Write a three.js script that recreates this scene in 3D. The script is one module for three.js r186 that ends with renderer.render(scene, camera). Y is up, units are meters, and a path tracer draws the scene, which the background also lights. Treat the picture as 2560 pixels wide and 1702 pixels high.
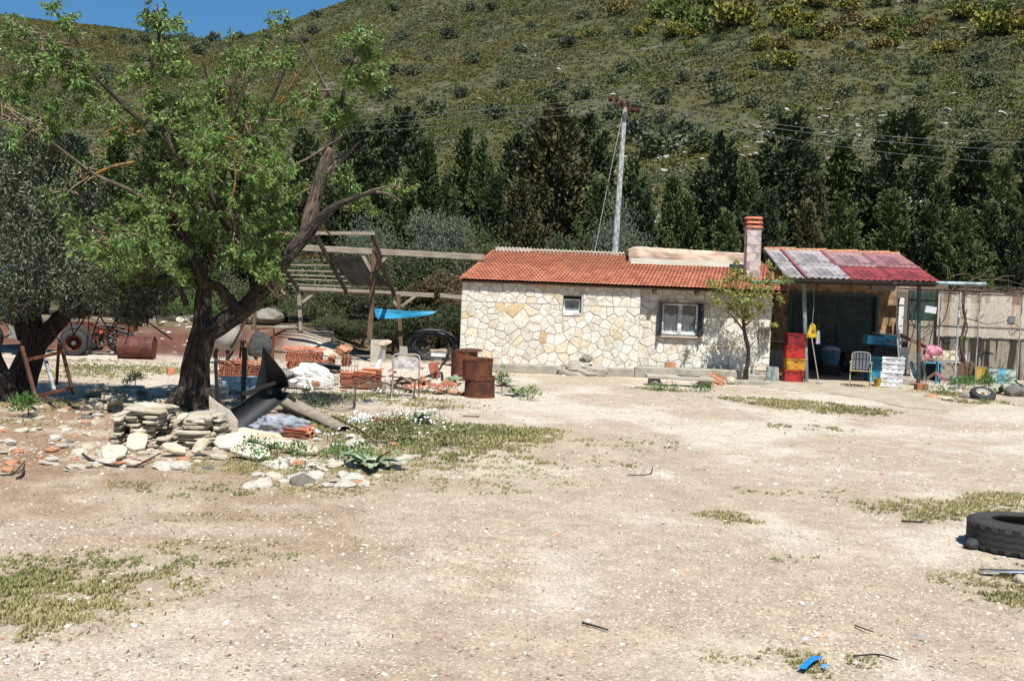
import * as THREE from 'three';
import { mergeGeometries } from 'three/addons/utils/BufferGeometryUtils.js';
import { RoundedBoxGeometry } from 'three/addons/geometries/RoundedBoxGeometry.js';

// ------------------------------------------------------------------ camera, sky, sun, exposure
const scene = new THREE.Scene();
const F = 2900, PW = 2560, PH = 1702, EYE = 2.4;             // focal length in pixels of the photograph
const camera = new THREE.PerspectiveCamera(2 * Math.atan(PH / 2 / F) * 180 / Math.PI, PW / PH, 0.1, 3000);
camera.position.set(0, EYE, 0);
camera.rotation.order = 'YXZ';
camera.rotation.set(-3.04 * Math.PI / 180, 0, 2.2 * Math.PI / 180);
camera.updateMatrixWorld(true);

const renderer = new THREE.WebGLRenderer({ antialias: true });
renderer.toneMapping = THREE.LinearToneMapping;
renderer.toneMappingExposure = 1.6;
renderer.shadowMap.enabled = true;

{ // clear spring sky: pale at the horizon, deep blue overhead
  const W = 128, H = 128, d = new Float32Array(W * H * 4);
  for (let j = 0; j < H; j++) {
    const el = ((j + 0.5) / H - 0.5) * Math.PI, s = Math.sin(el);
    const a = Math.pow(Math.max(0, 1 - Math.max(0, s)), 3), h = Math.exp(-Math.max(0, s) * 11);
    const c = s < -0.02 ? [0.20, 0.17, 0.12] : [0.044 + 0.006 * a + 0.12 * h, 0.108 + 0.105 * a + 0.13 * h, 0.235 + 0.195 * a + 0.12 * h];
    for (let i = 0; i < W; i++) d.set([c[0], c[1], c[2], 1], (j * W + i) * 4);
  }
  const t = new THREE.DataTexture(d, W, H, THREE.RGBAFormat, THREE.FloatType);
  t.mapping = THREE.EquirectangularReflectionMapping; t.magFilter = THREE.LinearFilter; t.needsUpdate = true;
  scene.background = t; scene.environment = t;
}
const sun = new THREE.DirectionalLight(0xfffcf5, 4.6);
{
  const az = 16 * Math.PI / 180, el = 59 * Math.PI / 180;     // high, behind the camera and a little to the right
  sun.position.set(Math.sin(az) * Math.cos(el), Math.sin(el), Math.cos(az) * Math.cos(el)).multiplyScalar(120);
  sun.position.z -= 28; sun.target.position.set(0, 0, -28);
  sun.castShadow = true; sun.shadow.mapSize.set(4096, 4096);
  Object.assign(sun.shadow.camera, { left: -45, right: 45, top: 45, bottom: -45, near: 1, far: 400 });
  scene.add(sun, sun.target);
}

// ------------------------------------------------------------------ helpers
const V = (x, y, z) => new THREE.Vector3(x, y, z);
const { clamp, lerp } = THREE.MathUtils;
const sstep = (a, b, x) => { const t = clamp((x - a) / (b - a), 0, 1); return t * t * (3 - 2 * t); };
let seedState = 1;
function seed(n) { seedState = n >>> 0; }
function rnd() { seedState = (seedState + 0x6D2B79F5) | 0; let t = Math.imul(seedState ^ (seedState >>> 15), 1 | seedState); t = (t + Math.imul(t ^ (t >>> 7), 61 | t)) ^ t; return ((t ^ (t >>> 14)) >>> 0) / 4294967296; }
const rr = (a, b) => a + (b - a) * rnd();
const pick = (l) => l[Math.floor(rnd() * l.length)];
const nrm = () => (rnd() + rnd() + rnd() - 1.5) / 0.75;
function hash2(x, y, s) { let h = Math.imul(x | 0, 374761393) + Math.imul(y | 0, 668265263) + Math.imul(s | 0, 2147483647); h = Math.imul(h ^ (h >>> 13), 1274126177); return ((h ^ (h >>> 16)) >>> 0) / 4294967296; }
function noise2(x, y, s = 0, per = 0) {
  const ix = Math.floor(x), iy = Math.floor(y), fx = x - ix, fy = y - iy, u = fx * fx * (3 - 2 * fx), v = fy * fy * (3 - 2 * fy);
  const w = (a) => per ? ((a % per) + per) % per : a;
  const a = hash2(w(ix), w(iy), s), b = hash2(w(ix + 1), w(iy), s), c = hash2(w(ix), w(iy + 1), s), d = hash2(w(ix + 1), w(iy + 1), s);
  return lerp(lerp(a, b, u), lerp(c, d, u), v);
}
function fbm(x, y, oct = 4, s = 0, per = 0) { let a = 0.5, t = 0, n = 0; for (let o = 0; o < oct; o++) { t += a * noise2(x, y, s + o * 17, per); n += a; x *= 2; y *= 2; per *= 2; a *= 0.5; } return t / n; }
function noise3(x, y, z, s = 0) { return (noise2(x + z * 0.71, y - z * 0.43, s) + noise2(y + 7.3 + x * 0.37, z + 3.1, s + 5) + noise2(z - 2.7, x + 9.2 + y * 0.29, s + 9)) / 3; }

// author's ruler: a point of the photograph to the ground, or to an upright plane at a given distance
const camR = new THREE.Matrix3().setFromMatrix4(camera.matrixWorld);
function ray(px, py) { return V((px - PW / 2) / F, -(py - PH / 2) / F, -1).applyMatrix3(camR); }
function gp(px, py, y = 0) { const d = ray(px, py), t = (y - EYE) / d.y; return V(d.x * t, y, d.z * t); }
function zp(px, py, D) { const d = ray(px, py), t = -D / d.z; return V(d.x * t, EYE + d.y * t, -D); }

// terrain height
function crest(az) { return az < -0.245 ? 0.190 : Math.min(0.37, 0.190 + (az + 0.245) * 0.40); }
function terrain(x, z) {
  const D = -z, r = Math.hypot(x, z);
  let y = 0.03 * (fbm(x * 0.45, z * 0.45, 3, 3) - 0.5) + 0.012 * (fbm(x * 2.6, z * 2.6, 2, 4) - 0.5);
  if (D > 4 && D < 27) { // wheel ruts and washboard
    for (const t of [trackA, trackB, trackC]) { const d = nearTrack(x, z, t); if (d < 1.6) { const e = (d - 0.62 - 0.2 * (noise2(x * 0.8, z * 0.8, 61) - 0.5)) / 0.17; y -= 0.017 * Math.exp(-e * e); } }
    const w = Math.max(sstep(0.9, 0.3, Math.hypot((x + 0.15) / 0.9, (D - 9.6) / 2.2)), sstep(0.9, 0.3, Math.hypot((x - 2.35) / 0.8, (D - 8.4) / 1.6))); if (w > 0) y += w * 0.015 * Math.sin((D + 0.35 * x + 0.12 * noise2(x * 3, z * 3, 62)) * 6.283 / 0.23);
  }
  if (D > 30 && x < 1) y += 0.68 * sstep(31.2, 34.2, D + 0.6 * (noise2(x * 0.7, z * 0.7, 8) - 0.5)) * sstep(-4.2, -6.2, x);
  if (D > 32) y += 0.8 * sstep(34, 37.5, D) * sstep(-6.5, -4, x) * sstep(1.5, -1, x);
  if (D > 36) y += 1.5 * sstep(37, 62, D) * (x < -4 ? 0.75 : 1);
  if (r > 60 && z < 0) {
    const az = Math.atan2(x, -z), t = clamp((r - 60) / 330, 0, 1), s = 1 - Math.pow(1 - t, 1.7);
    const e = crest(az) * s + 0.012 * (fbm(az * 9, r * 0.012, 3, 21) - 0.5) * sstep(70, 200, r);
    y += (r * e) * (r < 390 ? 1 : 1) - Math.max(0, r - 390) * crest(az) * 1.35 + 0.6 * (fbm(x * 0.12, z * 0.12, 3, 22) - 0.5) * sstep(62, 100, r);
  }
  return y;
}

// geometry
function prep(g) { // plain, non-indexed, position + normal + uv only
  if (g.index) g = g.toNonIndexed();
  if (!g.attributes.normal) g.computeVertexNormals();
  if (!g.attributes.uv) g.setAttribute('uv', new THREE.BufferAttribute(new Float32Array(g.attributes.position.count * 2), 2));
  for (const k of Object.keys(g.attributes)) if (!['position', 'normal', 'uv', 'color'].includes(k)) g.deleteAttribute(k);
  return g;
}
function cubeUV(g, s = 1, ox = 0, oy = 0) { // uv in metres from the face's main direction
  g = prep(g);
  const p = g.attributes.position, uv = g.attributes.uv, a = V(), b = V(), c = V(), n = V();
  for (let i = 0; i < p.count; i += 3) {
    a.fromBufferAttribute(p, i); b.fromBufferAttribute(p, i + 1); c.fromBufferAttribute(p, i + 2);
    n.crossVectors(b.clone().sub(a), c.clone().sub(a));
    const x = Math.abs(n.x), y = Math.abs(n.y), z = Math.abs(n.z);
    for (const [k, q] of [[i, a], [i + 1, b], [i + 2, c]]) {
      if (z >= x && z >= y) uv.setXY(k, q.x * s + ox, q.y * s + oy); else if (y >= x) uv.setXY(k, q.x * s + ox, q.z * s + oy); else uv.setXY(k, q.z * s + ox, q.y * s + oy);
    }
  }
  return g;
}
function merge(list) { return list.length === 1 ? prep(list[0]) : mergeGeometries(list.map(prep)); }
function place(g, x = 0, y = 0, z = 0, rx = 0, ry = 0, rz = 0, order = 'XYZ') { g.applyMatrix4(new THREE.Matrix4().compose(V(x, y, z), new THREE.Quaternion().setFromEuler(new THREE.Euler(rx, ry, rz, order)), V(1, 1, 1))); return g; }
let uvShift = 0;
function box(w, h, d, x = 0, y = 0, z = 0, rx = 0, ry = 0, rz = 0, bevel = 0) {
  uvShift = (uvShift + 0.37) % 7;
  const g = cubeUV(bevel ? new RoundedBoxGeometry(w, h, d, 1, Math.min(bevel, w / 2.1, h / 2.1, d / 2.1)) : new THREE.BoxGeometry(w, h, d), 1, uvShift, uvShift * 1.7);
  return place(g, x, y, z, rx, ry, rz);
}
function beam(a, b, w, h, bevel = 0) { // a timber from a to b; its length runs along u
  const L = a.distanceTo(b), g = box(L, h, w, 0, 0, 0, 0, 0, 0, bevel);
  const x = b.clone().sub(a).normalize(), up = Math.abs(x.y) > 0.95 ? V(0, 0, 1) : V(0, 1, 0), z = x.clone().cross(up).normalize(), y = z.clone().cross(x);
  g.applyMatrix4(new THREE.Matrix4().makeBasis(x, y, z).setPosition(a.clone().add(b).multiplyScalar(0.5)));
  return g;
}
function cyl(r0, r1, h, x = 0, y = 0, z = 0, seg = 14, open = false, rx = 0, ry = 0, rz = 0) {
  const g = prep(new THREE.CylinderGeometry(r1, r0, h, seg, 1, open)); const uv = g.attributes.uv;
  for (let i = 0; i < uv.count; i++) uv.setXY(i, uv.getX(i) * 6.28 * Math.max(r0, r1), uv.getY(i) * h);
  return place(g, x, y, z, rx, ry, rz);
}
function tube(pts, radii, { sub = 4, seg = 8, lump = 0, cap = true, s = 0 } = {}) { // a bent, tapering round bar
  const n = pts.length, P = [], R = [];
  const curve = new THREE.CatmullRomCurve3(pts, false, 'centripetal');
  const N = Math.max(1, (n - 1) * sub);
  for (let i = 0; i <= N; i++) { const t = i / N, k = Math.min(n - 2, Math.floor(t * (n - 1))), f = t * (n - 1) - k; P.push(n > 2 ? curve.getPoint(t) : pts[0].clone().lerp(pts[1], t)); R.push(Array.isArray(radii) ? lerp(radii[Math.min(k, radii.length - 1)], radii[Math.min(k + 1, radii.length - 1)], f) : radii); }
  const pos = [], nor = [], uv = [], idx = [];
  let side = null, len = 0;
  for (let i = 0; i <= N; i++) {
    const t = (i < N ? P[i + 1].clone().sub(P[i]) : P[i].clone().sub(P[i - 1])).normalize();
    if (!side) side = (Math.abs(t.y) < 0.9 ? V(0, 1, 0) : V(1, 0, 0)).cross(t).normalize(); else side.sub(t.clone().multiplyScalar(side.dot(t))).normalize();
    const up = t.clone().cross(side);
    if (i) len += P[i].distanceTo(P[i - 1]);
    for (let j = 0; j <= seg; j++) {
      const a = j / seg * Math.PI * 2, jj = j % seg, l = lump ? 1 + lump * (noise2(jj * 1.3 + s, len / R[0] * 0.35, 31 + s) - 0.5) * 2 + lump * 0.7 * (noise2(jj * 3.1, len / R[0] * 1.1, 37 + s) - 0.5) * 2 : 1;
      const d = side.clone().multiplyScalar(Math.cos(a)).add(up.clone().multiplyScalar(Math.sin(a)));
      pos.push(P[i].x + d.x * R[i] * l, P[i].y + d.y * R[i] * l, P[i].z + d.z * R[i] * l); nor.push(d.x, d.y, d.z); uv.push(j / seg * Math.max(0.25, Math.round(6.28 * R[0] * 4) / 4), len);
    }
  }
  for (let i = 0; i < N; i++) for (let j = 0; j < seg; j++) { const a = i * (seg + 1) + j, b = a + seg + 1; idx.push(a, a + 1, b, a + 1, b + 1, b); }
  if (cap) for (const i of [0, N]) {
    const c = pos.length / 3, k = i * (seg + 1), t = (i ? P[N].clone().sub(P[N - 1]) : P[0].clone().sub(P[1])).normalize();
    pos.push(P[i].x, P[i].y, P[i].z); nor.push(t.x, t.y, t.z); uv.push(0, 0);
    for (let j = 0; j < seg; j++) i ? idx.push(c, k + j, k + j + 1) : idx.push(c, k + j + 1, k + j);
  }
  const g = new THREE.BufferGeometry();
  g.setAttribute('position', new THREE.Float32BufferAttribute(pos, 3)); g.setAttribute('normal', new THREE.Float32BufferAttribute(nor, 3)); g.setAttribute('uv', new THREE.Float32BufferAttribute(uv, 2)); g.setIndex(idx);
  if (lump) g.computeVertexNormals();
  return prep(g);
}
function sheet(fn, nu, nv, thick = 0) { // surface fn(u, v) -> Vector3, uv in 0..1 metres-ish; with thickness a second skin and rim
  const pos = [], uv = [], idx = [], q = (nu + 1) * (nv + 1);
  const skin = (off) => { for (let j = 0; j <= nv; j++) for (let i = 0; i <= nu; i++) { const p = fn(i / nu, j / nv); if (off) { const e = 1e-3, a = fn(Math.min(1, i / nu + e), j / nv).sub(fn(Math.max(0, i / nu - e), j / nv)), b = fn(i / nu, Math.min(1, j / nv + e)).sub(fn(i / nu, Math.max(0, j / nv - e))); p.addScaledVector(a.cross(b).normalize(), -off); } pos.push(p.x, p.y, p.z); uv.push(i / nu, j / nv); } };
  skin(0);
  for (let j = 0; j < nv; j++) for (let i = 0; i < nu; i++) { const a = j * (nu + 1) + i, b = a + nu + 1; idx.push(a, a + 1, b, a + 1, b + 1, b); }
  if (thick) {
    skin(thick);
    for (let j = 0; j < nv; j++) for (let i = 0; i < nu; i++) { const a = q + j * (nu + 1) + i, b = a + nu + 1; idx.push(a, b, a + 1, a + 1, b, b + 1); }
    const rim = []; for (let i = 0; i < nu; i++) rim.push(i); for (let j = 0; j < nv; j++) rim.push(j * (nu + 1) + nu); for (let i = nu; i > 0; i--) rim.push(nv * (nu + 1) + i); for (let j = nv; j > 0; j--) rim.push(j * (nu + 1));
    for (let k = 0; k < rim.length; k++) { const a = rim[k], b = rim[(k + 1) % rim.length]; idx.push(a, q + a, b, b, q + a, q + b); }
  }
  let g = new THREE.BufferGeometry();
  g.setAttribute('position', new THREE.Float32BufferAttribute(pos, 3)); g.setAttribute('uv', new THREE.Float32BufferAttribute(uv, 2)); g.setIndex(idx);
  if (thick) { g = g.toNonIndexed(); } g.computeVertexNormals();
  return prep(g);
}
function rock(r, flat = 0.7, rough = 0.3, s = 0, detail = 1) { // a broken stone, faceted
  const g = new THREE.IcosahedronGeometry(1, detail), p = g.attributes.position;
  for (let i = 0; i < p.count; i++) {
    const x = p.getX(i), y = p.getY(i), z = p.getZ(i), k = 1 + rough * (noise3(x * 1.6 + s * 3.7, y * 1.6, z * 1.6, s) - 0.5) * 3;
    p.setXYZ(i, x * k * r, Math.max(-0.55, y) * k * r * flat, z * k * r);
  }
  g.deleteAttribute('normal'); g.computeVertexNormals();
  return cubeUV(g, 1, s * 0.31, s * 0.17);
}
function slab(w, d, t, s, n = 9, ragged = 0.22) { // a flat broken stone lying in x-z, bottom at y = 0
  const top = [], out = [];
  for (let i = 0; i < n; i++) {
    const a = i / n * Math.PI * 2 + 0.3 * (hash2(i, s, 1) - 0.5), c = Math.cos(a), q = Math.sin(a), e = Math.pow(Math.pow(Math.abs(c), 3.4) + Math.pow(Math.abs(q), 3.4), -1 / 3.4) * (1 - ragged * hash2(i, s, 2));
    out.push([c * e * w / 2, q * e * d / 2]); top.push(t * (0.85 + 0.3 * hash2(i, s, 3)));
  }
  const pos = [], tri = (a, b, c) => pos.push(...a, ...b, ...c), ct = [0, t * 1.02, 0];
  for (let i = 0; i < n; i++) {
    const j = (i + 1) % n, k = 0.94, A = [out[i][0], t * 0.1, out[i][1]], B = [out[j][0], t * 0.1, out[j][1]];
    const a2 = [out[i][0] * 1.01, top[i] * 0.75, out[i][1] * 1.01], b2 = [out[j][0] * 1.01, top[j] * 0.75, out[j][1] * 1.01], a3 = [out[i][0] * k, top[i], out[i][1] * k], b3 = [out[j][0] * k, top[j], out[j][1] * k];
    tri(A, a2, B); tri(a2, b2, B); tri(a2, a3, b2); tri(a3, b3, b2); tri(a3, ct, b3); tri(A, B, [0, 0, 0]);
  }
  const g = new THREE.BufferGeometry(); g.setAttribute('position', new THREE.Float32BufferAttribute(pos, 3)); g.computeVertexNormals();
  return cubeUV(g, 1, s * 0.23, s * 0.41);
}

// things, parts and names
const taken = {};
function numbered(n) { taken[n] = (taken[n] ?? -1) + 1; return taken[n] ? n + '_' + String(taken[n]).padStart(3, '0') : n; }
function tag(o, label, category, group) { o.userData.kind = 'thing'; o.userData.label = label; o.userData.category = category; if (group) o.userData.group = group; return o; }
function thing(name, label, category, p = V(0, 0, 0), turn = 0, group) { const o = new THREE.Group(); o.name = numbered(name); o.position.copy(p); o.rotation.y = turn; scene.add(o); return tag(o, label, category, group); }
function part(parent, name, g, m, label) { const o = new THREE.Mesh(Array.isArray(g) ? merge(g) : g, m); o.name = name; if (label) o.userData.label = label; parent.add(o); return o; }
function solo(name, g, m, label, category, p = V(0, 0, 0), turn = 0, group) { const o = new THREE.Mesh(Array.isArray(g) ? merge(g) : g, m); o.name = numbered(name); o.position.copy(p); o.rotation.y = turn; scene.add(o); return tag(o, label, category, group); }
function struct(name, g, m) { const o = new THREE.Mesh(Array.isArray(g) ? merge(g) : g, m); o.name = numbered(name); o.userData.kind = 'structure'; scene.add(o); return o; }
function stuff(o, name, label, category) { o.name = numbered(name); o.userData.kind = 'stuff'; o.userData.label = label; o.userData.category = category; scene.add(o); return o; }
const onGround = (p) => V(p.x, terrain(p.x, p.z), p.z);

// ------------------------------------------------------------------ textures and materials
function tex(w, h, fn, srgb = true) {
  const d = new Uint8Array(w * h * 4);
  for (let j = 0; j < h; j++) for (let i = 0; i < w; i++) { const c = fn((i + 0.5) / w, (j + 0.5) / h), k = (j * w + i) * 4; for (let q = 0; q < 3; q++) d[k + q] = clamp((Array.isArray(c) ? c[q] : c) * 255, 0, 255); d[k + 3] = 255; }
  const t = new THREE.DataTexture(d, w, h); t.wrapS = t.wrapT = THREE.RepeatWrapping; t.magFilter = THREE.LinearFilter; t.minFilter = THREE.LinearMipmapLinearFilter; t.generateMipmaps = true; if (srgb) t.colorSpace = THREE.SRGBColorSpace; t.needsUpdate = true;
  return t;
}
function rep(t, u, v = u) { const c = t.clone(); c.repeat.set(u, v); c.needsUpdate = true; return c; }
const mixc = (a, b, t) => a.map((x, i) => lerp(x, b[i], clamp(t, 0, 1)));
const T = {};
T.mottle = tex(512, 512, (u, v) => 0.70 + 0.30 * sstep(0.25, 0.7, fbm(u * 8, v * 8, 6, 2, 8)));
T.fine = tex(512, 512, (u, v) => 0.62 + 0.38 * fbm(u * 48, v * 48, 3, 5, 48));
T.bump = tex(512, 512, (u, v) => 0.55 * fbm(u * 16, v * 16, 5, 12, 16) + 0.45 * fbm(u * 64, v * 64, 2, 14, 64), false);
T.stone = tex(512, 512, (u, v) => { const a = fbm(u * 6, v * 6, 5, 41, 6), b = fbm(u * 30, v * 30, 3, 43, 30), vein = sstep(0.47, 0.5, a) * sstep(0.53, 0.5, a); return mixc([1.0, 0.985, 0.96], [0.88, 0.84, 0.76], 0.9 * sstep(0.45, 0.75, a) + 0.25 * b).map((c) => c - 0.06 * vein - 0.12 * sstep(0.62, 0.8, b)); });
T.concrete = tex(512, 512, (u, v) => { const a = fbm(u * 5, v * 5, 6, 51, 5), b = fbm(u * 60, v * 60, 2, 53, 60); const k = 0.66 + 0.34 * a - 0.2 * sstep(0.66, 0.85, b) - 0.22 * sstep(0.6, 0.8, a); return [k, k * 0.98, k * 0.94]; });
T.rust = tex(512, 512, (u, v) => { const a = fbm(u * 7, v * 5, 5, 61, 0) * 0.5 + fbm(u * 8, v * 8, 5, 62, 8) * 0.5, b = fbm(u * 32, v * 32, 4, 63, 32), c = mixc([0.36, 0.22, 0.17], [0.56, 0.34, 0.20], sstep(0.3, 0.68, a)); return mixc(c, [0.27, 0.17, 0.15], 0.55 * sstep(0.52, 0.8, b)); });
T.bark = tex(512, 512, (u, v) => { const w = fbm(u * 6, v * 4, 3, 71, 0) * 0.25, r = Math.abs(noise2((u + w * 0.5) * 18, (v + w) * 7, 72, 0) - 0.5) * 2 * 0.6 + 0.55 * fbm(u * 26, v * 12, 3, 74, 0), q = fbm(u * 40, v * 24, 3, 73, 0); return mixc([0.16, 0.14, 0.125], [0.52, 0.47, 0.42], sstep(0.1, 0.7, r) * 0.7 + q * 0.3); });
T.barkb = tex(512, 512, (u, v) => { const w = fbm(u * 6, v * 4, 3, 71, 0) * 0.25, r = Math.abs(noise2((u + w * 0.5) * 18, (v + w) * 7, 72, 0) - 0.5) * 2 * 0.6 + 0.55 * fbm(u * 26, v * 12, 3, 74, 0); return 0.8 * sstep(0.05, 0.6, r) + 0.2 * fbm(u * 40, v * 16, 3, 73, 0); }, false);
T.lichen = tex(256, 256, (u, v) => { const a = fbm(u * 10, v * 10, 4, 78, 10), b = fbm(u * 30, v * 30, 3, 79, 30); return mixc([0.56, 0.48, 0.42], [0.80, 0.65, 0.22], sstep(0.50, 0.62, a)).map((c) => c * (0.65 + 0.6 * b)); });
T.wood = tex(512, 256, (u, v) => { const g = fbm(u * 4, v * 48, 4, 81, 0), k = fbm(u * 8, v * 8, 3, 82, 8); return mixc([0.42, 0.38, 0.34], [0.80, 0.77, 0.72], g * 0.75 + k * 0.3).map((c) => c - 0.2 * sstep(0.72, 0.8, g)); });
T.clay = tex(512, 512, (u, v) => { const a = fbm(u * 8, v * 8, 5, 91, 8), b = fbm(u * 64, v * 64, 2, 92, 64); return mixc([1, 0.96, 0.93], [0.84, 0.80, 0.77], sstep(0.35, 0.75, a)).map((c) => c - 0.12 * b); });
function mat(r, g, b, o = {}) {
  const m = new (o.physical || o.transmission || o.clearcoat ? THREE.MeshPhysicalMaterial : THREE.MeshStandardMaterial)({ roughness: 0.9, metalness: 0, side: THREE.DoubleSide });
  m.color.setRGB(r, g, b); const { physical, ...rest } = o; Object.assign(m, rest); return m;
}
const bumpy = (s, k = 1) => ({ bumpMap: rep(T.bump, k), bumpScale: s });
const M = {
  concrete: mat(0.50, 0.48, 0.43, { map: T.concrete, ...bumpy(0.006, 2) }),
  concretePale: mat(0.60, 0.58, 0.53, { map: T.concrete, ...bumpy(0.004, 2) }),
  mortar: mat(0.66, 0.64, 0.59, { map: T.concrete, ...bumpy(0.01, 3) }),
  plaster: mat(0.62, 0.47, 0.36, { map: T.mottle, ...bumpy(0.008, 2) }),
  ochre: mat(0.42, 0.27, 0.14, { map: T.mottle, ...bumpy(0.005, 2) }),
  rust: mat(0.60, 0.50, 0.47, { map: T.rust, roughness: 0.85, metalness: 0.1, ...bumpy(0.003, 2) }),
  rustDark: mat(0.34, 0.29, 0.28, { map: T.rust, roughness: 0.9, ...bumpy(0.004, 2) }),
  bark: mat(0.40, 0.36, 0.33, { map: T.bark, bumpMap: T.barkb, bumpScale: 0.04 }),
  barkDark: mat(0.26, 0.23, 0.21, { map: T.bark, bumpMap: T.barkb, bumpScale: 0.04 }),
  barkPale: mat(0.92, 0.86, 0.78, { map: rep(T.bark, 2, 1), bumpMap: rep(T.barkb, 2, 1), bumpScale: 0.02 }),
  twig: mat(0.30, 0.20, 0.13, { map: T.fine }),
  lichen: mat(0.52, 0.44, 0.36, { map: T.lichen }),
  wood: mat(0.78, 0.75, 0.70, { map: T.wood, ...bumpy(0.003, 4) }),
  woodBrown: mat(0.36, 0.24, 0.17, { map: T.wood, ...bumpy(0.003, 4) }),
  woodDark: mat(0.16, 0.12, 0.09, { map: T.wood, ...bumpy(0.003, 4) }),
  clay: [mat(0.56, 0.225, 0.135, { map: T.clay, ...bumpy(0.002, 4) }), mat(0.52, 0.20, 0.12, { map: T.clay, ...bumpy(0.002, 4) }), mat(0.60, 0.26, 0.155, { map: T.clay, ...bumpy(0.002, 4) })],
  clayOld: [mat(0.45, 0.20, 0.11, { map: T.clay }), mat(0.52, 0.28, 0.16, { map: T.clay }), mat(0.38, 0.15, 0.09, { map: T.clay })],
  limestone: [mat(0.54, 0.50, 0.41, { map: T.stone, ...bumpy(0.006, 3) }), mat(0.47, 0.435, 0.36, { map: T.stone, ...bumpy(0.006, 3) }), mat(0.60, 0.565, 0.48, { map: T.stone, ...bumpy(0.006, 3) }), mat(0.40, 0.37, 0.31, { map: T.stone, ...bumpy(0.006, 3) })],
  rockGrey: mat(0.235, 0.225, 0.205, { map: T.stone, ...bumpy(0.012, 2) }),
  rockWhite: mat(0.57, 0.555, 0.52, { map: T.stone, ...bumpy(0.006, 3) }),
  rubber: mat(0.028, 0.028, 0.030, { map: T.mottle, roughness: 0.75, ...bumpy(0.002, 5) }),
  rubberDusty: mat(0.038, 0.036, 0.034, { map: T.mottle, roughness: 0.85, ...bumpy(0.002, 5) }),
  black: mat(0.014, 0.014, 0.016, { roughness: 0.6 }),
  blackPlastic: mat(0.010, 0.011, 0.014, { roughness: 0.6, map: T.mottle, ...bumpy(0.003, 3) }),
  white: mat(0.80, 0.79, 0.76, { map: T.mottle, roughness: 0.6 }),
  whitePlastic: mat(0.82, 0.82, 0.82, { roughness: 0.55, map: rep(T.mottle, 0.7) }),
  steel: mat(0.42, 0.44, 0.45, { map: T.mottle, roughness: 0.55, metalness: 0.3 }),
  steelDark: mat(0.10, 0.12, 0.12, { map: T.mottle, roughness: 0.6 }),
  wire: mat(0.10, 0.09, 0.08, { roughness: 0.7 }),
  blue: mat(0.05, 0.30, 0.55, { map: T.mottle, roughness: 0.6 }),
  blueTarp: mat(0.03, 0.36, 0.62, { map: T.mottle, roughness: 0.55 }),
};
// ------------------------------------------------------------------ ground
// patches of grass and soil: pixel of the photograph, radii in metres, strength
const grassSpots = [[120, 1470, 1.05, 0.75, 0.8], [380, 1400, 0.8, 0.6, 0.6], [60, 1400, 0.6, 0.5, 0.5], [30, 1530, 0.6, 0.5, 0.8], [560, 1390, 0.7, 0.4, 0.35],
  [1190, 1085, 1.25, 1.2, 0.95], [1080, 1110, 1.3, 1.0, 0.7], [960, 1150, 1.2, 0.9, 0.8], [1250, 1160, 0.9, 0.9, 0.5], [700, 1160, 1.4, 0.7, 0.8], [620, 1220, 1.3, 0.5, 0.55], [1180, 1200, 1.5, 0.6, 0.45], [900, 1065, 1.4, 1.2, 0.9],
  [1960, 1010, 0.8, 1.1, 0.9], [2060, 1020, 0.8, 0.9, 0.85], [2160, 1030, 0.6, 0.6, 0.7], [1850, 1000, 0.8, 0.6, 0.5], [2010, 1068, 0.7, 0.4, 0.45],
  [2520, 1245, 0.7, 0.5, 1], [2470, 1280, 1.0, 0.55, 0.95], [2330, 1265, 0.9, 0.5, 0.6], [2230, 1255, 0.7, 0.4, 0.4], [2550, 1430, 0.5, 0.3, 0.8], [2540, 1500, 0.35, 0.5, 0.9], [2480, 1480, 0.35, 0.35, 0.7], [2380, 1450, 0.4, 0.3, 0.4],
  [350, 925, 1.8, 1.0, 0.85], [200, 935, 1.5, 0.8, 0.6], [250, 905, 2.0, 0.6, 0.4], [1870, 1293, 0.28, 0.16, 0.8], [1900, 1225, 0.5, 0.2, 0.45], [1960, 1385, 0.25, 0.15, 0.6], [1980, 1640, 0.5, 0.25, 0.4], [2080, 1665, 0.3, 0.2, 0.7], [1600, 1160, 0.6, 0.4, 0.35],
  [1480, 925, 0.8, 0.5, 0.5], [1660, 975, 0.9, 0.5, 0.6], [2340, 985, 0.9, 0.7, 0.9], [2440, 1005, 0.8, 0.6, 0.8], [1080, 1010, 0.9, 0.8, 0.6], [880, 990, 1.0, 0.7, 0.7], [700, 1010, 1.0, 0.8, 0.4], [100, 1010, 1.0, 0.8, 0.6], [50, 1060, 0.7, 0.5, 0.5], [330, 1000, 1.2, 0.7, 0.35], [560, 1290, 0.7, 0.3, 0.35], [1560, 1110, 0.9, 0.5, 0.3], [2100, 1230, 0.9, 0.3, 0.3],
].map(([px, py, a, b, w]) => { const p = gp(px, py); return [p.x, p.z, a, b, w]; });
function grassAt(x, z) {
  let g = 0;
  const wx = x + 0.9 * (fbm(x * 0.9, z * 0.9, 3, 101) - 0.5), wz = z + 0.9 * (fbm(x * 0.9, z * 0.9, 3, 102) - 0.5);
  for (const [cx, cz, a, b, w] of grassSpots) { const dx = (wx - cx) / a, dz = (wz - cz) / b, d = dx * dx + dz * dz; if (d < 2.2) g = Math.max(g, w * (1 - sstep(0.25, 2.2, d))); }
  return g;
}
const trackA = [[2560, 1080], [2100, 1110], [1700, 1170], [1450, 1300], [1350, 1500], [1150, 1702]].map(([a, b]) => gp(a, b)), trackB = [[2300, 1702], [2150, 1480], [1980, 1330], [1800, 1230], [1500, 1130], [1300, 1040]].map(([a, b]) => gp(a, b)), trackC = [[1500, 1702], [1400, 1450], [1330, 1300]].map(([a, b]) => gp(a, b));
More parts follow.
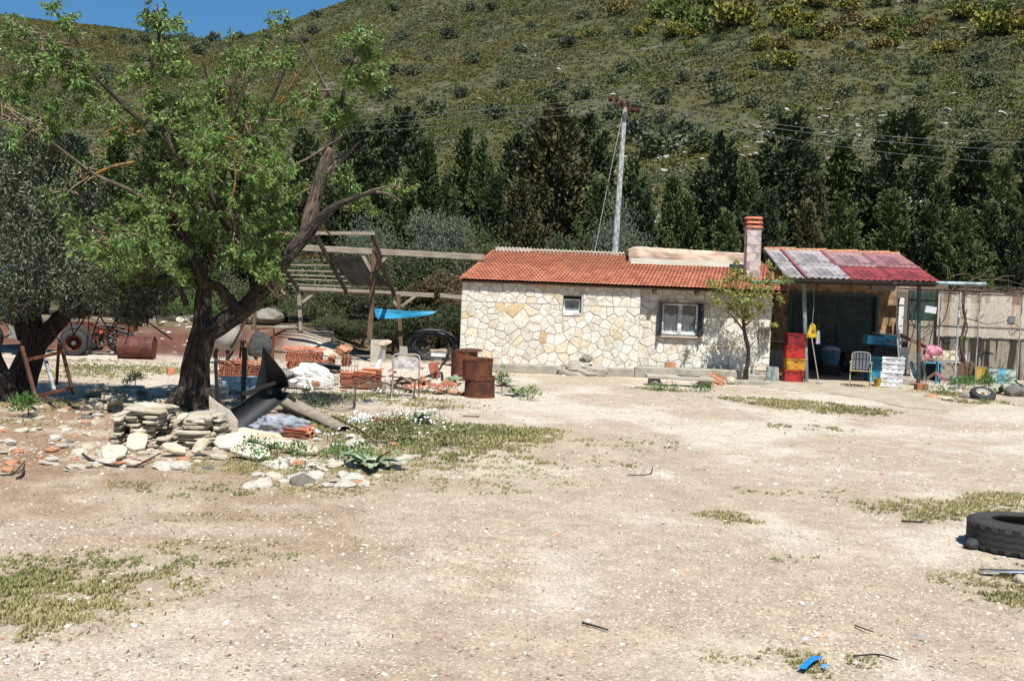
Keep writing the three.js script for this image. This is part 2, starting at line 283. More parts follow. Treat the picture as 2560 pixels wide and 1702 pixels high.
function nearTrack(x, z, tr) { let d = 1e9; for (let i = 0; i + 1 < tr.length; i++) { const ax = tr[i].x, az = tr[i].z, bx = tr[i + 1].x - ax, bz = tr[i + 1].z - az, t = clamp(((x - ax) * bx + (z - az) * bz) / (bx * bx + bz * bz), 0, 1); d = Math.min(d, Math.hypot(x - ax - bx * t, z - az - bz * t)); } return d; }
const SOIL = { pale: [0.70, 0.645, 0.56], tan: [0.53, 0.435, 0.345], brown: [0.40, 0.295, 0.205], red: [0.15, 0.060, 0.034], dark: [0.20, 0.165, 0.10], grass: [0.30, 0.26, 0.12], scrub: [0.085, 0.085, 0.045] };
function soil(x, z) {
  const D = -z, n = fbm(x * 0.55, z * 0.55, 4, 111), n2 = fbm(x * 1.9, z * 1.9, 3, 113), n3 = fbm(x * 6, z * 6, 2, 115);
  let c = mixc(SOIL.pale, SOIL.tan, 0.8 * sstep(0.42, 0.62, n) + 0.3 * sstep(0.5, 0.8, n2));
  // worn wheel tracks of finer, browner dust
  const wob = 0.35 * (n2 - 0.5);
  for (const [t, w] of [[trackA, 0.55], [trackB, 0.8], [trackC, 0.9]]) c = mixc(c, SOIL.tan, w * (0.55 + 0.45 * sstep(0.4, 0.6, n)) * sstep(0.35, 0.05, Math.abs(nearTrack(x, z, t) + wob - 0.55) - 0.12));
  // brown soil on the left, below the tree
  const l = sstep(0.4, -2.6, x + 1.8 * (n - 0.5) + (D < 13 ? (13 - D) * -0.25 : 0)) * (0.45 + 0.55 * sstep(7.0, 11.5, D + 2 * (n2 - 0.5))) * sstep(24, 17, D);
  c = mixc(c, mixc(SOIL.tan, SOIL.brown, sstep(0.3, 0.65, n2)), 0.9 * l);
  if (D > 8 && D < 20) c = mixc(c, [0.33, 0.205, 0.125], 0.7 * sstep(-3.2, -5.2, x + n) * sstep(10, 13.5, D) * sstep(0.35, 0.6, n2));
  if (D < 11) c = mixc(c, SOIL.tan, (0.25 + 0.65 * sstep(0.35, 0.62, n)) * sstep(11, 8, D + 2 * (n2 - 0.5))); if (D < 7.5) c = mixc(c, SOIL.brown, 0.45 * sstep(0.45, 0.7, n2) * sstep(7.5, 6.3, D));
  // red earth bank behind the drum
  c = mixc(c, SOIL.red, sstep(30.2, 31.6, D + 0.6 * (n2 - 0.5)) * sstep(36.5, 34.5, D) * sstep(-5.2, -6.8, x) * (0.75 + 0.4 * n2));
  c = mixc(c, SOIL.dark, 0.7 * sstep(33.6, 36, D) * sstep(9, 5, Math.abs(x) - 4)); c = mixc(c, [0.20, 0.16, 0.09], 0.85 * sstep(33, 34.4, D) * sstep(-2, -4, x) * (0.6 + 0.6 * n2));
  if (D > 30.5) c = mixc(c, SOIL.dark, 0.8 * sstep(31, 33, D) * sstep(-5.4, -4.4, x) * sstep(-1, -2, x));  // shade below the timber frame, painted into the ground as a darker soil tone
  c = mixc(c, SOIL.scrub, sstep(37, 42, D));
  const g = grassAt(x, z);
  c = mixc(c, SOIL.grass, 0.4 * g * (0.3 + n3));
  const k = 0.86 + 0.28 * n3;
  return c.map((v) => v * k);
}
{
  const axis = (from, to, step, grow, lim) => { const a = []; let x = from, s = step; while (x < to) { a.push(x); x += s; s = Math.min(lim, s * grow); } a.push(to); return a; };
  const xs = []; { const pos = [...axis(0, 9, 0.075, 1, 1), ...axis(9.12, 17, 0.12, 1.003, 1), ...axis(17.3, 260, 0.3, 1.14, 60)]; for (let i = pos.length - 1; i > 0; i--) xs.push(-pos[i]); xs.push(...pos); }
  const zs = [...axis(-80, -5, 14, 1, 14).map((v) => -v - 0), 0, -2, -4].filter((v) => v >= 0 || v <= 0).sort((a, b) => b - a).filter((v) => v > -5);
  zs.push(...axis(5, 36, 0.055, 1.0022, 0.14).map((v) => -v), ...axis(36.3, 66, 0.3, 1.03, 1).map((v) => -v));
  const nx = xs.length, nz = zs.length, pos = new Float32Array(nx * nz * 3), col = new Float32Array(nx * nz * 3), uv = new Float32Array(nx * nz * 2), uv1 = new Float32Array(nx * nz * 2), idx = [];
  for (let j = 0; j < nz; j++) for (let i = 0; i < nx; i++) {
    const k = j * nx + i, x = xs[i], z = zs[j];
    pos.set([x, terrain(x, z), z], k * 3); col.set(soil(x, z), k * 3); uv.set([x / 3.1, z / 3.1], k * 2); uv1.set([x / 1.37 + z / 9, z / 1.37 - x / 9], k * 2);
    if (i + 1 < nx && j + 1 < nz) idx.push(k, k + 1, k + nx, k + 1, k + nx + 1, k + nx);
  }
  const g = new THREE.BufferGeometry();
  g.setAttribute('position', new THREE.BufferAttribute(pos, 3)); g.setAttribute('color', new THREE.BufferAttribute(col, 3)); g.setAttribute('uv', new THREE.BufferAttribute(uv, 2)); g.setAttribute('uv1', new THREE.BufferAttribute(uv1, 2)); g.setIndex(idx); g.computeVertexNormals();
  // gravel grain: a scatter of small chips, lighter and darker than the dust between them
  const chips = new Float32Array(1024 * 1024).fill(-1), N = 1024;
  seed(77);
  for (let k = 0; k < 26000; k++) { const cx = rnd() * N, cy = rnd() * N, r = 1 + Math.pow(rnd(), 3) * 5, t = rnd(), e = rr(0.6, 1.5); for (let y = -r; y <= r; y++) for (let x = -r; x <= r; x++) if (x * x * e + y * y / e < r * r * 0.7) chips[((Math.floor(cy + y) + N) % N) * N + (Math.floor(cx + x) + N) % N] = t; }
  const tg = tex(N, N, (u, v) => { const c = chips[Math.floor(v * N) * N + Math.floor(u * N)], b = 0.86 + 0.10 * (fbm(u * 20, v * 20, 5, 121, 20) - 0.5) * 2; if (c < 0) return [b, b * 0.97, b * 0.93]; const k = c > 0.3 ? 0.86 + 0.16 * c : 0.66 + 0.5 * c; return [k, k * 0.98, k * 0.95]; });
  const tb = tex(N, N, (u, v) => { const c = chips[Math.floor(v * N) * N + Math.floor(u * N)]; return 0.35 * fbm(u * 40, v * 40, 4, 123, 40) + (c < 0 ? 0 : 0.35 + 0.3 * c); }, false);
  tb.channel = 1;
  const m = new THREE.MeshStandardMaterial({ vertexColors: true, map: tg, bumpMap: tb, bumpScale: 0.007, roughness: 1, side: THREE.DoubleSide });
  m.color.setRGB(1.03, 1.03, 1.03);
  struct('ground', g, m);
}
// loose gravel
function scatterInstanced(name, label, cat, g, m, list) { // list of {p, s, q, c}
  const o = new THREE.InstancedMesh(g, m, list.length), mt = new THREE.Matrix4();
  list.forEach((e, i) => { mt.compose(e.p, e.q, e.s); o.setMatrixAt(i, mt); o.setColorAt(i, e.c); });
  return stuff(o, name, label, cat);
}
const spin = (tilt = 0.3) => new THREE.Quaternion().setFromEuler(new THREE.Euler(rr(-tilt, tilt), rr(0, 6.28), rr(-tilt, tilt)));
const lin = (r, g, b) => new THREE.Color().setRGB(r, g, b);
{
  seed(201);
  const list = [];
  while (list.length < 20000) {
    const D = 5.6 + 24 * Math.pow(rnd(), 1.7), x = rr(-0.5, 0.5) * D * 1.02, z = -D;
    const n = fbm(x * 0.8, z * 0.8, 3, 131);
    if (rnd() > 0.25 + 1.3 * sstep(0.4, 0.7, n)) continue;
    const s = Math.min(0.026, 0.0048 * Math.pow(rnd() + 0.03, -0.42)) * (D > 14 ? 1.3 : 1), k = rr(0.72, 1.12), t = rnd();
    list.push({ p: V(x, terrain(x, z) + s * 0.12, z), s: V(s * rr(0.8, 1.5), s * rr(0.4, 0.8), s * rr(0.8, 1.3)), q: spin(0.4), c: t < 0.015 ? lin(0.40 * k, 0.2 * k, 0.12 * k) : t < 0.3 ? lin(0.42 * k, 0.38 * k, 0.32 * k) : lin(0.60 * k, 0.55 * k, 0.465 * k) });
  }
  scatterInstanced('gravel', 'loose pale gravel and chips strewn over the yard', 'gravel', rock(1, 0.8, 0.35, 5, 0), mat(1, 1, 1), list);
}
// short grass, thin in most places
{
  seed(202);
  const pos = [], idx = [];
  for (let k = 0; k < 9; k++) {
    const a = rnd() * 6.28, x = rr(-0.025, 0.025), z = rr(-0.025, 0.025), h = rr(0.5, 1), w = rr(0.05, 0.09), lean = rr(0.1, 0.7), c = Math.cos(a), s = Math.sin(a), n = pos.length / 3, bx = x * 8, bz = z * 8;
    pos.push(bx - s * w, 0, bz + c * w, bx + s * w, 0, bz - c * w, bx + c * lean * 0.4 - s * w * 0.7, h * 0.6, bz + s * lean * 0.4 + c * w * 0.7, bx + c * lean * 0.4 + s * w * 0.7, h * 0.6, bz + s * lean * 0.4 - c * w * 0.7, bx + c * lean, h, bz + s * lean);
    idx.push(n, n + 1, n + 2, n + 1, n + 3, n + 2, n + 2, n + 3, n + 4);
  }
  const g = new THREE.BufferGeometry(); g.setAttribute('position', new THREE.Float32BufferAttribute(pos, 3)); g.setIndex(idx); g.computeVertexNormals();
  const list = []; let tries = 0;
  while (list.length < 26000 && tries++ < 900000) {
    const D = 5.6 + 25.5 * Math.pow(rnd(), 1.3), x = rr(-0.52, 0.52) * D, z = -D, w = grassAt(x, z), clumpy = fbm(x * 5, z * 5, 2, 141);
    const p = w > 0.02 ? w * sstep(0.56 - 0.36 * w, 0.8 - 0.3 * w, clumpy) * 0.6 : 0.010 * sstep(0.55, 0.75, clumpy);
    if (rnd() > p) continue;
    const h = rr(0.014, 0.042) * (0.7 + w * 0.6) * (D > 15 ? 1.5 : 1), k = rr(0.65, 1.25), t = noise2(x * 1.3, z * 1.3, 143) * 0.7 + rnd() * 0.5;
    const c = mixc([0.15, 0.17, 0.05], [0.36, 0.31, 0.14], sstep(0.25, 0.85, t));
    list.push({ p: V(x, terrain(x, z) - 0.003, z), s: V(h * rr(0.9, 1.5), h, h * rr(0.9, 1.5)), q: spin(0.15), c: lin(c[0] * k, c[1] * k, c[2] * k) });
  }
  scatterInstanced('grass', 'short yellowing spring grass in patches on the yard', 'grass', g, mat(1, 1, 1, { roughness: 0.8 }), list);
}
// leaf litter and chips of wood on the brown soil
{
  seed(203);
  const g = new THREE.BufferGeometry(); g.setAttribute('position', new THREE.Float32BufferAttribute([-1, 0, -0.4, 1, 0.25, -0.4, 1, 0, 0.4, -1, 0, -0.4, 1, 0, 0.4, -1, 0.3, 0.4], 3)); g.computeVertexNormals();
  const list = [];
  while (list.length < 3600) {
    const D = 5.8 + 24 * Math.pow(rnd(), 1.4), x = rr(-0.5, 0.5) * D, z = -D, l = sstep(0, -3.5, x);
    if (rnd() > 0.06 + l) continue;
    const s = rr(0.006, 0.018), k = rr(0.6, 1.3);
    list.push({ p: V(x, terrain(x, z) + 0.008, z), s: V(s, s, s * rr(0.4, 0.9)), q: spin(0.5), c: rnd() < 0.2 ? lin(0.38 * k, 0.24 * k, 0.11 * k) : lin(0.16 * k, 0.10 * k, 0.06 * k) });
  }
  scatterInstanced('leaf_litter', 'dry brown leaf litter and wood chips on the soil', 'leaf litter', g, mat(1, 1, 1), list);
}
// ------------------------------------------------------------------ hill
{
  const az0 = -1.15, az1 = 1.15, na = 460, rs = []; for (let r = 62; r < 900; r *= 1.011) rs.push(r);
  const nr = rs.length, pos = [], col = [], uv = [], idx = [];
  for (let j = 0; j < nr; j++) for (let i = 0; i <= na; i++) {
    const a = lerp(az0, az1, i / na), r = rs[j], x = Math.sin(a) * r, z = -Math.cos(a) * r;
    pos.push(x, terrain(x, z) - (j === 0 ? 0.4 : 0), z); uv.push(x / 11, z / 11);
    const n = fbm(x * 0.07, z * 0.05, 4, 151), n2 = fbm(x * 0.4, z * 0.3, 3, 152), rockN = fbm(x * 0.16, z * 0.34, 4, 153);
    let c = mixc([0.098, 0.106, 0.028], [0.120, 0.106, 0.031], sstep(0.35, 0.65, n)); c = mixc(c, [0.108, 0.112, 0.045], 0.6 * sstep(0.5, 0.7, n2));
    c = mixc(c, [0.24, 0.225, 0.19], 0.7 * sstep(0.70, 0.76, rockN + 0.07 * (a > 0.05 && r < 150 ? 1 : 0)));
    const k = 0.75 + 0.5 * n2; col.push(c[0] * k, c[1] * k, c[2] * k);
    if (i < na && j + 1 < nr) { const b = j * (na + 1) + i; idx.push(b, b + 1, b + na + 1, b + 1, b + na + 2, b + na + 1); }
  }
  const g = new THREE.BufferGeometry(); g.setAttribute('position', new THREE.Float32BufferAttribute(pos, 3)); g.setAttribute('color', new THREE.Float32BufferAttribute(col, 3)); g.setAttribute('uv', new THREE.Float32BufferAttribute(uv, 2)); g.setIndex(idx); g.computeVertexNormals();
  const m = new THREE.MeshStandardMaterial({ vertexColors: true, map: T.fine, roughness: 1, side: THREE.DoubleSide, bumpMap: T.bump, bumpScale: 0.5 });
  struct('hill', g, m);
}
// foliage: many small leaf faces through a volume. spot() gives [x, y, z, outx, outy, outz]
function leaves(n, spot, len, wid, { droop = 0, up = 0, tone = 0.35, wild = 0.8, base = [1, 1, 1], alt = null, altShare = 0 } = {}) {
  const pos = new Float32Array(n * 18), col = new Float32Array(n * 18), nor = new Float32Array(n * 18);
  const d = V(), s = V(), nn = V();
  for (let i = 0; i < n; i++) {
    const [x, y, z, ox, oy, oz] = spot(i), L = len * rr(0.6, 1.25), W = wid * rr(0.7, 1.2) * 0.5;
    d.set(ox + nrm() * wild, oy + nrm() * wild + up - droop, oz + nrm() * wild).normalize();
    s.set(nrm(), nrm() * 0.6, nrm()).cross(d).normalize(); nn.crossVectors(s, d);
    const ax = x, ay = y, az = z, bx = x + d.x * L * 0.45 + s.x * W + nn.x * W * 0.3, by = y + d.y * L * 0.45 + s.y * W + nn.y * W * 0.3, bz = z + d.z * L * 0.45 + s.z * W + nn.z * W * 0.3;
    const cx = x + d.x * L, cy = y + d.y * L, cz = z + d.z * L, ex = x + d.x * L * 0.45 - s.x * W + nn.x * W * 0.3, ey = y + d.y * L * 0.45 - s.y * W + nn.y * W * 0.3, ez = z + d.z * L * 0.45 - s.z * W + nn.z * W * 0.3;
    pos.set([ax, ay, az, bx, by, bz, cx, cy, cz, ax, ay, az, cx, cy, cz, ex, ey, ez], i * 18);
    for (let q = 0; q < 6; q++) nor.set([nn.x, nn.y, nn.z], i * 18 + q * 3);
    const k = 1 + tone * (rnd() - 0.5) * 2, b = alt && rnd() < altShare ? alt : base;
    for (let q = 0; q < 6; q++) col.set([b[0] * k, b[1] * k, b[2] * k], i * 18 + q * 3);
  }
  const g = new THREE.BufferGeometry(); g.setAttribute('position', new THREE.BufferAttribute(pos, 3)); g.setAttribute('normal', new THREE.BufferAttribute(nor, 3)); g.setAttribute('color', new THREE.BufferAttribute(col, 3));
  return g;
}
function leafMat(r, g, b, o = {}) { return mat(r, g, b, { vertexColors: true, roughness: 0.75, ...o }); }
// a bushy volume: leaf tufts on lobes, so that there are gaps and shaded hollows between them
function lobes(n, w, h, d, lobeR) { const l = []; for (let i = 0; i < n; i++) { const a = rnd() * 6.28, e = Math.acos(rr(-0.15, 1)), q = rr(0.55, 1); l.push([Math.cos(a) * Math.sin(e) * w * q * 0.5, (0.42 + 0.5 * Math.cos(e) * q) * h, Math.sin(a) * Math.sin(e) * d * q * 0.5, lobeR * rr(0.6, 1.25)]); } return l; }
function lobeSpot(list) { return () => { const c = list[Math.floor(rnd() * list.length)], u = rr(-1, 1), a = rnd() * 6.28, s = Math.sqrt(1 - u * u), q = Math.pow(rnd(), 0.4) * c[3]; return [c[0] + Math.cos(a) * s * q, Math.max(0.02, c[1] + u * q * 0.85), c[2] + Math.sin(a) * s * q, Math.cos(a) * s, u * 0.8 + 0.25, Math.sin(a) * s]; }; }
function bushGeo(s, w, h, n, len, wid, o = {}) { seed(s); return leaves(n, lobeSpot(lobes(o.lobes ?? 14, w, h, o.d ?? w, (o.lobeR ?? 0.24) * Math.min(w, h * 1.5))), len, wid, o); }
{
  // low scrub that nobody could count
  const tuft = [0, 1].map((k) => bushGeo(300 + k, 1.5, 0.62, 54, 0.36, 0.26, { lobes: 7, tone: 0.2, up: 0.5 }));
  const m = leafMat(1, 1, 1);
  for (const k of [0, 1]) {
    seed(310 + k); const list = [];
    while (list.length < 56000) {
      const r = 66 + 340 * Math.pow(rnd(), 0.85), a = rr(-0.52, 0.52), x = Math.sin(a) * r, z = -Math.cos(a) * r;
      const n = fbm(x * 0.09, z * 0.06, 3, 161), hue = fbm(x * 0.03, z * 0.03, 3, 163);
      if (rnd() > 0.35 + 0.8 * sstep(0.36, 0.6, n)) continue;
      const s = rr(0.35, 0.9) * (0.75 + 0.3 * r / 300), t = rnd(), v = rr(0.82, 1.18), h2 = fbm(x * 0.11, z * 0.09, 3, 167);
      let c = mixc([0.106, 0.122, 0.028], [0.146, 0.124, 0.031], sstep(0.35, 0.65, hue * 0.6 + h2 * 0.4)); c = mixc(c, [0.112, 0.125, 0.050], sstep(0.5, 0.68, h2)); if (t > 0.95) c = [0.21, 0.195, 0.14];
      list.push({ p: V(x, terrain(x, z) - 0.08, z), s: V(s * 1.1, s * rr(0.5, 0.85), s * 1.1), q: spin(0.1), c: lin(c[0] * v, c[1] * v, c[2] * v) });
    }
    scatterInstanced(k ? 'heath_scrub' : 'low_scrub', k ? 'low brownish heath scrub covering the hillside' : 'low olive green scrub covering the hillside', 'scrub', tuft[k], m, list);
  }
  // pale rocks breaking through the slope
  seed(330); const rocks = [];
  while (rocks.length < 620) { const near = rnd() < 0.45, r = near ? rr(95, 150) : rr(120, 400), a = near ? rr(0.02, 0.48) : rr(-0.5, 0.5), x = Math.sin(a) * r, z = -Math.cos(a) * r; if (fbm(x * 0.09, z * 0.16, 4, 171) < (near ? 0.52 : 0.55)) continue; const s = rr(0.12, 0.4) * (near ? 1.2 : 1), k = rr(0.7, 1.15); rocks.push({ p: V(x, terrain(x, z) + 0.05, z), s: V(s * rr(1, 2.2), s * rr(0.5, 0.9), s), q: spin(0.3), c: lin(0.38 * k, 0.355 * k, 0.31 * k) }); }
  scatterInstanced('hillside_rocks', 'pale limestone outcrops scattered through the hillside scrub', 'rocks', rock(1, 0.8, 0.4, 9, 1), mat(1, 1, 1), rocks);
  // scattered larger shrubs, each on its own
  const green = leafMat(0.078, 0.100, 0.044), dark = leafMat(0.046, 0.062, 0.032), yellow = leafMat(0.175, 0.165, 0.022), lime = leafMat(0.10, 0.135, 0.022), rusty = leafMat(0.15, 0.115, 0.03);
  const shrubGeo = [0, 1, 2, 3].map((k) => bushGeo(340 + k, 3, 2.3, 420, 0.5, 0.30, { lobes: 11, tone: 0.4, up: 0.2 }));
  const yGeo = [0, 1, 2].map((k) => bushGeo(350 + k, 4.2, 2.2, 520, 0.46, 0.32, { lobes: 16, tone: 0.35, up: 0.5, lobeR: 0.2 }));
  function hillShrub(px, py, wpx, kind) { // stands where the line of sight meets the slope
    const d = ray(px, py); let t = 64; while (t < 420 && EYE + d.y * t > terrain(d.x * t, d.z * t)) t += 0.5;
    if (t >= 420) return;
    const x = d.x * t, z = d.z * t, w = wpx / F * t, [label, group, m, gs] = kind;
    const o = solo(group[0], pick(gs), pick(m), label, 'shrub', V(x, terrain(x, z) - 0.15, z), rnd() * 6.28, group[1]), s = w / (gs === yGeo ? 4.2 : 3) * (gs === yGeo ? 0.85 : 0.95); o.scale.set(s, s * rr(0.8, 1.15), s);
  }
  const kGreen = ['rounded grey green shrub dotted on the open hillside', ['hill_shrub', 'grey green shrubs dotted over the hillside'], [green, green, dark], shrubGeo], kYellow = ['yellow green mounded spurge bush high on the hillside', ['spurge_bush', 'yellow green bushes high on the hillside'], [yellow, yellow, lime, rusty], yGeo];
  seed(360);
  // those that stand out most
  for (const [px, py, w] of [[1460, 250, 55], [1370, 250, 50], [1790, 205, 50], [1340, 345, 60], [1590, 355, 75], [1710, 210, 40], [1885, 270, 45], [2120, 245, 45], [1900, 180, 45], [1405, 225, 40], [1150, 245, 45], [1240, 300, 55], [1310, 330, 40], [1530, 300, 55], [1650, 310, 40], [2300, 190, 50], [2460, 225, 55], [2310, 240, 45], [1120, 100, 45], [985, 30, 35], [1000, 105, 40], [1180, 160, 40], [1420, 120, 45], [1800, 260, 60], [1560, 180, 40], [1650, 260, 50], [2005, 215, 40], [1960, 160, 35], [1260, 220, 40], [1090, 290, 50], [970, 250, 45], [1700, 370, 90], [1640, 395, 110], [1760, 385, 80], [2450, 160, 50], [2250, 330, 60], [2430, 320, 55], [1940, 300, 50], [1030, 190, 40], [1300, 130, 35]]) hillShrub(px, py, w, kGreen);
  let n = 0; while (n < 190) { const px = rr(-120, 2680), py = rr(-30, 330); hillShrub(px, py, 12 + 30 * Math.pow(rnd(), 2.2), kGreen); n++; }
  for (let i = 0; i < 26; i++) hillShrub(rr(0, 780), 112 - (i % 2) * rr(0, 12) - Math.max(0, (i / 26 - 0.7)) * 40, rr(14, 34), kGreen);
  for (const [px, py, w] of [[1950, 178, 110], [1905, 160, 45], [1880, 195, 45], [1600, 95, 60], [1480, 95, 55], [1550, 40, 80], [1720, 80, 130], [1830, 78, 150], [1960, 70, 110], [2080, 95, 100], [2020, 75, 90], [2200, 80, 100], [2300, 90, 70], [2480, 95, 130], [2540, 75, 100], [2130, 70, 80], [1640, 50, 80], [2380, 135, 60], [1720, 118, 40], [2420, 50, 90], [1440, 100, 45], [1380, 97, 40]]) hillShrub(px, py, w, kYellow);
  for (let i = 0; i < 100; i++) { const px = rr(1500, 2640), py = rr(-40, 150) ; if (py > 20 + 115 * sstep(1450, 1800, px)) continue; hillShrub(px, py, rr(30, 90), kYellow); }
}
// ------------------------------------------------------------------ the row of cypresses
function cypressGeo(s, H, R, n, ragged) { // plumes of scale-leaf spray standing out from the stem, ragged in outline
  seed(s);
  const spires = [[0, 0, 1, 1]]; const k = Math.floor(rr(2, 5)); for (let i = 0; i < k; i++) { const a = rnd() * 6.28; spires.push([Math.cos(a) * R * 0.5, Math.sin(a) * R * 0.5, rr(0.5, 0.88), rr(0.5, 0.75)]); }
  const plumes = [];
  for (let i = 0; i < 330; i++) {
    const [sx, sz, sh, sr] = rnd() < 0.55 ? spires[0] : pick(spires), h = Math.pow(rnd(), 1.15), a = rnd() * 6.28, prof = Math.pow(1 - h, 0.8) * (0.7 + 0.3 * Math.min(1, h * 6));
    const r = R * sr * prof * rr(0.35, 1) * (0.75 + ragged * 0.5 * (noise2(a * 1.3, h * 9, s) - 0.3)) + 0.05;
    plumes.push([sx * (1 - h * 0.7) + Math.cos(a) * r, 0.3 + h * H * sh * 0.96, sz * (1 - h * 0.7) + Math.sin(a) * r, Math.cos(a) * 0.55, 0.85, Math.sin(a) * 0.55, rr(0.5, 1.15) * (0.55 + 0.6 * (1 - h))]);
  }
  const per = Math.round(n / plumes.length); let i = 0;
  return leaves(plumes.length * per, () => {
    const p = plumes[Math.floor(i++ / per)], t = rnd(), L = p[6], w = 0.22 * L * (1 - t * 0.75) + 0.03;
    return [p[0] + p[3] * t * L * 0.7 + nrm() * w, p[1] + p[4] * t * L + nrm() * w * 0.8, p[2] + p[5] * t * L * 0.7 + nrm() * w, p[3], p[4], p[5]];
  }, 0.2, 0.085, { tone: 0.38, wild: 0.55, alt: [1.7, 1.3, 1.0], altShare: 0.15 });
}
{
  const geos = [[400, 9, 2.4], [401, 9, 1.6], [402, 9, 3.1], [403, 9, 1.3], [404, 9, 2.1]].map(([s, H, R]) => cypressGeo(s, H, R, 24000, 1));
  const mats = [leafMat(0.050, 0.074, 0.022), leafMat(0.040, 0.062, 0.020), leafMat(0.062, 0.094, 0.024), leafMat(0.076, 0.076, 0.028)];
  const trunkG = tube([V(0, 0, 0), V(0.05, 2, 0), V(0, 5, 0.05), V(0, 8.2, 0)], [0.2, 0.16, 0.09, 0.02], { sub: 3, seg: 7 });
  // pixel of the tip, distance, width factor, shape, tone
  const row = [[20, 330, 47, 1, 0, 1], [95, 300, 50, 1.1, 2, 0], [190, 330, 46, 1, 1, 1], [290, 345, 49, 1, 4, 0], [400, 320, 46, 1.1, 0, 1], [520, 330, 48, 1, 2, 0], [640, 340, 46, 1.1, 1, 1], [760, 320, 47, 1, 0, 0], [880, 300, 46, 1.1, 4, 1], [945, 290, 50, 0.9, 1, 0], [1008, 272, 47, 1, 2, 1], [1070, 345, 45, 0.8, 3, 2], [1165, 318, 47, 0.75, 3, 2], [1215, 350, 45, 0.8, 1, 2], [1300, 330, 50, 1, 0, 1], [1392, 262, 47, 1.15, 0, 3], [1490, 292, 49, 1, 4, 0], [1580, 400, 46, 0.9, 1, 2], [1690, 440, 45, 0.8, 3, 2], [1765, 420, 49, 1, 2, 0], [1805, 340, 47, 0.9, 4, 1], [1880, 405, 45, 0.8, 1, 2], [1965, 285, 47, 1.1, 0, 1], [2050, 430, 45, 0.9, 3, 3], [2112, 345, 48, 0.9, 1, 2], [2185, 420, 46, 1, 4, 0], [2262, 278, 47, 1.35, 2, 0], [2350, 440, 45, 0.9, 0, 2], [2435, 340, 47, 0.95, 1, 1], [2500, 400, 45, 0.9, 4, 2], [2570, 350, 46, 1, 2, 0], [2640, 330, 47, 1.1, 0, 1], [1720, 480, 43, 0.9, 0, 2], [1920, 470, 43, 0.9, 2, 1], [2120, 480, 43, 1, 4, 2], [2330, 500, 43, 1, 1, 1], [2480, 500, 43, 1, 0, 0], [1610, 470, 43, 0.9, 4, 1], [1240, 430, 43, 0.9, 1, 1], [1130, 440, 44, 0.8, 4, 0], [1820, 520, 42, 0.9, 1, 2], [2020, 500, 43, 1, 0, 3], [2230, 470, 44, 1, 3, 2], [2410, 520, 42, 1, 2, 2], [2550, 520, 42, 1, 4, 1], [1310, 450, 43, 1, 2, 3], [1020, 420, 44, 1, 4, 2], [1500, 440, 44, 1, 0, 2]].sort((a, b) => a[0] - b[0]);
  const words = ['first', 'second', 'third', 'fourth', 'fifth', 'sixth', 'seventh', 'eighth', 'ninth', 'tenth', 'eleventh', 'twelfth', 'thirteenth', 'fourteenth', 'fifteenth', 'sixteenth', 'seventeenth', 'eighteenth', 'nineteenth', 'twentieth'];
  const front = row.filter((r) => r[2] <= 44);
  row.forEach((r, i) => {
    const [px, py, D, w, g, m] = r, q = zp(px, py, D), y0 = terrain(q.x, q.z), s = (q.y - y0) / 9.2;
    const where = r[2] <= 44 ? `short dark cypress in front of the tall tree row, ${words[front.indexOf(r)]} from the left` : (() => { const b = row.filter((e) => e[2] > 44), k = b.indexOf(r); return k < b.length / 2 ? `dark cypress in the long tree row, ${words[k]} from the left` : `dark cypress in the long tree row, ${words[b.length - 1 - k]} from the right`; })();
    const t = thing('cypress_tree', where, 'tree', V(q.x, y0 - 0.1, q.z), i * 1.7, 'cypresses in the row behind the yard');
    part(t, 'crown', geos[g], mats[m]); part(t, 'trunk', trunkG, M.barkDark); t.scale.set(s * w * (1.2 + 0.5 * hash2(i, 4, 4)), s, s * w * 1.15); t.rotation.z = 0.07 * (hash2(i, 5, 5) - 0.5);
  });
}
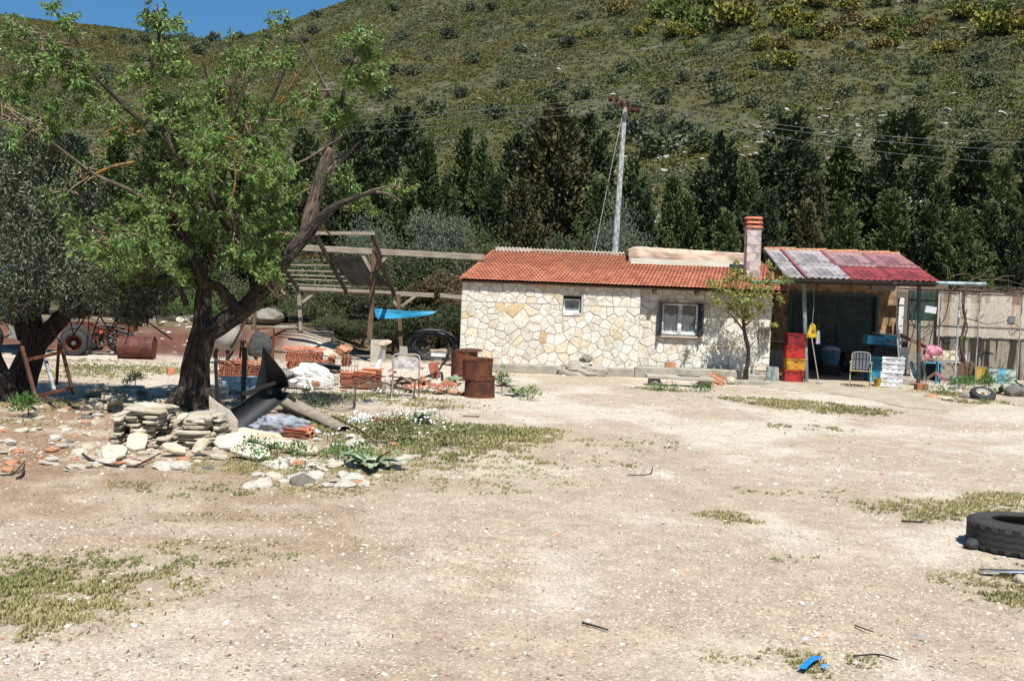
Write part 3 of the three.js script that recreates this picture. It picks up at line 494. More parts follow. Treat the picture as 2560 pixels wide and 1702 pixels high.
// shrubs and olives between the yard and the cypresses
{
  const bg = [0, 1, 2].map((k) => bushGeo(420 + k, 3, 2.6, 11000, 0.09, 0.055, { lobes: 30, tone: 0.45, up: 0.15, lobeR: 0.17 }));
  const og = [0, 1].map((k) => bushGeo(430 + k, 3.4, 4.2, 13000, 0.12, 0.045, { lobes: 34, tone: 0.4, up: 0.3, lobeR: 0.21 }));
  const mk = { dark: leafMat(0.048, 0.060, 0.022), mid: leafMat(0.075, 0.090, 0.030), brown: leafMat(0.115, 0.085, 0.04), grey: leafMat(0.115, 0.135, 0.085), fresh: leafMat(0.075, 0.13, 0.03) };
  const stem = tube([V(0, -0.2, 0), V(0.1, 0.8, 0.05), V(-0.1, 1.8, 0)], [0.09, 0.07, 0.03], { sub: 3, seg: 6 });
  function shrub(px, topPy, basePx, D, wpx, tone, label, olive) {
    const a = zp(px, topPy, D), y0 = terrain(a.x, a.z), h = a.y - y0, w = wpx / F * D, t = thing(olive ? 'olive_tree' : 'shrub', label, olive ? 'tree' : 'shrub', V(a.x, y0, a.z), rnd() * 6.28, olive ? undefined : 'shrubs behind the timber frame');
    part(t, olive ? 'crown' : 'foliage', olive ? pick(og) : pick(bg), mk[tone]); part(t, olive ? 'trunk' : 'stem', stem, M.barkDark);
    t.scale.set(w / (olive ? 3.5 : 3), h / (olive ? 4.3 : 2.65), w / (olive ? 3.5 : 3) * 0.9);
  }
  seed(440);
  shrub(1105, 505, 0, 41.5, 190, 'grey', 'pale grey olive tree behind the bare beam of the frame', true);
  shrub(1200, 560, 0, 41, 190, 'mid', 'bushy green olive tree left of the utility pole', true);
  shrub(920, 520, 0, 42, 160, 'grey', 'grey olive tree behind the almond tree limb', true);
  shrub(1560, 480, 0, 42, 160, 'grey', 'thin grey green olive tree beside the utility pole', true);
  shrub(1430, 545, 0, 41, 220, 'dark', 'dense dark conical shrub left of the utility pole guy wire', false);
  shrub(1040, 600, 0, 39.5, 260, 'dark', 'dark green shrub under the long beam of the frame', false);
  shrub(1120, 660, 0, 38.5, 220, 'brown', 'reddish brown shrub beside the cottage gable', false);
  shrub(960, 620, 0, 39, 240, 'mid', 'olive green shrub behind the main timber post', false);
  shrub(1100, 745, 0, 35.2, 210, 'dark', 'dark shrub hanging over the black hose coil', false);
  shrub(880, 700, 0, 37, 260, 'dark', 'very dark shrub in the shade of the corrugated sheet', false);
  shrub(790, 720, 0, 36, 190, 'mid', 'leafy green shrub beside the thin rear post', false);
  shrub(720, 640, 0, 38.5, 240, 'mid', 'green shrub seen between the roof battens', false);
  shrub(1010, 770, 0, 35.6, 170, 'dark', 'dark shrub below the blue sheet', false);
  shrub(840, 600, 0, 40, 260, 'dark', 'tall dark shrub behind the roof battens', false);
  shrub(660, 690, 0, 37.5, 200, 'mid', 'green shrub behind the almond tree fork', false);
  shrub(560, 700, 0, 38, 220, 'mid', 'green shrub left of the almond tree limb', false);
  shrub(460, 740, 0, 36.5, 190, 'fresh', 'fresh green shrub on the red earth bank', false);
  shrub(350, 690, 0, 38, 260, 'dark', 'dark shrub behind the rusty lying drum', false);
  shrub(240, 700, 0, 38, 240, 'mid', 'green shrub behind the rusty chassis', false);
  shrub(110, 640, 0, 38, 280, 'dark', 'dark shrub behind the derelict blue truck', false);
  shrub(-20, 640, 0, 38, 240, 'mid', 'green shrub at the left edge behind the truck', false);
  shrub(1725, 600, 0, 36, 90, 'fresh', 'bright green sapling top showing above the plastered roof wall', false);
  shrub(430, 560, 0, 41, 300, 'dark', 'tall dark shrub behind the almond tree trunk', false);
  shrub(1680, 590, 0, 40.5, 260, 'mid', 'wide green shrub behind the plastered roof wall', false);
  shrub(905, 800, 0, 35.2, 150, 'dark', 'low dark shrub behind the main post footing', false);
  shrub(985, 815, 0, 34.8, 130, 'dark', 'low dark shrub between the frame posts', false);
  shrub(1140, 790, 0, 35, 130, 'mid', 'shrub squeezed behind the hose coil and gable', false);
  shrub(830, 790, 0, 35.0, 120, 'mid', 'low green shrub left of the main post', false);
}
// ------------------------------------------------------------------ stone cottage
const ZL = -29.85, ZR = -30.12, XS = 3.27, XL = -1.34, XR = 6.72;    // front faces of the left and right stretch, where they step, ends
{
  const house = thing('stone_cottage', 'long low cottage faced with irregular cream stones under a red tiled roof', 'house', V(0, 0, 0));
  const wS = { x0: 1.28, x1: 1.75, y0: 1.52, y1: 2.03 }, wB = { x0: 3.80, x1: 4.90, y0: 1.06, y1: 1.97 };
  function wallGeo(x0, x1, y0, y1, z, d, hole) {
    const s = new THREE.Shape([[x0, y0], [x1, y0], [x1, y1], [x0, y1]].map(([a, b]) => new THREE.Vector2(a, b)));
    if (hole) s.holes.push(new THREE.Path([[hole.x0, hole.y0], [hole.x0, hole.y1], [hole.x1, hole.y1], [hole.x1, hole.y0]].map(([a, b]) => new THREE.Vector2(a, b))));
    return cubeUV(place(new THREE.ExtrudeGeometry(s, { depth: d, bevelEnabled: false }), 0, 0, z - d));
  }
  const wallL = part(house, 'wall', wallGeo(XL, XS, 0, 2.345, ZL, 0.45, wS), M.mortar), wallR = part(house, 'wall', wallGeo(XS + 0.002, XR, 0, 2.40, ZR, 0.3, wB), M.mortar);
  part(house, 'rear_wall', box(7.4, 2.9, 0.3, 3.1, 1.45, -35.6), M.plaster);
  part(house, 'gable_wall', [beam(V(XL + 0.17, 1.15, ZL - 0.5), V(-0.5, 1.15, -35.4), 0.28, 2.3)], M.plaster);
  part(house, 'gable_wall', box(0.28, 2.5, 5.1, XR - 0.16, 1.25, -32.98), M.ochre);
  part(house, 'plinth', [box(4.4, 0.22, 0.16, 1.0, 0.10, ZL + 0.06, 0, 0, 0, 0.03), box(2.75, 0.30, 0.34, 4.55, 0.13, ZR + 0.30, 0, 0, 0, 0.04), box(0.75, 0.18, 0.3, 6.34, 0.08, ZR + 0.14, 0, 0, 0, 0.03)], M.concrete);
  // facing stones: cells of a broken pattern, each with its own edge and thickness
  const tones = [[0.71, 0.70, 0.65], [0.75, 0.755, 0.735], [0.67, 0.65, 0.59], [0.70, 0.645, 0.53], [0.66, 0.51, 0.33], [0.65, 0.645, 0.615], [0.73, 0.72, 0.68]].map(([r, g, b]) => mat(r, g, b, { map: T.stone, roughness: 0.92, ...bumpy(0.01, 2.5) }));
  const clip = (poly, nx, ny, c) => { const o = []; for (let i = 0; i < poly.length; i++) { const a = poly[i], b = poly[(i + 1) % poly.length], da = a[0] * nx + a[1] * ny - c, db = b[0] * nx + b[1] * ny - c; if (da <= 0) o.push(a); if (da * db < 0) { const t = da / (da - db); o.push([lerp(a[0], b[0], t), lerp(a[1], b[1], t)]); } } return o; };
  const area = (p) => { let a = 0; for (let i = 0; i < p.length; i++) { const q = p[(i + 1) % p.length]; a += p[i][0] * q[1] - q[0] * p[i][1]; } return Math.abs(a) / 2; };
  function stoneMesh(poly, z, parent) {
    const A = area(poly); if (A < 0.002) return;
    const cx = poly.reduce((s, p) => s + p[0], 0) / poly.length, cy = poly.reduce((s, p) => s + p[1], 0) / poly.length;
    // inset for the joint, then knock the corners off
    let q = poly; const ccw = poly.reduce((s, p, i) => { const n = poly[(i + 1) % poly.length]; return s + p[0] * n[1] - n[0] * p[1]; }, 0) > 0; if (!ccw) q = [...poly].reverse();
    let ins = q; for (let i = 0; i < q.length; i++) { const a = q[i], b = q[(i + 1) % q.length], L = Math.hypot(b[0] - a[0], b[1] - a[1]); if (L < 1e-4) continue; const nx = (b[1] - a[1]) / L, ny = -(b[0] - a[0]) / L, j = rr(0.006, 0.013); ins = clip(ins, nx, ny, a[0] * nx + a[1] * ny - j); if (ins.length < 3) return; }
    const ring = []; for (let i = 0; i < ins.length; i++) { const p = ins[(i + ins.length - 1) % ins.length], a = ins[i], b = ins[(i + 1) % ins.length]; const k1 = rr(0.04, 0.16), k2 = rr(0.04, 0.16); ring.push([lerp(a[0], p[0], k1), lerp(a[1], p[1], k1)], [lerp(a[0], b[0], k2), lerp(a[1], b[1], k2)]); }
    const t = rr(0.006, 0.017), pos = [], tri = (a, b, c) => pos.push(...a, ...b, ...c), tilt = rr(-0.02, 0.02), tilt2 = rr(-0.02, 0.02);
    const F3 = (p, k, zz) => [lerp(cx, p[0], k), lerp(cy, p[1], k), z + zz + (zz > 0.01 ? (p[0] - cx) * tilt + (p[1] - cy) * tilt2 : 0)];
    for (let i = 0; i < ring.length; i++) { const a = ring[i], b = ring[(i + 1) % ring.length]; tri(F3(a, 1, -0.01), F3(b, 1, -0.01), F3(a, 1, t * 0.7)); tri(F3(b, 1, -0.01), F3(b, 1, t * 0.7), F3(a, 1, t * 0.7)); const zz = t + rr(-0.003, 0.003); tri(F3(a, 1, t * 0.7), F3(b, 1, t * 0.7), F3(a, 0.92, t)); tri(F3(b, 1, t * 0.7), F3(b, 0.92, t), F3(a, 0.92, t)); tri(F3(a, 0.92, t), F3(b, 0.92, t), [cx, cy, z + zz]); }
    const g = new THREE.BufferGeometry(); g.setAttribute('position', new THREE.Float32BufferAttribute(pos, 3)); g.computeVertexNormals();
    const r = rnd(); return [parent, cubeUV(g, 1, rnd() * 5, rnd() * 5), r < 0.28 ? tones[0] : r < 0.5 ? tones[1] : r < 0.64 ? tones[2] : r < 0.74 ? tones[3] : r < 0.77 ? tones[4] : r < 0.9 ? tones[5] : tones[6], A];
  }
  const made = [];
  function facing(x0, x1, y0, y1, z, n, hole, parent, aspect = 1) {
    const pts = []; let guard = 0;
    while (pts.length < n && guard++ < 40000) { const p = [rr(x0, x1), rr(y0, y1)]; const min = Math.sqrt((x1 - x0) * (y1 - y0) / n) * rr(0.42, 0.85); if (pts.every((q) => Math.hypot((q[0] - p[0]) / aspect, q[1] - p[1]) > min)) pts.push(p); }
    for (const p of pts) {
      let c = [[x0, y0], [x1, y0], [x1, y1], [x0, y1]];
      for (const q of pts) if (q !== p) { const nx = q[0] - p[0], ny = q[1] - p[1]; if (nx * nx + ny * ny > 1.2) continue; const L = Math.hypot(nx, ny), off = 0.5 + 0.06 * (hash2(Math.round(p[0] * 999 + q[0] * 999), Math.round(p[1] * 999 + q[1] * 999), 5) - 0.5) * 0; c = clip(c, nx / L, ny / L, (p[0] * nx + p[1] * ny) / L + L * off); if (c.length < 3) break; }
      if (c.length < 3) continue;
      if (hole) { const inX = c.some((q) => q[0] > hole.x0) && c.some((q) => q[0] < hole.x1), inY = c.some((q) => q[1] > hole.y0) && c.some((q) => q[1] < hole.y1); if (inX && inY) { const o = [clip(c, 1, 0, hole.x0), clip(c, -1, 0, -hole.x1), clip(c, 0, 1, hole.y0), clip(c, 0, -1, -hole.y1)].filter((q) => q.length > 2).sort((a, b) => area(b) - area(a)); if (!o.length || area(o[0]) < 0.004) continue; c = o[0]; } }
      const m = stoneMesh(c, z, parent); if (m) made.push(m);
    }
  }
  seed(500);
  const grow = (h, e) => ({ x0: h.x0 - e, x1: h.x1 + e, y0: h.y0 - e, y1: h.y1 + e });
  facing(XL + 0.005, XS - 0.005, 1.78, 2.33, ZL, 58, grow(wS, 0.03), wallL, 1.2);
  facing(XL + 0.005, XS - 0.005, 0.2, 1.78, ZL, 142, grow(wS, 0.03), wallL, 1.05);
  facing(XS + 0.02, XR - 0.005, 1.97, 2.34, ZR, 26, null, wallR, 1);
  facing(XS + 0.02, XR - 0.005, 0.26, 1.97, ZR, 112, grow(wB, 0.05), wallR, 1.1);
  made.sort((a, b) => b[3] - a[3]);
  made.slice(0, 300).forEach(([p, g, m]) => part(p, 'stone', g, m));
  for (const w of [wallL, wallR]) { const l = made.slice(300).filter((e) => e[0] === w).map((e) => e[1]); if (l.length) part(w, 'small_stones', l, tones[0]).userData.kind = 'stuff'; }
  { // end stones of the step, seen from the side, and its return
    part(house, 'corner_return', box(0.05, 2.3, ZL - ZR - 0.01, XS - 0.03, 1.15, (ZL + ZR) / 2 - 0.3), M.mortar);
  }
  // small window
  {
    const w = part(house, 'window', [box(0.46, 0.07, 0.30, 1.515, 1.555, ZL - 0.13), box(0.035, 0.40, 0.06, 1.315, 1.74, ZL - 0.19), box(0.035, 0.40, 0.06, 1.715, 1.74, ZL - 0.19), box(0.365, 0.04, 0.06, 1.515, 1.92, ZL - 0.19), box(0.365, 0.05, 0.06, 1.515, 1.618, ZL - 0.19)], M.white);
    part(w, 'pane', box(0.37, 0.27, 0.006, 1.515, 1.772, ZL - 0.195), mat(0.35, 0.38, 0.40, { transmission: 0.55, roughness: 0.35, thickness: 0 }));
    const lan = new THREE.Shape([[-0.03, -0.05], [0.03, -0.05], [0.055, 0.03], [0.03, 0.05], [0, 0.085], [-0.03, 0.05], [-0.055, 0.03]].map(([a, b]) => new THREE.Vector2(a, b)));
    part(w, 'lantern_motif', [cubeUV(place(new THREE.ExtrudeGeometry(lan, { depth: 0.006, bevelEnabled: false }), 1.515, 1.73, ZL - 0.188)), box(0.008, 0.07, 0.005, 1.515, 1.85, ZL - 0.186), box(0.09, 0.008, 0.005, 1.515, 1.885, ZL - 0.186)], M.steelDark);
    part(house, 'lintel', box(0.52, 0.03, 0.1, 1.515, 2.047, ZL - 0.06), M.plaster);
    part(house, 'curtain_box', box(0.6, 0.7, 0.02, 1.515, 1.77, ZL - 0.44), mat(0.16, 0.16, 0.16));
  }
  // large window: dark shutters folded back, white double casement, net curtains
  {
    const cx = (wB.x0 + wB.x1) / 2, cy = (wB.y0 + wB.y1) / 2, navy = mat(0.022, 0.022, 0.045, { roughness: 0.5, map: T.mottle });
    const w = part(house, 'window', [-1, 0, 1].map((k) => box(k ? 0.06 : 0.10, 0.74, 0.06, cx + k * 0.45, cy + 0.0, ZR - 0.12)).concat([box(0.96, 0.06, 0.062, cx, cy + 0.385, ZR - 0.12), box(0.96, 0.08, 0.062, cx, cy - 0.36, ZR - 0.12)]), M.white);
    for (const k of [-1, 1]) part(w, 'pane', box(0.36, 0.68, 0.005, cx + k * 0.225, cy, ZR - 0.135), mat(0.9, 0.93, 0.95, { transmission: 1, roughness: 0.02, thickness: 0 }));
    part(house, 'lintel', box(1.16, 0.07, 0.12, cx, wB.y1 + 0.02, ZR - 0.03), M.plaster);
    part(house, 'sill', box(1.2, 0.05, 0.20, cx, wB.y0 + 0.005, ZR + 0.02, 0, 0, 0, 0.01), mat(0.62, 0.55, 0.45, { map: T.concrete }));
    for (const k of [-1, 1]) {
      const s = part(house, 'shutter', [box(0.05, 0.84, 0.30, cx + k * 0.515, cy + 0.01, ZR + 0.09, 0, k * 0.22, 0, 0.008)], navy);
      part(s, 'hinge', [box(0.065, 0.05, 0.05, cx + k * 0.515, cy + 0.28, ZR + 0.24), box(0.065, 0.05, 0.05, cx + k * 0.515, cy - 0.26, ZR + 0.24)], M.black);
    }
    part(house, 'shutter_rail', [box(1.0, 0.035, 0.03, cx, cy - 0.415, ZR + 0.015), box(1.06, 0.06, 0.03, cx, cy + 0.435, ZR - 0.04)], navy);
    const cloth = mat(0.62, 0.59, 0.56, { roughness: 1, transmission: 0.25, thickness: 0 });
    const fold = (x, y) => 0.012 * Math.sin(x * 55) + 0.006 * Math.sin(x * 23 + y * 9);
    part(house, 'curtain', sheet((u, v) => { const x = cx - 0.42 + u * 0.40, top = cy + 0.10 + 0.03 * Math.sin(u * 9); return V(x, lerp(cy - 0.34, top, v), ZR - 0.2 + fold(x, v)); }, 40, 6), cloth);
    part(house, 'curtain', sheet((u, v) => { const x = cx + 0.03 + u * lerp(0.26, 0.40, v * v) , top = cy + 0.12 - 0.02 * u; return V(x, lerp(cy - 0.34, top, v), ZR - 0.2 + fold(x, v)); }, 40, 8), cloth);
    part(house, 'window_items', [box(0.12, 0.1, 0.08, cx + 0.37, cy - 0.29, ZR - 0.22), box(0.1, 0.06, 0.08, cx + 0.36, cy - 0.21, ZR - 0.23)], mat(0.12, 0.3, 0.3));
  }
  // roof: boards, then tiles
  const eY = 2.335, eZ = -29.70, rY = 3.17, rZ = -33.0, slope = Math.atan2(rY - eY, eZ - rZ), SL = Math.hypot(rY - eY, eZ - rZ), xe = -1.40, xr = -0.62, xEnd = 7.02;
  const onRoof = (x, v, up = 0) => V(x, eY + v * Math.sin(slope) + up * Math.cos(slope), eZ - v * Math.cos(slope) + up * Math.sin(slope));
  part(house, 'roof_boards', sheet((u, v) => onRoof(lerp(lerp(xe, xr, v), xEnd, u), v * SL, -0.03), 2, 2, 0.04), M.woodBrown);
  part(house, 'rear_roof', sheet((u, v) => V(lerp(lerp(xr, -0.3, v), xEnd, u), lerp(rY - 0.02, 2.5, v), lerp(rZ, -35.9, v)), 2, 2, 0.03), M.concrete);
  const roof = part(house, 'roof', [beam(onRoof(xe + 0.02, 0.0, 0.0), onRoof(xr, SL, 0.0), 0.05, 0.07)], M.clay[1]);
  {
    const W = 0.2, L = 0.275, E = 0.2255, rows = 15, cols = Math.floor((xEnd - xe) / W), profile = (u) => 0.016 * Math.pow(Math.abs(Math.cos(u * Math.PI * 2)), 0.8) + (u > 0.93 ? 0.008 : 0);
    const tile = sheet((u, v) => V((u - 0.5) * W * 1.02, profile(u) + 0.034 * (1 - v) - (v < 0.001 ? 0 : 0), -v * L), 8, 1, 0.014);
    cubeUV(tile);
    const shapes = [0, 1, 2].map((k) => cubeUV(tile.clone(), 1, k * 0.31, k * 0.57));
    seed(520); const spots = [];
    for (let r = 0; r < rows; r++) for (let c = 0; c < cols; c++) {
      const v = r * E - 0.03, left = lerp(xe, xr, (v + 0.1) / SL), x = left + (c + 0.5) * W;
      if (x > xEnd - 0.05) continue;
      if (v > 2.45 && x > 3.25 && x < 6.4) continue;
      spots.push([x + rr(-0.004, 0.004), v + rr(-0.008, 0.008), rr(-0.02, 0.02), Math.floor(rnd() * 3), Math.floor(rnd() * 3)]);
    }
    spots.slice(0, 300).forEach(([x, v, tw, k, m]) => { const o = part(roof, 'tile', shapes[k], M.clay[m]); o.position.copy(onRoof(x, v, 0.012)); o.rotation.set(slope, tw, 0); });
    const rest = spots.slice(300), im = new THREE.InstancedMesh(shapes[0], M.clay[0], rest.length), mt = new THREE.Matrix4();
    rest.forEach(([x, v, tw, k, m], i) => { mt.compose(onRoof(x, v, 0.012), new THREE.Quaternion().setFromEuler(new THREE.Euler(slope, tw, 0)), V(1, 1, 1)); im.setMatrixAt(i, mt); const q = rr(0.8, 1.12); im.setColorAt(i, new THREE.Color().setRGB(q, q * rr(0.92, 1.05), q)); });
    im.name = 'upper_tiles'; im.userData.kind = 'stuff'; roof.add(im);
  }
  for (const x of [3.62, 4.72, 5.9]) part(house, 'rafter_end', box(0.09, 0.1, 0.5, x, 2.24, ZR + 0.16, slope), M.woodBrown);
  part(house, 'corrugated_ridge', [sheet((u, v) => { const x = lerp(-0.56, 0.45, u); return onRoof(x, SL - lerp(0.22, -0.05, v), 0.065 + 0.05 * v + 0.02 * Math.sin(x * 62)); }, 60, 1, 0.008), sheet((u, v) => { const x = lerp(0.4, 3.1, u); return onRoof(x, SL - lerp(0.05, -0.05, v), 0.06 + 0.04 * v + 0.02 * Math.sin(x * 62)); }, 150, 1, 0.008)], mat(0.52, 0.47, 0.40, { map: T.concrete, roughness: 1 }));
  // plastered wall standing behind the ridge
  const a = zp(1573, 618, 32), b = zp(1866, 640, 32);
  const pw = part(house, 'plastered_wall', sheet((u, v) => { const x = lerp(a.x, b.x + 0.1, u), top = lerp(3.43, 3.36, u) - 0.12 * Math.pow(Math.max(0, 1 - u * 14), 2); return V(x + 0.02 * noise2(v * 6, u * 3, 3), lerp(2.9, top + 0.025 * (fbm(u * 40, 1, 3, 7) - 0.5), Math.min(1, v * 1.7)), -32.05 + 0.05 * (fbm(u * 20, v * 6, 3, 8) - 0.5) - (v > 0.59 ? (v - 0.59) * 2.2 : 0.12 * v)); }, 70, 14), M.plaster);
  part(pw, 'cement_fillet', sheet((u, v) => V(lerp(a.x + 0.06, b.x, u), lerp(2.92, 3.09 + 0.015 * noise2(u * 30, 2, 3), v), -31.93 - 0.12 * v), 40, 3), M.concretePale);
  // chimney of pink blocks with a louvred terracotta cap
  {
    const D = 30.9, p = zp(1883, 690, D), ch = part(house, 'chimney', box(0.33, 1.6, 0.33, p.x, 3.2, -D - 0.2), M.mortar);
    const pink = [mat(0.54, 0.45, 0.43, { map: T.mottle, ...bumpy(0.003, 4) }), mat(0.58, 0.49, 0.46, { map: T.mottle, ...bumpy(0.003, 4) }), mat(0.50, 0.43, 0.415, { map: T.mottle, ...bumpy(0.003, 4) })];
    for (let k = 0; k < 7; k++) part(ch, 'block', box(0.38 - 0.004 * (k % 2), 0.222, 0.38, p.x - 0.004 * k + 0.01, 2.53 + k * 0.226, -D - 0.2, 0, 0.01 * (k % 3 - 1), 0, 0.008), pink[k % 3]);
    part(ch, 'mortar_collar', box(0.42, 0.10, 0.42, p.x + 0.01, 2.46, -D - 0.2, 0, 0, 0, 0.02), M.concretePale);
    const capM = mat(0.56, 0.20, 0.12, { map: T.clay });
    for (let k = 0; k < 3; k++) { const y = 4.03 + k * 0.118, w = 0.46 - k * 0.012, g = new THREE.CylinderGeometry((w - 0.06) / 1.414, w / 1.414, 0.055, 4, 1).rotateY(Math.PI / 4); part(ch, 'cap_louvre', cubeUV(place(g, p.x - 0.02, y, -D - 0.2)), capM); }
    part(ch, 'cap_core', [-1, 1].flatMap((i) => [-1, 1].map((j) => box(0.08, 0.32, 0.08, p.x - 0.02 + i * 0.14, 4.13, -D - 0.2 + j * 0.14))).concat([box(0.28, 0.1, 0.28, p.x - 0.02, 4.0, -D - 0.2)]), M.clay[1]);
  }
  part(house, 'gutter_pipe', tube([zp(1880, 705, 29.6), zp(1990, 704, 29.6)], 0.045, { seg: 12 }), mat(0.03, 0.11, 0.11, { roughness: 0.5 }));
  { const q = zp(1912, 838, 30.02), mb = part(house, 'meter_box', [box(0.26, 0.40, 0.10, q.x, q.y, ZR + 0.06, 0, 0, 0, 0.01), box(0.3, 0.025, 0.16, q.x, q.y + 0.21, ZR + 0.09)], M.concretePale); part(mb, 'box_door', box(0.21, 0.2, 0.02, q.x + 0.01, q.y + 0.03, ZR + 0.115), mat(0.30, 0.24, 0.16, { map: T.mottle })); }
}
// ------------------------------------------------------------------ open shed beside the cottage
const shedZ = -34.2;
{
  const shed = thing('open_shed', 'open lean-to shed with a faded red and grey metal sheet roof on posts', 'shed');
  const EL = zp(1968, 695, 29.3), ER = zp(2352, 704, 29.3), RL = zp(1910, 624, 34.4), RR = zp(2250, 637, 34.4);
  const at = (u, v) => EL.clone().lerp(ER, u).lerp(RL.clone().lerp(RR, u), v);
  const frame = part(shed, 'roof_frame', [0.02, 0.25, 0.5, 0.75, 0.98].map((u) => beam(at(u, 0.03).add(V(0, -0.10, 0)), at(u, 0.98).add(V(0, -0.10, 0)), 0.06, 0.08)).concat([0.08, 0.55, 0.95].map((v) => beam(at(0.01, v).add(V(0, -0.17, 0)), at(0.99, v).add(V(0, -0.17, 0)), 0.06, 0.06))), M.woodDark);
  const cols = [[0, 0.14], [0.12, 0.42], [0.405, 0.71], [0.695, 1]], rowsV = [[0, 0.44], [0.425, 1]];
  const Wd = EL.distanceTo(ER), Ld = EL.distanceTo(RL);
  const wash = (kind, s, step, x) => { // what paint is left: red in the valleys and laps of the grey sheets
    const red = [0.28, 0.035, 0.04], grey = [0.33, 0.305, 0.305], pink = [0.33, 0.12, 0.12], n = fbm(x * 6, s * 2, 3, 55);
    if (kind === 'red') return mixc(red, [0.28, 0.042, 0.044], n);
    if (kind === 'pink') return mixc(mixc(pink, grey, 0.35 * n), red, 0.5 * step);
    if (kind === 'mix') return mixc(mixc(grey, pink, 0.25 + 0.5 * n), red, 0.45 * step);
    return mixc(mixc(grey, [0.39, 0.365, 0.365], n), [0.25, 0.09, 0.09], 0.55 * step);
  };
  const kinds = [['grey', 'grey', 'red', 'red'], ['grey', 'grey', 'mix', 'pink']], sm = mat(1, 1, 1, { vertexColors: true, roughness: 0.8, map: rep(T.mottle, 0.6) });
  rowsV.forEach(([v0, v1], j) => cols.forEach(([u0, u1], i) => {
    const kind = kinds[j][i], nu = Math.round((u1 - u0) * 190), nv = Math.round((v1 - v0) * 66);
    const saw = (v) => { const q = v * Ld / 0.30; return q - Math.floor(q); };
    const g = sheet((u, v) => { const U = lerp(u0, u1, u), Vv = lerp(v0, v1, v), flat = kind === 'red' ? 0.4 : 1; return at(U, Vv).add(V(0, 0.015 * Math.sin(U * Wd * 2 * Math.PI / 0.155) + flat * 0.022 * (1 - saw(Vv)) + 0.012 * i % 2 * 0.006 + (j ? 0.012 : 0) + (i % 2) * 0.006, 0)); }, nu, nv, 0.002);
    const uv = g.attributes.uv, c = new Float32Array(uv.count * 3);
    for (let k = 0; k < uv.count; k++) { const U = lerp(u0, u1, uv.getX(k)), Vv = lerp(v0, v1, uv.getY(k)), st = sstep(0.72, 1, saw(Vv + 0.001)) ; c.set(wash(kind, Vv * Ld, st, U * Wd), k * 3); }
    g.setAttribute('color', new THREE.BufferAttribute(c, 3));
    part(frame, 'roof_sheet', g, sm, kind === 'red' ? 'bright red metal roof sheet' : kind === 'pink' ? 'faded pinkish metal roof sheet' : 'weathered grey metal roof sheet');
  }));
  const redStrip = mat(0.34, 0.07, 0.065, { map: T.mottle, roughness: 0.6 });
  part(frame, 'lap_strip', sheet((u, v) => at(lerp(0.118, 0.135, u), v * 0.99).add(V(0, 0.055 + 0.008 * Math.sin(v * 70), 0)), 2, 60), redStrip);
  part(frame, 'lap_strip', sheet((u, v) => at(lerp(0.408, 0.425, u), lerp(0.42, 0.99, v)).add(V(0, 0.06 + 0.008 * Math.sin(v * 40), 0)), 2, 40), redStrip);
  part(frame, 'ridge_cap', Array.from({ length: 13 }, (_, k) => { const p = at((k + 0.5) / 13, 1.0); return cyl(0.09, 0.075, 0.30, p.x, p.y + 0.0 + 0.012 * (k % 3), p.z, 8, false, 0, 0, Math.PI / 2 + 0.05 * (k % 2)); }), M.clayOld[1]);
  part(frame, 'fascia', beam(at(0.0, 0.02).add(V(0, -0.06, 0.0)), at(1, 0.02).add(V(0, -0.06, 0.0)), 0.03, 0.05), M.steelDark);
  // posts
  const pL = gp(2017, 958), pR = gp(2297, 968), green = mat(0.22, 0.29, 0.27, { map: T.mottle, roughness: 0.6 });
  part(shed, 'post', tube([V(pL.x, 0, pL.z), zp(2010, 702, -pL.z)], 0.055, { seg: 14 }), green);
  const post2 = part(shed, 'post', tube([V(pR.x, 0, pR.z), zp(2299, 707, -pR.z)], 0.05, { seg: 14 }), mat(0.07, 0.10, 0.11, { map: T.mottle, roughness: 0.6 }));
  part(post2, 'rust_band', [tube([V(pR.x, 0, pR.z).lerp(zp(2299, 707, -pR.z), 0.33), V(pR.x, 0, pR.z).lerp(zp(2299, 707, -pR.z), 0.46)], 0.053, { seg: 14 }), tube([V(pR.x, 0, pR.z).lerp(zp(2299, 707, -pR.z), 0.06), V(pR.x, 0, pR.z).lerp(zp(2299, 707, -pR.z), 0.08)], 0.053, { seg: 14 })], M.rust);
  part(post2, 'paper_notice', box(0.29, 0.17, 0.004, pR.x + 0.19, 2.02, pR.z + 0.03, 0, -0.2, -0.12), mat(0.55, 0.56, 0.58));
  // rear wall, doors, side wall
  const w = (px, py, D = -shedZ) => zp(px, py, D);
  const x0 = w(1938, 800).x, x1 = w(2350, 800).x, dl = w(1968, 900).x, dr = w(2188, 900).x, top = w(2080, 737).y;
  part(shed, 'rear_wall', [box(dl - x0, 3.2, 0.2, (x0 + dl) / 2, 1.6, shedZ - 0.1), box(dr - dl + 0.004, 3.2 - top, 0.2, (dl + dr) / 2, (3.2 + top) / 2, shedZ - 0.101), box(w(2240, 800).x - dr, 3.2, 0.2, (dr + w(2240, 800).x) / 2, 1.6, shedZ - 0.1)], M.ochre);
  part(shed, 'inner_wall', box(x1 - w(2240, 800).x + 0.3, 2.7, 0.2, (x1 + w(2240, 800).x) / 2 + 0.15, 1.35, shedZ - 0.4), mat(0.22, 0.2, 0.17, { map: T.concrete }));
  part(shed, 'lintel_beam', beam(w(2178, 718, 33.8), w(2290, 722, 33.8), 0.12, 0.16), M.wood);
  const gd = mat(0.032, 0.058, 0.049, { map: T.mottle, roughness: 0.7 });
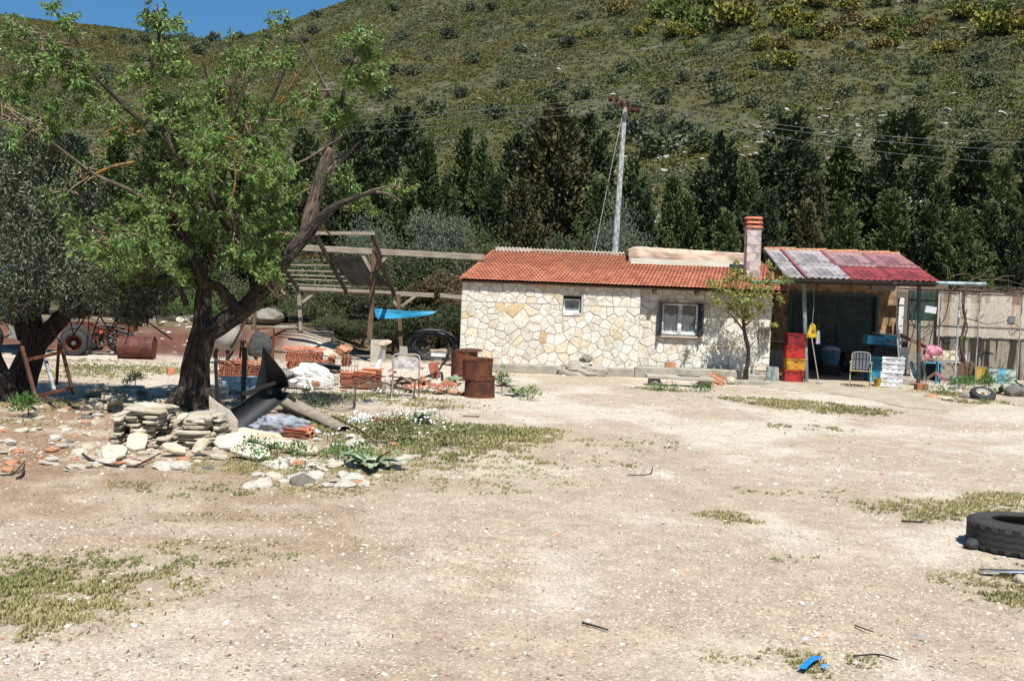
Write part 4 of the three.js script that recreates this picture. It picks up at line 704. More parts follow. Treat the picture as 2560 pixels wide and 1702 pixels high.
  for (const k of [0, 1]) {
    const a = lerp(dl, dr, k / 2), b = lerp(dl, dr, (k + 1) / 2), d = part(shed, 'door', box(b - a - 0.02, top - 0.02, 0.05, (a + b) / 2, top / 2, shedZ - 0.12), gd);
    part(d, 'door_panel', [box(b - a - 0.3, 0.3, 0.03, (a + b) / 2, top - 0.45, shedZ - 0.09, 0, 0, 0, 0.01), box(b - a - 0.3, 0.9, 0.03, (a + b) / 2, top - 1.25, shedZ - 0.09, 0, 0, 0, 0.01)], gd);
  }
  part(shed, 'door_frame', [box(0.08, top, 0.08, dr - 0.02, top / 2, shedZ + 0.01), box(0.08, top, 0.08, dl + 0.02, top / 2, shedZ + 0.01), box(dr - dl, 0.08, 0.08, (dl + dr) / 2, top + 0.03, shedZ + 0.012)], mat(0.06, 0.10, 0.085));
}
{ // apron of old concrete in front of the shed
  const pts = [[1938, 960], [1905, 968], [1990, 978], [2080, 984], [2180, 1000], [2262, 1018], [2370, 1026], [2348, 1000], [2320, 982], [2345, 962]].map(([a, b]) => gp(a, b));
  const s = new THREE.Shape(); const all = [V(6.8, 0, -34.4), ...pts, V(12.0, 0, -34.4)];
  all.forEach((p, i) => { if (i) { const q = all[i - 1]; for (let k = 1; k < 6; k++) { const m = q.clone().lerp(p, k / 6); s.lineTo(m.x + 0.03 * (hash2(i, k, 2) - 0.5), -m.z + 0.05 * (hash2(i, k, 3) - 0.5)); } s.lineTo(p.x, -p.z); } else s.moveTo(p.x, -p.z); });
  const g = cubeUV(place(new THREE.ExtrudeGeometry(s, { depth: 0.045, bevelEnabled: true, bevelSize: 0.05, bevelThickness: 0.02, bevelSegments: 1 }), 0, -0.03, 0, -Math.PI / 2));
  struct('concrete_apron', g, mat(0.60, 0.53, 0.43, { map: rep(T.concrete, 0.6), ...bumpy(0.01, 1.5) }));
}
// ------------------------------------------------------------------ almond tree
function sprigs(list, per, len, wid, o) { // bunches of leaves at the given tips [Vector3, outward]
  let k = 0;
  return leaves(list.length * per, () => { const [p, d] = list[Math.floor(k++ / per)], q = rnd() * (o.spread ?? 0.12); return [p.x - d.x * q + nrm() * 0.03, p.y - d.y * q + nrm() * 0.03, p.z - d.z * q + nrm() * 0.03, d.x * 0.6, d.y * 0.6, d.z * 0.6]; }, len, wid, o);
}
{
  seed(600);
  const TD = 19.4, at = (px, py, dz = 0) => zp(px, py, TD + dz);
  const base = onGround(gp(487, 1024)), tree = thing('almond_tree', 'old leaning almond tree with lichened branches and fresh green leaves', 'tree', V(0, 0, 0));
  const limbs = [];
  const limb = (pts, r, o = {}, m = M.bark, name = 'limb') => { const P = pts.map(([x, y, dz = 0]) => at(x, y, dz)); for (let i = 0; i + 1 < P.length; i++) for (let k = 0; k < 4; k++) limbs.push([P[i].clone().lerp(P[i + 1], k / 4), r[Math.min(i, r.length - 1)]]); return [P, tube(P, r, { sub: 5, seg: 9, lump: 0.12, s: pts[0][0], ...o }), m, name]; };
  const trunk = tube([[484, 1036], [484, 1012], [484, 965], [492, 900], [505, 845], [508, 800], [506, 750], [510, 712]].map(([x, y]) => at(x, y)), [0.44, 0.34, 0.26, 0.215, 0.205, 0.16, 0.135, 0.11], { sub: 6, seg: 22, lump: 0.13, s: 4 });
  const tr = part(tree, 'trunk', trunk, M.bark);
  for (let k = 0; k < 7; k++) { const a = k / 7 * 6.28 + 0.3; part(tr, 'root_flare', tube([V(base.x + Math.cos(a) * 0.2, 0.35, base.z + Math.sin(a) * 0.2), V(base.x + Math.cos(a) * 0.33, 0.12, base.z + Math.sin(a) * 0.33), V(base.x + Math.cos(a) * 0.55, -0.05, base.z + Math.sin(a) * 0.55)], [0.14, 0.13, 0.06], { sub: 4, seg: 8, lump: 0.15, s: k }), M.bark); }
  const big = [
    limb([[508, 838], [555, 808, 0.05], [605, 777, 0.1], [645, 735, 0.1], [680, 690, 0], [715, 645, -0.1], [757, 596, -0.1], [821, 527, -0.2], [884, 495, -0.3], [946, 478, -0.4]], [0.175, 0.17, 0.155, 0.145, 0.135, 0.125, 0.11, 0.07, 0.04, 0.016], { seg: 16 }),
    limb([[764, 585, 0], [772, 549], [786, 491], [808, 420], [821, 368]], [0.12, 0.125, 0.115, 0.10, 0.085], { seg: 14, lump: 0.18 }, M.barkPale),
    limb([[806, 440], [830, 420], [866, 384], [902, 348]], [0.055, 0.05, 0.04, 0.02], {}, M.barkPale),
    limb([[512, 712], [545, 718], [573, 750], [598, 778]], [0.10, 0.085, 0.085, 0.09], { seg: 10 }),
    limb([[510, 715], [490, 660, -0.2], [455, 590, -0.4], [420, 530, -0.5]], [0.13, 0.1, 0.07, 0.055]),
    limb([[508, 705], [515, 620, 0.3], [490, 520, 0.5], [440, 430, 0.6], [380, 335, 0.5], [300, 255, 0.3], [230, 180, 0.1], [180, 90, 0]], [0.11, 0.09, 0.075, 0.06, 0.05, 0.04, 0.025, 0.01]),
    limb([[450, 580, -0.4], [350, 490, -0.7], [235, 435, -0.9], [150, 372, -1], [60, 300, -1.1]], [0.04, 0.034, 0.028, 0.02, 0.008], {}, M.barkPale),
    limb([[640, 740, 0.1], [622, 630, 0.6], [602, 490, 0.9], [635, 340, 1.0], [690, 225, 1.0], [722, 150, 1.0]], [0.09, 0.075, 0.06, 0.045, 0.03, 0.012]),
    limb([[602, 490, 0.9], [560, 365, 0.7], [532, 250, 0.5], [505, 150, 0.4]], [0.05, 0.04, 0.03, 0.012]),
    limb([[622, 630, 0.6], [560, 555, -0.2], [515, 470, -0.6], [440, 385, -0.8], [395, 300, -0.8], [372, 215, -0.7], [395, 110, -0.6], [392, 10, -0.6]], [0.06, 0.05, 0.045, 0.04, 0.035, 0.03, 0.02, 0.008]),
    limb([[821, 372], [838, 320], [850, 268], [872, 180], [905, 88]], [0.06, 0.045, 0.035, 0.025, 0.01]),
    limb([[848, 275], [800, 190, 0.1], [763, 122, 0.1], [737, 86, 0.1]], [0.03, 0.024, 0.018, 0.008], {}, M.barkPale),
    limb([[860, 340], [700, 420, -0.3], [560, 350, -0.6]], [0.02, 0.03, 0.02], {}, M.barkPale),
    limb([[884, 495, -0.3], [950, 470, -0.3], [1025, 462, -0.2]], [0.035, 0.02, 0.008], {}, M.barkPale),
    limb([[940, 480, -0.4], [975, 486, -0.4], [1003, 504, -0.4]], [0.03, 0.02, 0.012], {}, M.barkPale),
    limb([[440, 560, -0.4], [340, 600, -0.9], [250, 610, -1.2]], [0.05, 0.035, 0.012]),
    limb([[465, 760, 0.1], [430, 680, -0.4], [385, 600, -0.6]], [0.05, 0.04, 0.02]),
    limb([[750, 600], [800, 570, 0.3], [830, 590, 0.5]], [0.04, 0.03, 0.012], {}, M.lichen), limb([[745, 640, 0.1], [790, 640, 0.3], [810, 655, 0.3]], [0.02, 0.02, 0.01], {}, M.lichen),
    limb([[235, 436, -0.9], [275, 418, -0.9], [335, 405, -0.9]], [0.02, 0.03, 0.025], {}, M.lichen), limb([[640, 440, -0.4], [590, 400, -0.5], [560, 330, -0.4], [590, 305, -0.3]], [0.03, 0.035, 0.03, 0.02], {}, M.lichen), limb([[590, 400, -0.5], [585, 470, -0.5], [565, 530, -0.6]], [0.02, 0.018, 0.01], {}, M.lichen), limb([[700, 260, 0.5], [735, 200, 0.4], [745, 160, 0.4]], [0.022, 0.02, 0.01], {}, M.lichen), limb([[740, 300, 0.4], [770, 235, 0.3], [790, 200, 0.3]], [0.025, 0.02, 0.01], {}, M.lichen), limb([[330, 330, 0.2], [380, 290, 0.1], [350, 255, 0.1]], [0.02, 0.022, 0.012], {}, M.lichen),
    limb([[640, 735, 0], [690, 745, -0.4], [750, 735, -0.8]], [0.015, 0.014, 0.01], {}, M.barkPale),
  ];
  for (const [, g, m, name] of big) part(tree, name, g, m);
  // clusters of foliage: pixel, radius in pixels, how full
  const cl = [[150, 55, 50, 0.5], [60, 120, 55, 0.6], [130, 165, 75, 0.9], [65, 215, 75, 1], [185, 215, 75, 0.9], [85, 340, 95, 1.0], [400, 50, 62, 1.1], [425, 150, 55, 1], [355, 225, 62, 0.8], [455, 270, 72, 0.9], [608, 140, 62, 0.8], [565, 250, 72, 1], [700, 60, 30, 0.4], [650, 320, 85, 1], [760, 250, 50, 0.7], [905, 115, 62, 1.2], [915, 195, 55, 1.1], [868, 285, 45, 0.9], [835, 318, 48, 0.9], [540, 410, 105, 1.1], [435, 380, 95, 1.1], [455, 520, 115, 1.2], [325, 510, 105, 1.1], [608, 520, 105, 1.1], [672, 440, 80, 1], [752, 470, 45, 0.4], [270, 610, 100, 1.2], [380, 630, 95, 1.2], [510, 650, 75, 1.1], [610, 630, 75, 1.1], [690, 590, 60, 1], [890, 510, 52, 0.8], [850, 450, 36, 0.5], [215, 455, 80, 0.7], [140, 520, 65, 0.5], [65, 478, 60, 0.4], [290, 330, 70, 0.7], [-30, 260, 80, 0.9], [505, 330, 70, 0.8], [320, 690, 50, 0.6], [480, 700, 40, 0.8], [655, 670, 35, 0.8], [985, 472, 22, 0.5], [240, 270, 60, 0.6], [700, 150, 40, 0.5], [20, 60, 40, 0.3]];
  const tips = [], twigG = [], twigPale = [], fineTwigs = [];
  cl.forEach(([px, py, r, full], i) => {
    const dz = (hash2(i, 7, 3) - 0.72) * (r > 80 ? 2.6 : 1.3), c = at(px, py, dz), R = r / F * TD;
    let near = limbs[0]; for (const l of limbs) if (l[0].distanceToSquared(c) < near[0].distanceToSquared(c)) near = l;
    const count = Math.round(4 + full * r * (px < 260 ? 0.13 : py > 330 && px > 300 && px < 720 ? 0.26 : 0.18));
    for (let k = 0; k < count; k++) {
      const u = rr(-0.8, 1), a = rnd() * 6.28, s = Math.sqrt(Math.max(0, 1 - u * u)), q = R * 1.12 * Math.pow(rnd(), 0.5);
      const tip = c.clone().add(V(Math.cos(a) * s * q, u * q * 1.05, Math.sin(a) * s * q * 1.5)), from = near[0].clone().lerp(c, rr(0.0, 0.9)).add(V(nrm() * R * 0.22, nrm() * R * 0.22, nrm() * R * 0.22)), mid = from.clone().lerp(tip, 0.55).add(V(nrm() * 0.07, 0.1 * R + nrm() * 0.05, nrm() * 0.07));
      (rnd() < 0.35 ? twigPale : twigG).push(tube([from, mid, tip], [0.014, 0.009, 0.004], { sub: 3, seg: 4, cap: false }));
      const d = tip.clone().sub(mid).normalize();
      tips.push([tip, d]);
      const nb = Math.round(rr(2, 6) * Math.min(1.2, full + 0.2));
      for (let j = 0; j < nb; j++) { const b = mid.clone().lerp(tip, rr(0.15, 1)), e = b.clone().add(V(nrm() * 0.13, 0.05 + nrm() * 0.10, nrm() * 0.13)); fineTwigs.push(tube([b, e], [0.005, 0.003], { sub: 1, seg: 3, cap: false })); tips.push([e, e.clone().sub(b).normalize()]); }
    }
  });
  part(tree, 'twigs', [...twigG, ...fineTwigs], M.twig).userData.kind = 'stuff'; part(tree, 'bare_twigs', twigPale, mat(0.42, 0.31, 0.22, { map: T.fine })).userData.kind = 'stuff';
  part(tree, 'crown', sprigs(tips, 15, 0.09, 0.032, { droop: 0.45, wild: 0.75, tone: 0.35, spread: 0.16, alt: [1.5, 1.25, 0.9], altShare: 0.18 }), leafMat(0.125, 0.225, 0.032, { roughness: 0.6, transmission: 0.4, thickness: 0, physical: true }));
  // lichened bare tangle inside the crown
  const tang = []; for (const [px, py, r] of [[325, 310, 60], [590, 390, 70], [575, 345, 60]]) { const root = at(px, py, -0.6); for (let k = 0; k < 5; k++) { const b = root.clone().add(V(nrm() * 0.3, nrm() * 0.22, nrm() * 0.25)), c2 = b.clone().add(V(nrm() * 0.22, nrm() * 0.2, nrm() * 0.15)), e = c2.clone().add(V(nrm() * 0.14, nrm() * 0.14, nrm() * 0.1)); tang.push(tube([root, b, c2, e], [0.016, 0.012, 0.008, 0.003], { sub: 3, seg: 5, lump: 0.15, s: k })); } }
  part(tree, 'lichened_twigs', tang, M.lichen).userData.kind = 'stuff';
}
// ------------------------------------------------------------------ olive tree on the left
{
  seed(620);
  const TD = 20.2, at = (px, py, dz = 0) => zp(px, py, TD + dz), tree = thing('olive_tree', 'big old olive tree with dark forked trunk and silvery leaves at left', 'tree');
  part(tree, 'trunk', tube([[38, 1030], [42, 985], [58, 930], [78, 880], [82, 835], [78, 795]].map(([x, y]) => at(x, y)), [0.42, 0.34, 0.25, 0.21, 0.21, 0.14], { sub: 6, seg: 20, lump: 0.2, s: 8 }), M.barkDark);
  const L = [[[[85, 872], [130, 820], [175, 775], [215, 745], [262, 735]], [0.19, 0.16, 0.14, 0.12, 0.07]], [[[78, 820], [82, 770, 0.3], [100, 715, 0.4], [150, 670, 0.3], [185, 620, 0.1]], [0.17, 0.12, 0.1, 0.08, 0.05]], [[[60, 840], [25, 760, 0.3], [-40, 660, 0.4]], [0.13, 0.09, 0.06]], [[[185, 765], [230, 700, 0.3], [290, 650, 0.4]], [0.09, 0.06, 0.04]], [[[100, 715, 0.4], [70, 600, 0.6], [60, 480, 0.6]], [0.08, 0.06, 0.03]]];
  for (const [p, r] of L) part(tree, 'limb', tube(p.map(([x, y, d = 0]) => at(x, y, d)), r, { sub: 5, seg: 12, lump: 0.16, s: p[0][0] }), M.barkDark);
  const cl = [[60, 430, 95], [170, 470, 95], [-20, 500, 110], [90, 560, 120], [210, 560, 110], [280, 640, 90], [20, 640, 120], [130, 660, 100], [300, 720, 70], [350, 660, 60], [230, 690, 80], [-40, 730, 90], [40, 740, 60], [-60, 600, 120], [370, 730, 50], [330, 770, 40], [150, 400, 60], [-10, 400, 70], [190, 760, 30]];
  const sp = () => { const [px, py, r] = pick(cl), u = rr(-1, 1), a = rnd() * 6.28, s = Math.sqrt(1 - u * u), q = Math.pow(rnd(), 0.42) * r / F * TD, c = at(px, py, -0.7); return [c.x + Math.cos(a) * s * q, c.y + u * q, c.z + Math.sin(a) * s * q * 2.4, Math.cos(a) * s, u + 0.2, Math.sin(a) * s]; };
  part(tree, 'crown', leaves(60000, sp, 0.085, 0.024, { tone: 0.45, wild: 1.1, alt: [1.9, 1.75, 1.7], altShare: 0.25 }), leafMat(0.088, 0.106, 0.06, { roughness: 0.55 }));
  const tw = []; for (let k = 0; k < 160; k++) { const q = sp(), a = V(q[0], q[1], q[2]); tw.push(tube([a, a.clone().add(V(nrm() * 0.2, -0.1 + nrm() * 0.25, nrm() * 0.2)), a.clone().add(V(nrm() * 0.3, -0.4 + nrm() * 0.2, nrm() * 0.3))], [0.005, 0.009, 0.014], { sub: 2, seg: 4 })); }
  part(tree, 'twigs', tw, M.bark).userData.kind = 'stuff';
  const t2 = thing('old_tree', 'slanting dark tree trunk cut by the left edge of the picture', 'tree'); part(t2, 'trunk', tube([zp(28, 1012, 19.6), zp(14, 960, 19.6), zp(-10, 905, 19.6), zp(-50, 800, 19.6)], [0.17, 0.13, 0.12, 0.1], { sub: 5, seg: 14, lump: 0.15 }), M.barkDark);
  part(t2, 'limb', tube([zp(-30, 850, 19.6), zp(-60, 780, 19.8), zp(-110, 720, 20)], [0.08, 0.06, 0.03], { sub: 4, seg: 9, lump: 0.15 }), M.barkDark);
}
// ------------------------------------------------------------------ small peach tree in front of the cottage
{
  seed(640);
  const D = 29.25, at = (px, py, dz = 0) => zp(px, py, D + dz), tree = thing('peach_tree', 'small young peach tree with yellow green leaves against the cottage wall', 'tree');
  part(tree, 'trunk', tube([[1862, 962], [1866, 930], [1872, 880], [1862, 830], [1858, 795]].map(([x, y]) => at(x, y)), [0.085, 0.06, 0.05, 0.045, 0.04], { sub: 5, seg: 10, lump: 0.12, s: 3 }), M.barkDark);
  const limbs = [[[1858, 800], [1830, 770], [1795, 735]], [[1860, 800], [1870, 750, 0.2], [1890, 715, 0.1], [1930, 690]], [[1862, 815], [1890, 790, -0.2], [1930, 750, -0.3]], [[1858, 800], [1850, 740, -0.2], [1835, 685, -0.2]], [[1866, 880], [1885, 855], [1893, 850]], [[1862, 830], [1840, 800, 0.2], [1800, 760, 0.2]]];
  for (const l of limbs) part(tree, 'limb', tube(l.map(([x, y, d = 0]) => at(x, y, d)), [0.03, 0.018, 0.006], { sub: 4, seg: 6, lump: 0.1, s: l[0][1] }), M.twig);
  const cl = [[1800, 720, 32, 1], [1830, 700, 30, 1], [1845, 735, 35, 1.1], [1870, 765, 38, 1], [1900, 735, 40, 1.1], [1925, 705, 32, 0.9], [1960, 700, 25, 0.7], [1845, 680, 22, 0.7], [1925, 665, 18, 0.6], [1790, 755, 18, 0.7], [1830, 770, 30, 1], [1870, 790, 25, 0.8], [1950, 745, 16, 0.7], [1775, 705, 16, 0.6], [1940, 810, 10, 0.5], [1868, 700, 30, 0.8], [1900, 770, 26, 0.8], [1840, 655, 12, 0.5]];
  const tips = [], tw = [];
  for (const [px, py, r, f] of cl) { const c = at(px, py, nrm() * 0.25), R = r / F * D, n = Math.round(f * r * 1.1); for (let k = 0; k < n; k++) { const d = V(nrm(), nrm() * 0.8 + 0.2, nrm()).normalize(), p = c.clone().addScaledVector(d, R * Math.pow(rnd(), 0.5)); tips.push([p, d]); if (k % 3 === 0) tw.push(tube([c, c.clone().lerp(p, 0.5).add(V(nrm() * 0.03, nrm() * 0.03, 0)), p], [0.006, 0.004, 0.002], { sub: 2, seg: 3, cap: false })); } }
  part(tree, 'twigs', tw, M.twig).userData.kind = 'stuff';
  part(tree, 'crown', sprigs(tips, 8, 0.09, 0.034, { droop: 0.4, wild: 0.8, tone: 0.4, alt: [1.4, 1.0, 1.0], altShare: 0.15 }), leafMat(0.25, 0.285, 0.055, { roughness: 0.5, transmission: 0.3, thickness: 0, physical: true }));
}
// broad-leaved weeds (mullein rosettes and others)
function rosette(n, L, W, rise, s) {
  seed(s); const gs = [];
  for (let i = 0; i < n; i++) {
    const a = i * 2.4 + rr(-0.2, 0.2), k = rr(0.6, 1.1), up = rise * rr(0.5, 1.2) * (0.4 + 0.8 * i / n), l = L * k * (1.1 - 0.4 * i / n), w = W * k;
    gs.push(sheet((u, v) => { const r = 0.02 + v * l, wd = w * Math.sin(Math.PI * Math.pow(v, 0.75)) * (u - 0.5), y = up * v * l * (1.5 - 1.1 * v) + 0.25 * Math.abs(u - 0.5) * w * (1 - v) + 0.015 * Math.sin(v * 14 + i); return V(Math.cos(a) * r - Math.sin(a) * wd, 0.02 + Math.max(-0.01, y), Math.sin(a) * r + Math.cos(a) * wd); }, 4, 7));
  }
  return gs;
}
const mulleinM = [mat(0.24, 0.31, 0.17, { roughness: 1, map: T.mottle }), mat(0.30, 0.36, 0.22, { roughness: 1, map: T.mottle }), mat(0.19, 0.26, 0.13, { roughness: 1, map: T.mottle })];
function mullein(px, py, size, label, s, dead) { const t = thing('mullein_plant', label, 'plant', onGround(gp(px, py)), s, 'mullein rosettes in the yard'); rosette(13, size, size * 0.38, 1.0, 660 + s).forEach((g, i) => part(t, 'leaf', g, mulleinM[i % 3])); return t; }
mullein(930, 1172, 0.5, 'large pale green mullein rosette among white stones at the verge', 1);
mullein(1045, 1062, 0.42, 'pale mullein rosette beside the daisies and red panel', 2);
mullein(1290, 990, 0.42, 'pale mullein rosette right of the stacked rusty drums', 3);
mullein(1135, 958, 0.34, 'pale mullein rosette behind the curved tiles', 4);
mullein(1260, 965, 0.36, 'mullein rosette half behind the cut drum', 5);
mullein(2500, 985, 0.4, 'broad mullein rosette at the right beside the small wheel', 6);
mullein(2555, 975, 0.45, 'broad mullein rosette at the right edge of the picture', 7);
mullein(1410, 930, 0.22, 'small mullein rosette beside the rubble at the cottage plinth', 8);
function weed(px, py, w, h, n, m, label, s) { const t = thing('weed_clump', label, 'plant', onGround(gp(px, py)), s * 1.3); seed(700 + s); part(t, 'foliage', leaves(n, lobeSpot(lobes(10, w, h, w, 0.2 * w)), Math.min(0.09, 0.03 + h * 0.1), 0.028, { tone: 0.4, up: 0.5, wild: 0.6 }), m); part(t, 'stem', tube([V(0, 0, 0), V(0.02, h * 0.4, 0.01), V(-0.01, h * 0.7, 0)], [0.012, 0.009, 0.004], { seg: 5 }), M.twig); return t; }
const weedM = { green: leafMat(0.07, 0.15, 0.03), dark: leafMat(0.03, 0.055, 0.018), pale: leafMat(0.15, 0.2, 0.07), yellow: leafMat(0.17, 0.17, 0.06) };
weed(2415, 972, 0.6, 0.36, 420, weedM.green, 'bright green leafy weed beside the painted hive boxes', 1);
weed(2475, 975, 0.8, 0.38, 600, weedM.green, 'tall bushy green weed behind the small wheel', 2);
weed(2400, 975, 0.6, 0.35, 350, weedM.green, 'low green weed in front of the pale slab', 3);
weed(70, 1045, 0.55, 0.42, 420, weedM.green, 'bright green weed at the foot of the ladder frame', 4);
weed(335, 965, 0.4, 0.28, 260, weedM.dark, 'dark leafy weed on the shaded stone heap', 5);
weed(785, 1030, 0.45, 0.3, 220, weedM.dark, 'dark spiky weed beside the grey log', 6);
weed(765, 1012, 0.2, 0.32, 120, weedM.dark, 'dark upright weed behind the grey log', 7);
weed(985, 1105, 0.8, 0.3, 700, weedM.yellow, 'straggly weed full of white flowers beside the verge', 8);
weed(1125, 1120, 0.6, 0.28, 240, weedM.yellow, 'thin dry weed at the edge of the gravel', 9);
weed(870, 1150, 0.7, 0.18, 420, weedM.green, 'low green weed left of the large mullein', 10);
weed(690, 1150, 0.9, 0.2, 520, weedM.green, 'low grassy weed in front of the pale slabs', 11);
weed(1320, 1000, 0.5, 0.3, 260, weedM.pale, 'pale grey green weed spilling from the drums to the gravel', 12);
weed(1255, 985, 0.3, 0.6, 160, weedM.pale, 'tall thin weed rising beside the cut drum', 13);
weed(1750, 978, 0.6, 0.15, 300, weedM.green, 'low green weed under the right end of the stone bench', 14);
weed(1660, 975, 0.7, 0.15, 340, weedM.green, 'low green weed under the left end of the stone bench', 15);
weed(1560, 938, 0.8, 0.14, 300, weedM.green, 'low grassy weed along the cottage plinth', 16);
weed(2350, 985, 0.9, 0.14, 340, weedM.green, 'low green weed along the edge of the concrete apron', 17);
{ // daisies
  seed(720); const list = [], pet = [];
  for (const [px, py, w, d, n] of [[985, 1075, 1.0, 1.1, 230], [1030, 1045, 0.6, 0.6, 80], [900, 1060, 0.5, 0.6, 60], [1060, 985, 0.9, 0.4, 130], [960, 990, 0.6, 0.3, 40], [330, 925, 2.6, 0.8, 120], [860, 1100, 0.8, 0.5, 60], [1120, 985, 0.7, 0.4, 60], [2470, 1350, 0.3, 0.15, 10], [740, 1175, 1.0, 0.3, 40], [1090, 1090, 0.5, 0.4, 30]]) { const c = gp(px, py); for (let k = 0; k < n; k++) { const x = c.x + nrm() * w * 0.6, z = c.z + nrm() * d * 0.6, h = rr(0.05, 0.16) * (n > 200 ? 1.6 : 1), s = rr(0.012, 0.022); list.push({ p: V(x, terrain(x, z) + h, z), s: V(s, s, s), q: spin(0.6), c: lin(0.8, 0.79, 0.76) }); pet.push([x, z, h]); } }
  const disc = []; for (let k = 0; k < 8; k++) { const a = k / 8 * 6.28, b = a + 0.6; disc.push(0, 0.15, 0, Math.cos(a), 0, Math.sin(a), Math.cos(b), 0, Math.sin(b)); }
  const g = new THREE.BufferGeometry(); g.setAttribute('position', new THREE.Float32BufferAttribute(disc, 3)); g.computeVertexNormals();
  scatterInstanced('daisies', 'small white daisies growing in the grass', 'flowers', g, mat(1, 1, 1), list);
  const st = new THREE.InstancedMesh(new THREE.CylinderGeometry(0.0025, 0.003, 1, 4).translate(0, 0.5, 0), mat(0.1, 0.16, 0.05), pet.length), mt = new THREE.Matrix4(); pet.forEach(([x, z, h], i) => { mt.compose(V(x, terrain(x, z), z), new THREE.Quaternion(), V(1, h, 1)); st.setMatrixAt(i, mt); });
  stuff(st, 'daisy_stems', 'thin green stalks under the white daisies', 'stalks');
}
// ------------------------------------------------------------------ utility pole and wires
{
  const D = 37, b = zp(1536, 655, D), t = zp(1563, 268, D), pole = thing('utility_pole', 'weathered wooden utility pole with insulators behind the cottage', 'pole', V(0, 0, 0));
  const foot = b.clone().lerp(t, -0.36); foot.y = terrain(b.x, b.z) - 0.2;
  part(pole, 'shaft', tube([foot, b, t], [0.115, 0.105, 0.07], { sub: 3, seg: 14 }), mat(0.50, 0.50, 0.49, { map: T.mottle, ...bumpy(0.004, 3) }));
  const arm0 = zp(1535, 258, D), arm1 = zp(1592, 275, D), arm = part(pole, 'crossarm', [beam(arm0, arm1, 0.12, 0.1)], M.rustDark);
  const wireM = mat(0.25, 0.25, 0.25, { roughness: 0.5, metalness: 0.4 });
  const heads = [zp(1535, 245, D), zp(1563, 255, D - 0.3), zp(1588, 272, D)];
  heads.forEach((p) => { for (const k of [-1, 1]) part(arm, 'insulator', [cyl(0.055, 0.06, 0.09, p.x + k * 0.10, p.y, p.z, 10), cyl(0.08, 0.08, 0.03, p.x + k * 0.10, p.y - 0.03, p.z, 10), cyl(0.02, 0.02, 0.16, p.x + k * 0.1, p.y - 0.1, p.z, 6)], M.rustDark); part(arm, 'insulator_bar', box(0.34, 0.04, 0.06, p.x, p.y - 0.1, p.z, 0, 0, -0.1), M.rustDark); });
  part(pole, 'guy_wire', tube([zp(1556, 290, D - 0.1), zp(1520, 460, D - 0.8), zp(1485, 640, D - 1.5), zp(1470, 720, D - 1.9)], 0.012, { sub: 3, seg: 5 }), wireM);
  part(pole, 'guy_strain', [box(0.06, 0.16, 0.06, ...zp(1520, 460, D - 0.8).toArray(), 0, 0, 0.3)], M.rustDark);
  const wl = (a, b, sag, label) => { const m = a.clone().lerp(b, 0.5); m.y -= sag; solo('power_line', tube([a, a.clone().lerp(b, 0.25).setY(lerp(a.y, b.y, 0.25) - sag * 0.75), m, a.clone().lerp(b, 0.75).setY(lerp(a.y, b.y, 0.75) - sag * 0.75), b], 0.0065, { sub: 8, seg: 4, cap: false }), wireM, label, 'wire', V(0, 0, 0), 0, 'overhead wires'); };
  wl(heads[0], zp(2760, 352, 48), 0.5, 'upper overhead wire running right from the utility pole'); wl(heads[1], zp(2760, 372, 48), 0.5, 'middle overhead wire running right from the utility pole'); wl(heads[2], zp(2760, 410, 48), 0.5, 'lowest overhead wire running right from the utility pole');
  wl(heads[0], zp(-200, 290, 52), 0.6, 'upper overhead wire running left from the utility pole'); wl(heads[1], zp(-200, 310, 52), 0.6, 'middle overhead wire running left from the utility pole'); wl(heads[2], zp(-200, 325, 52), 0.6, 'lowest overhead wire running left from the utility pole');
}
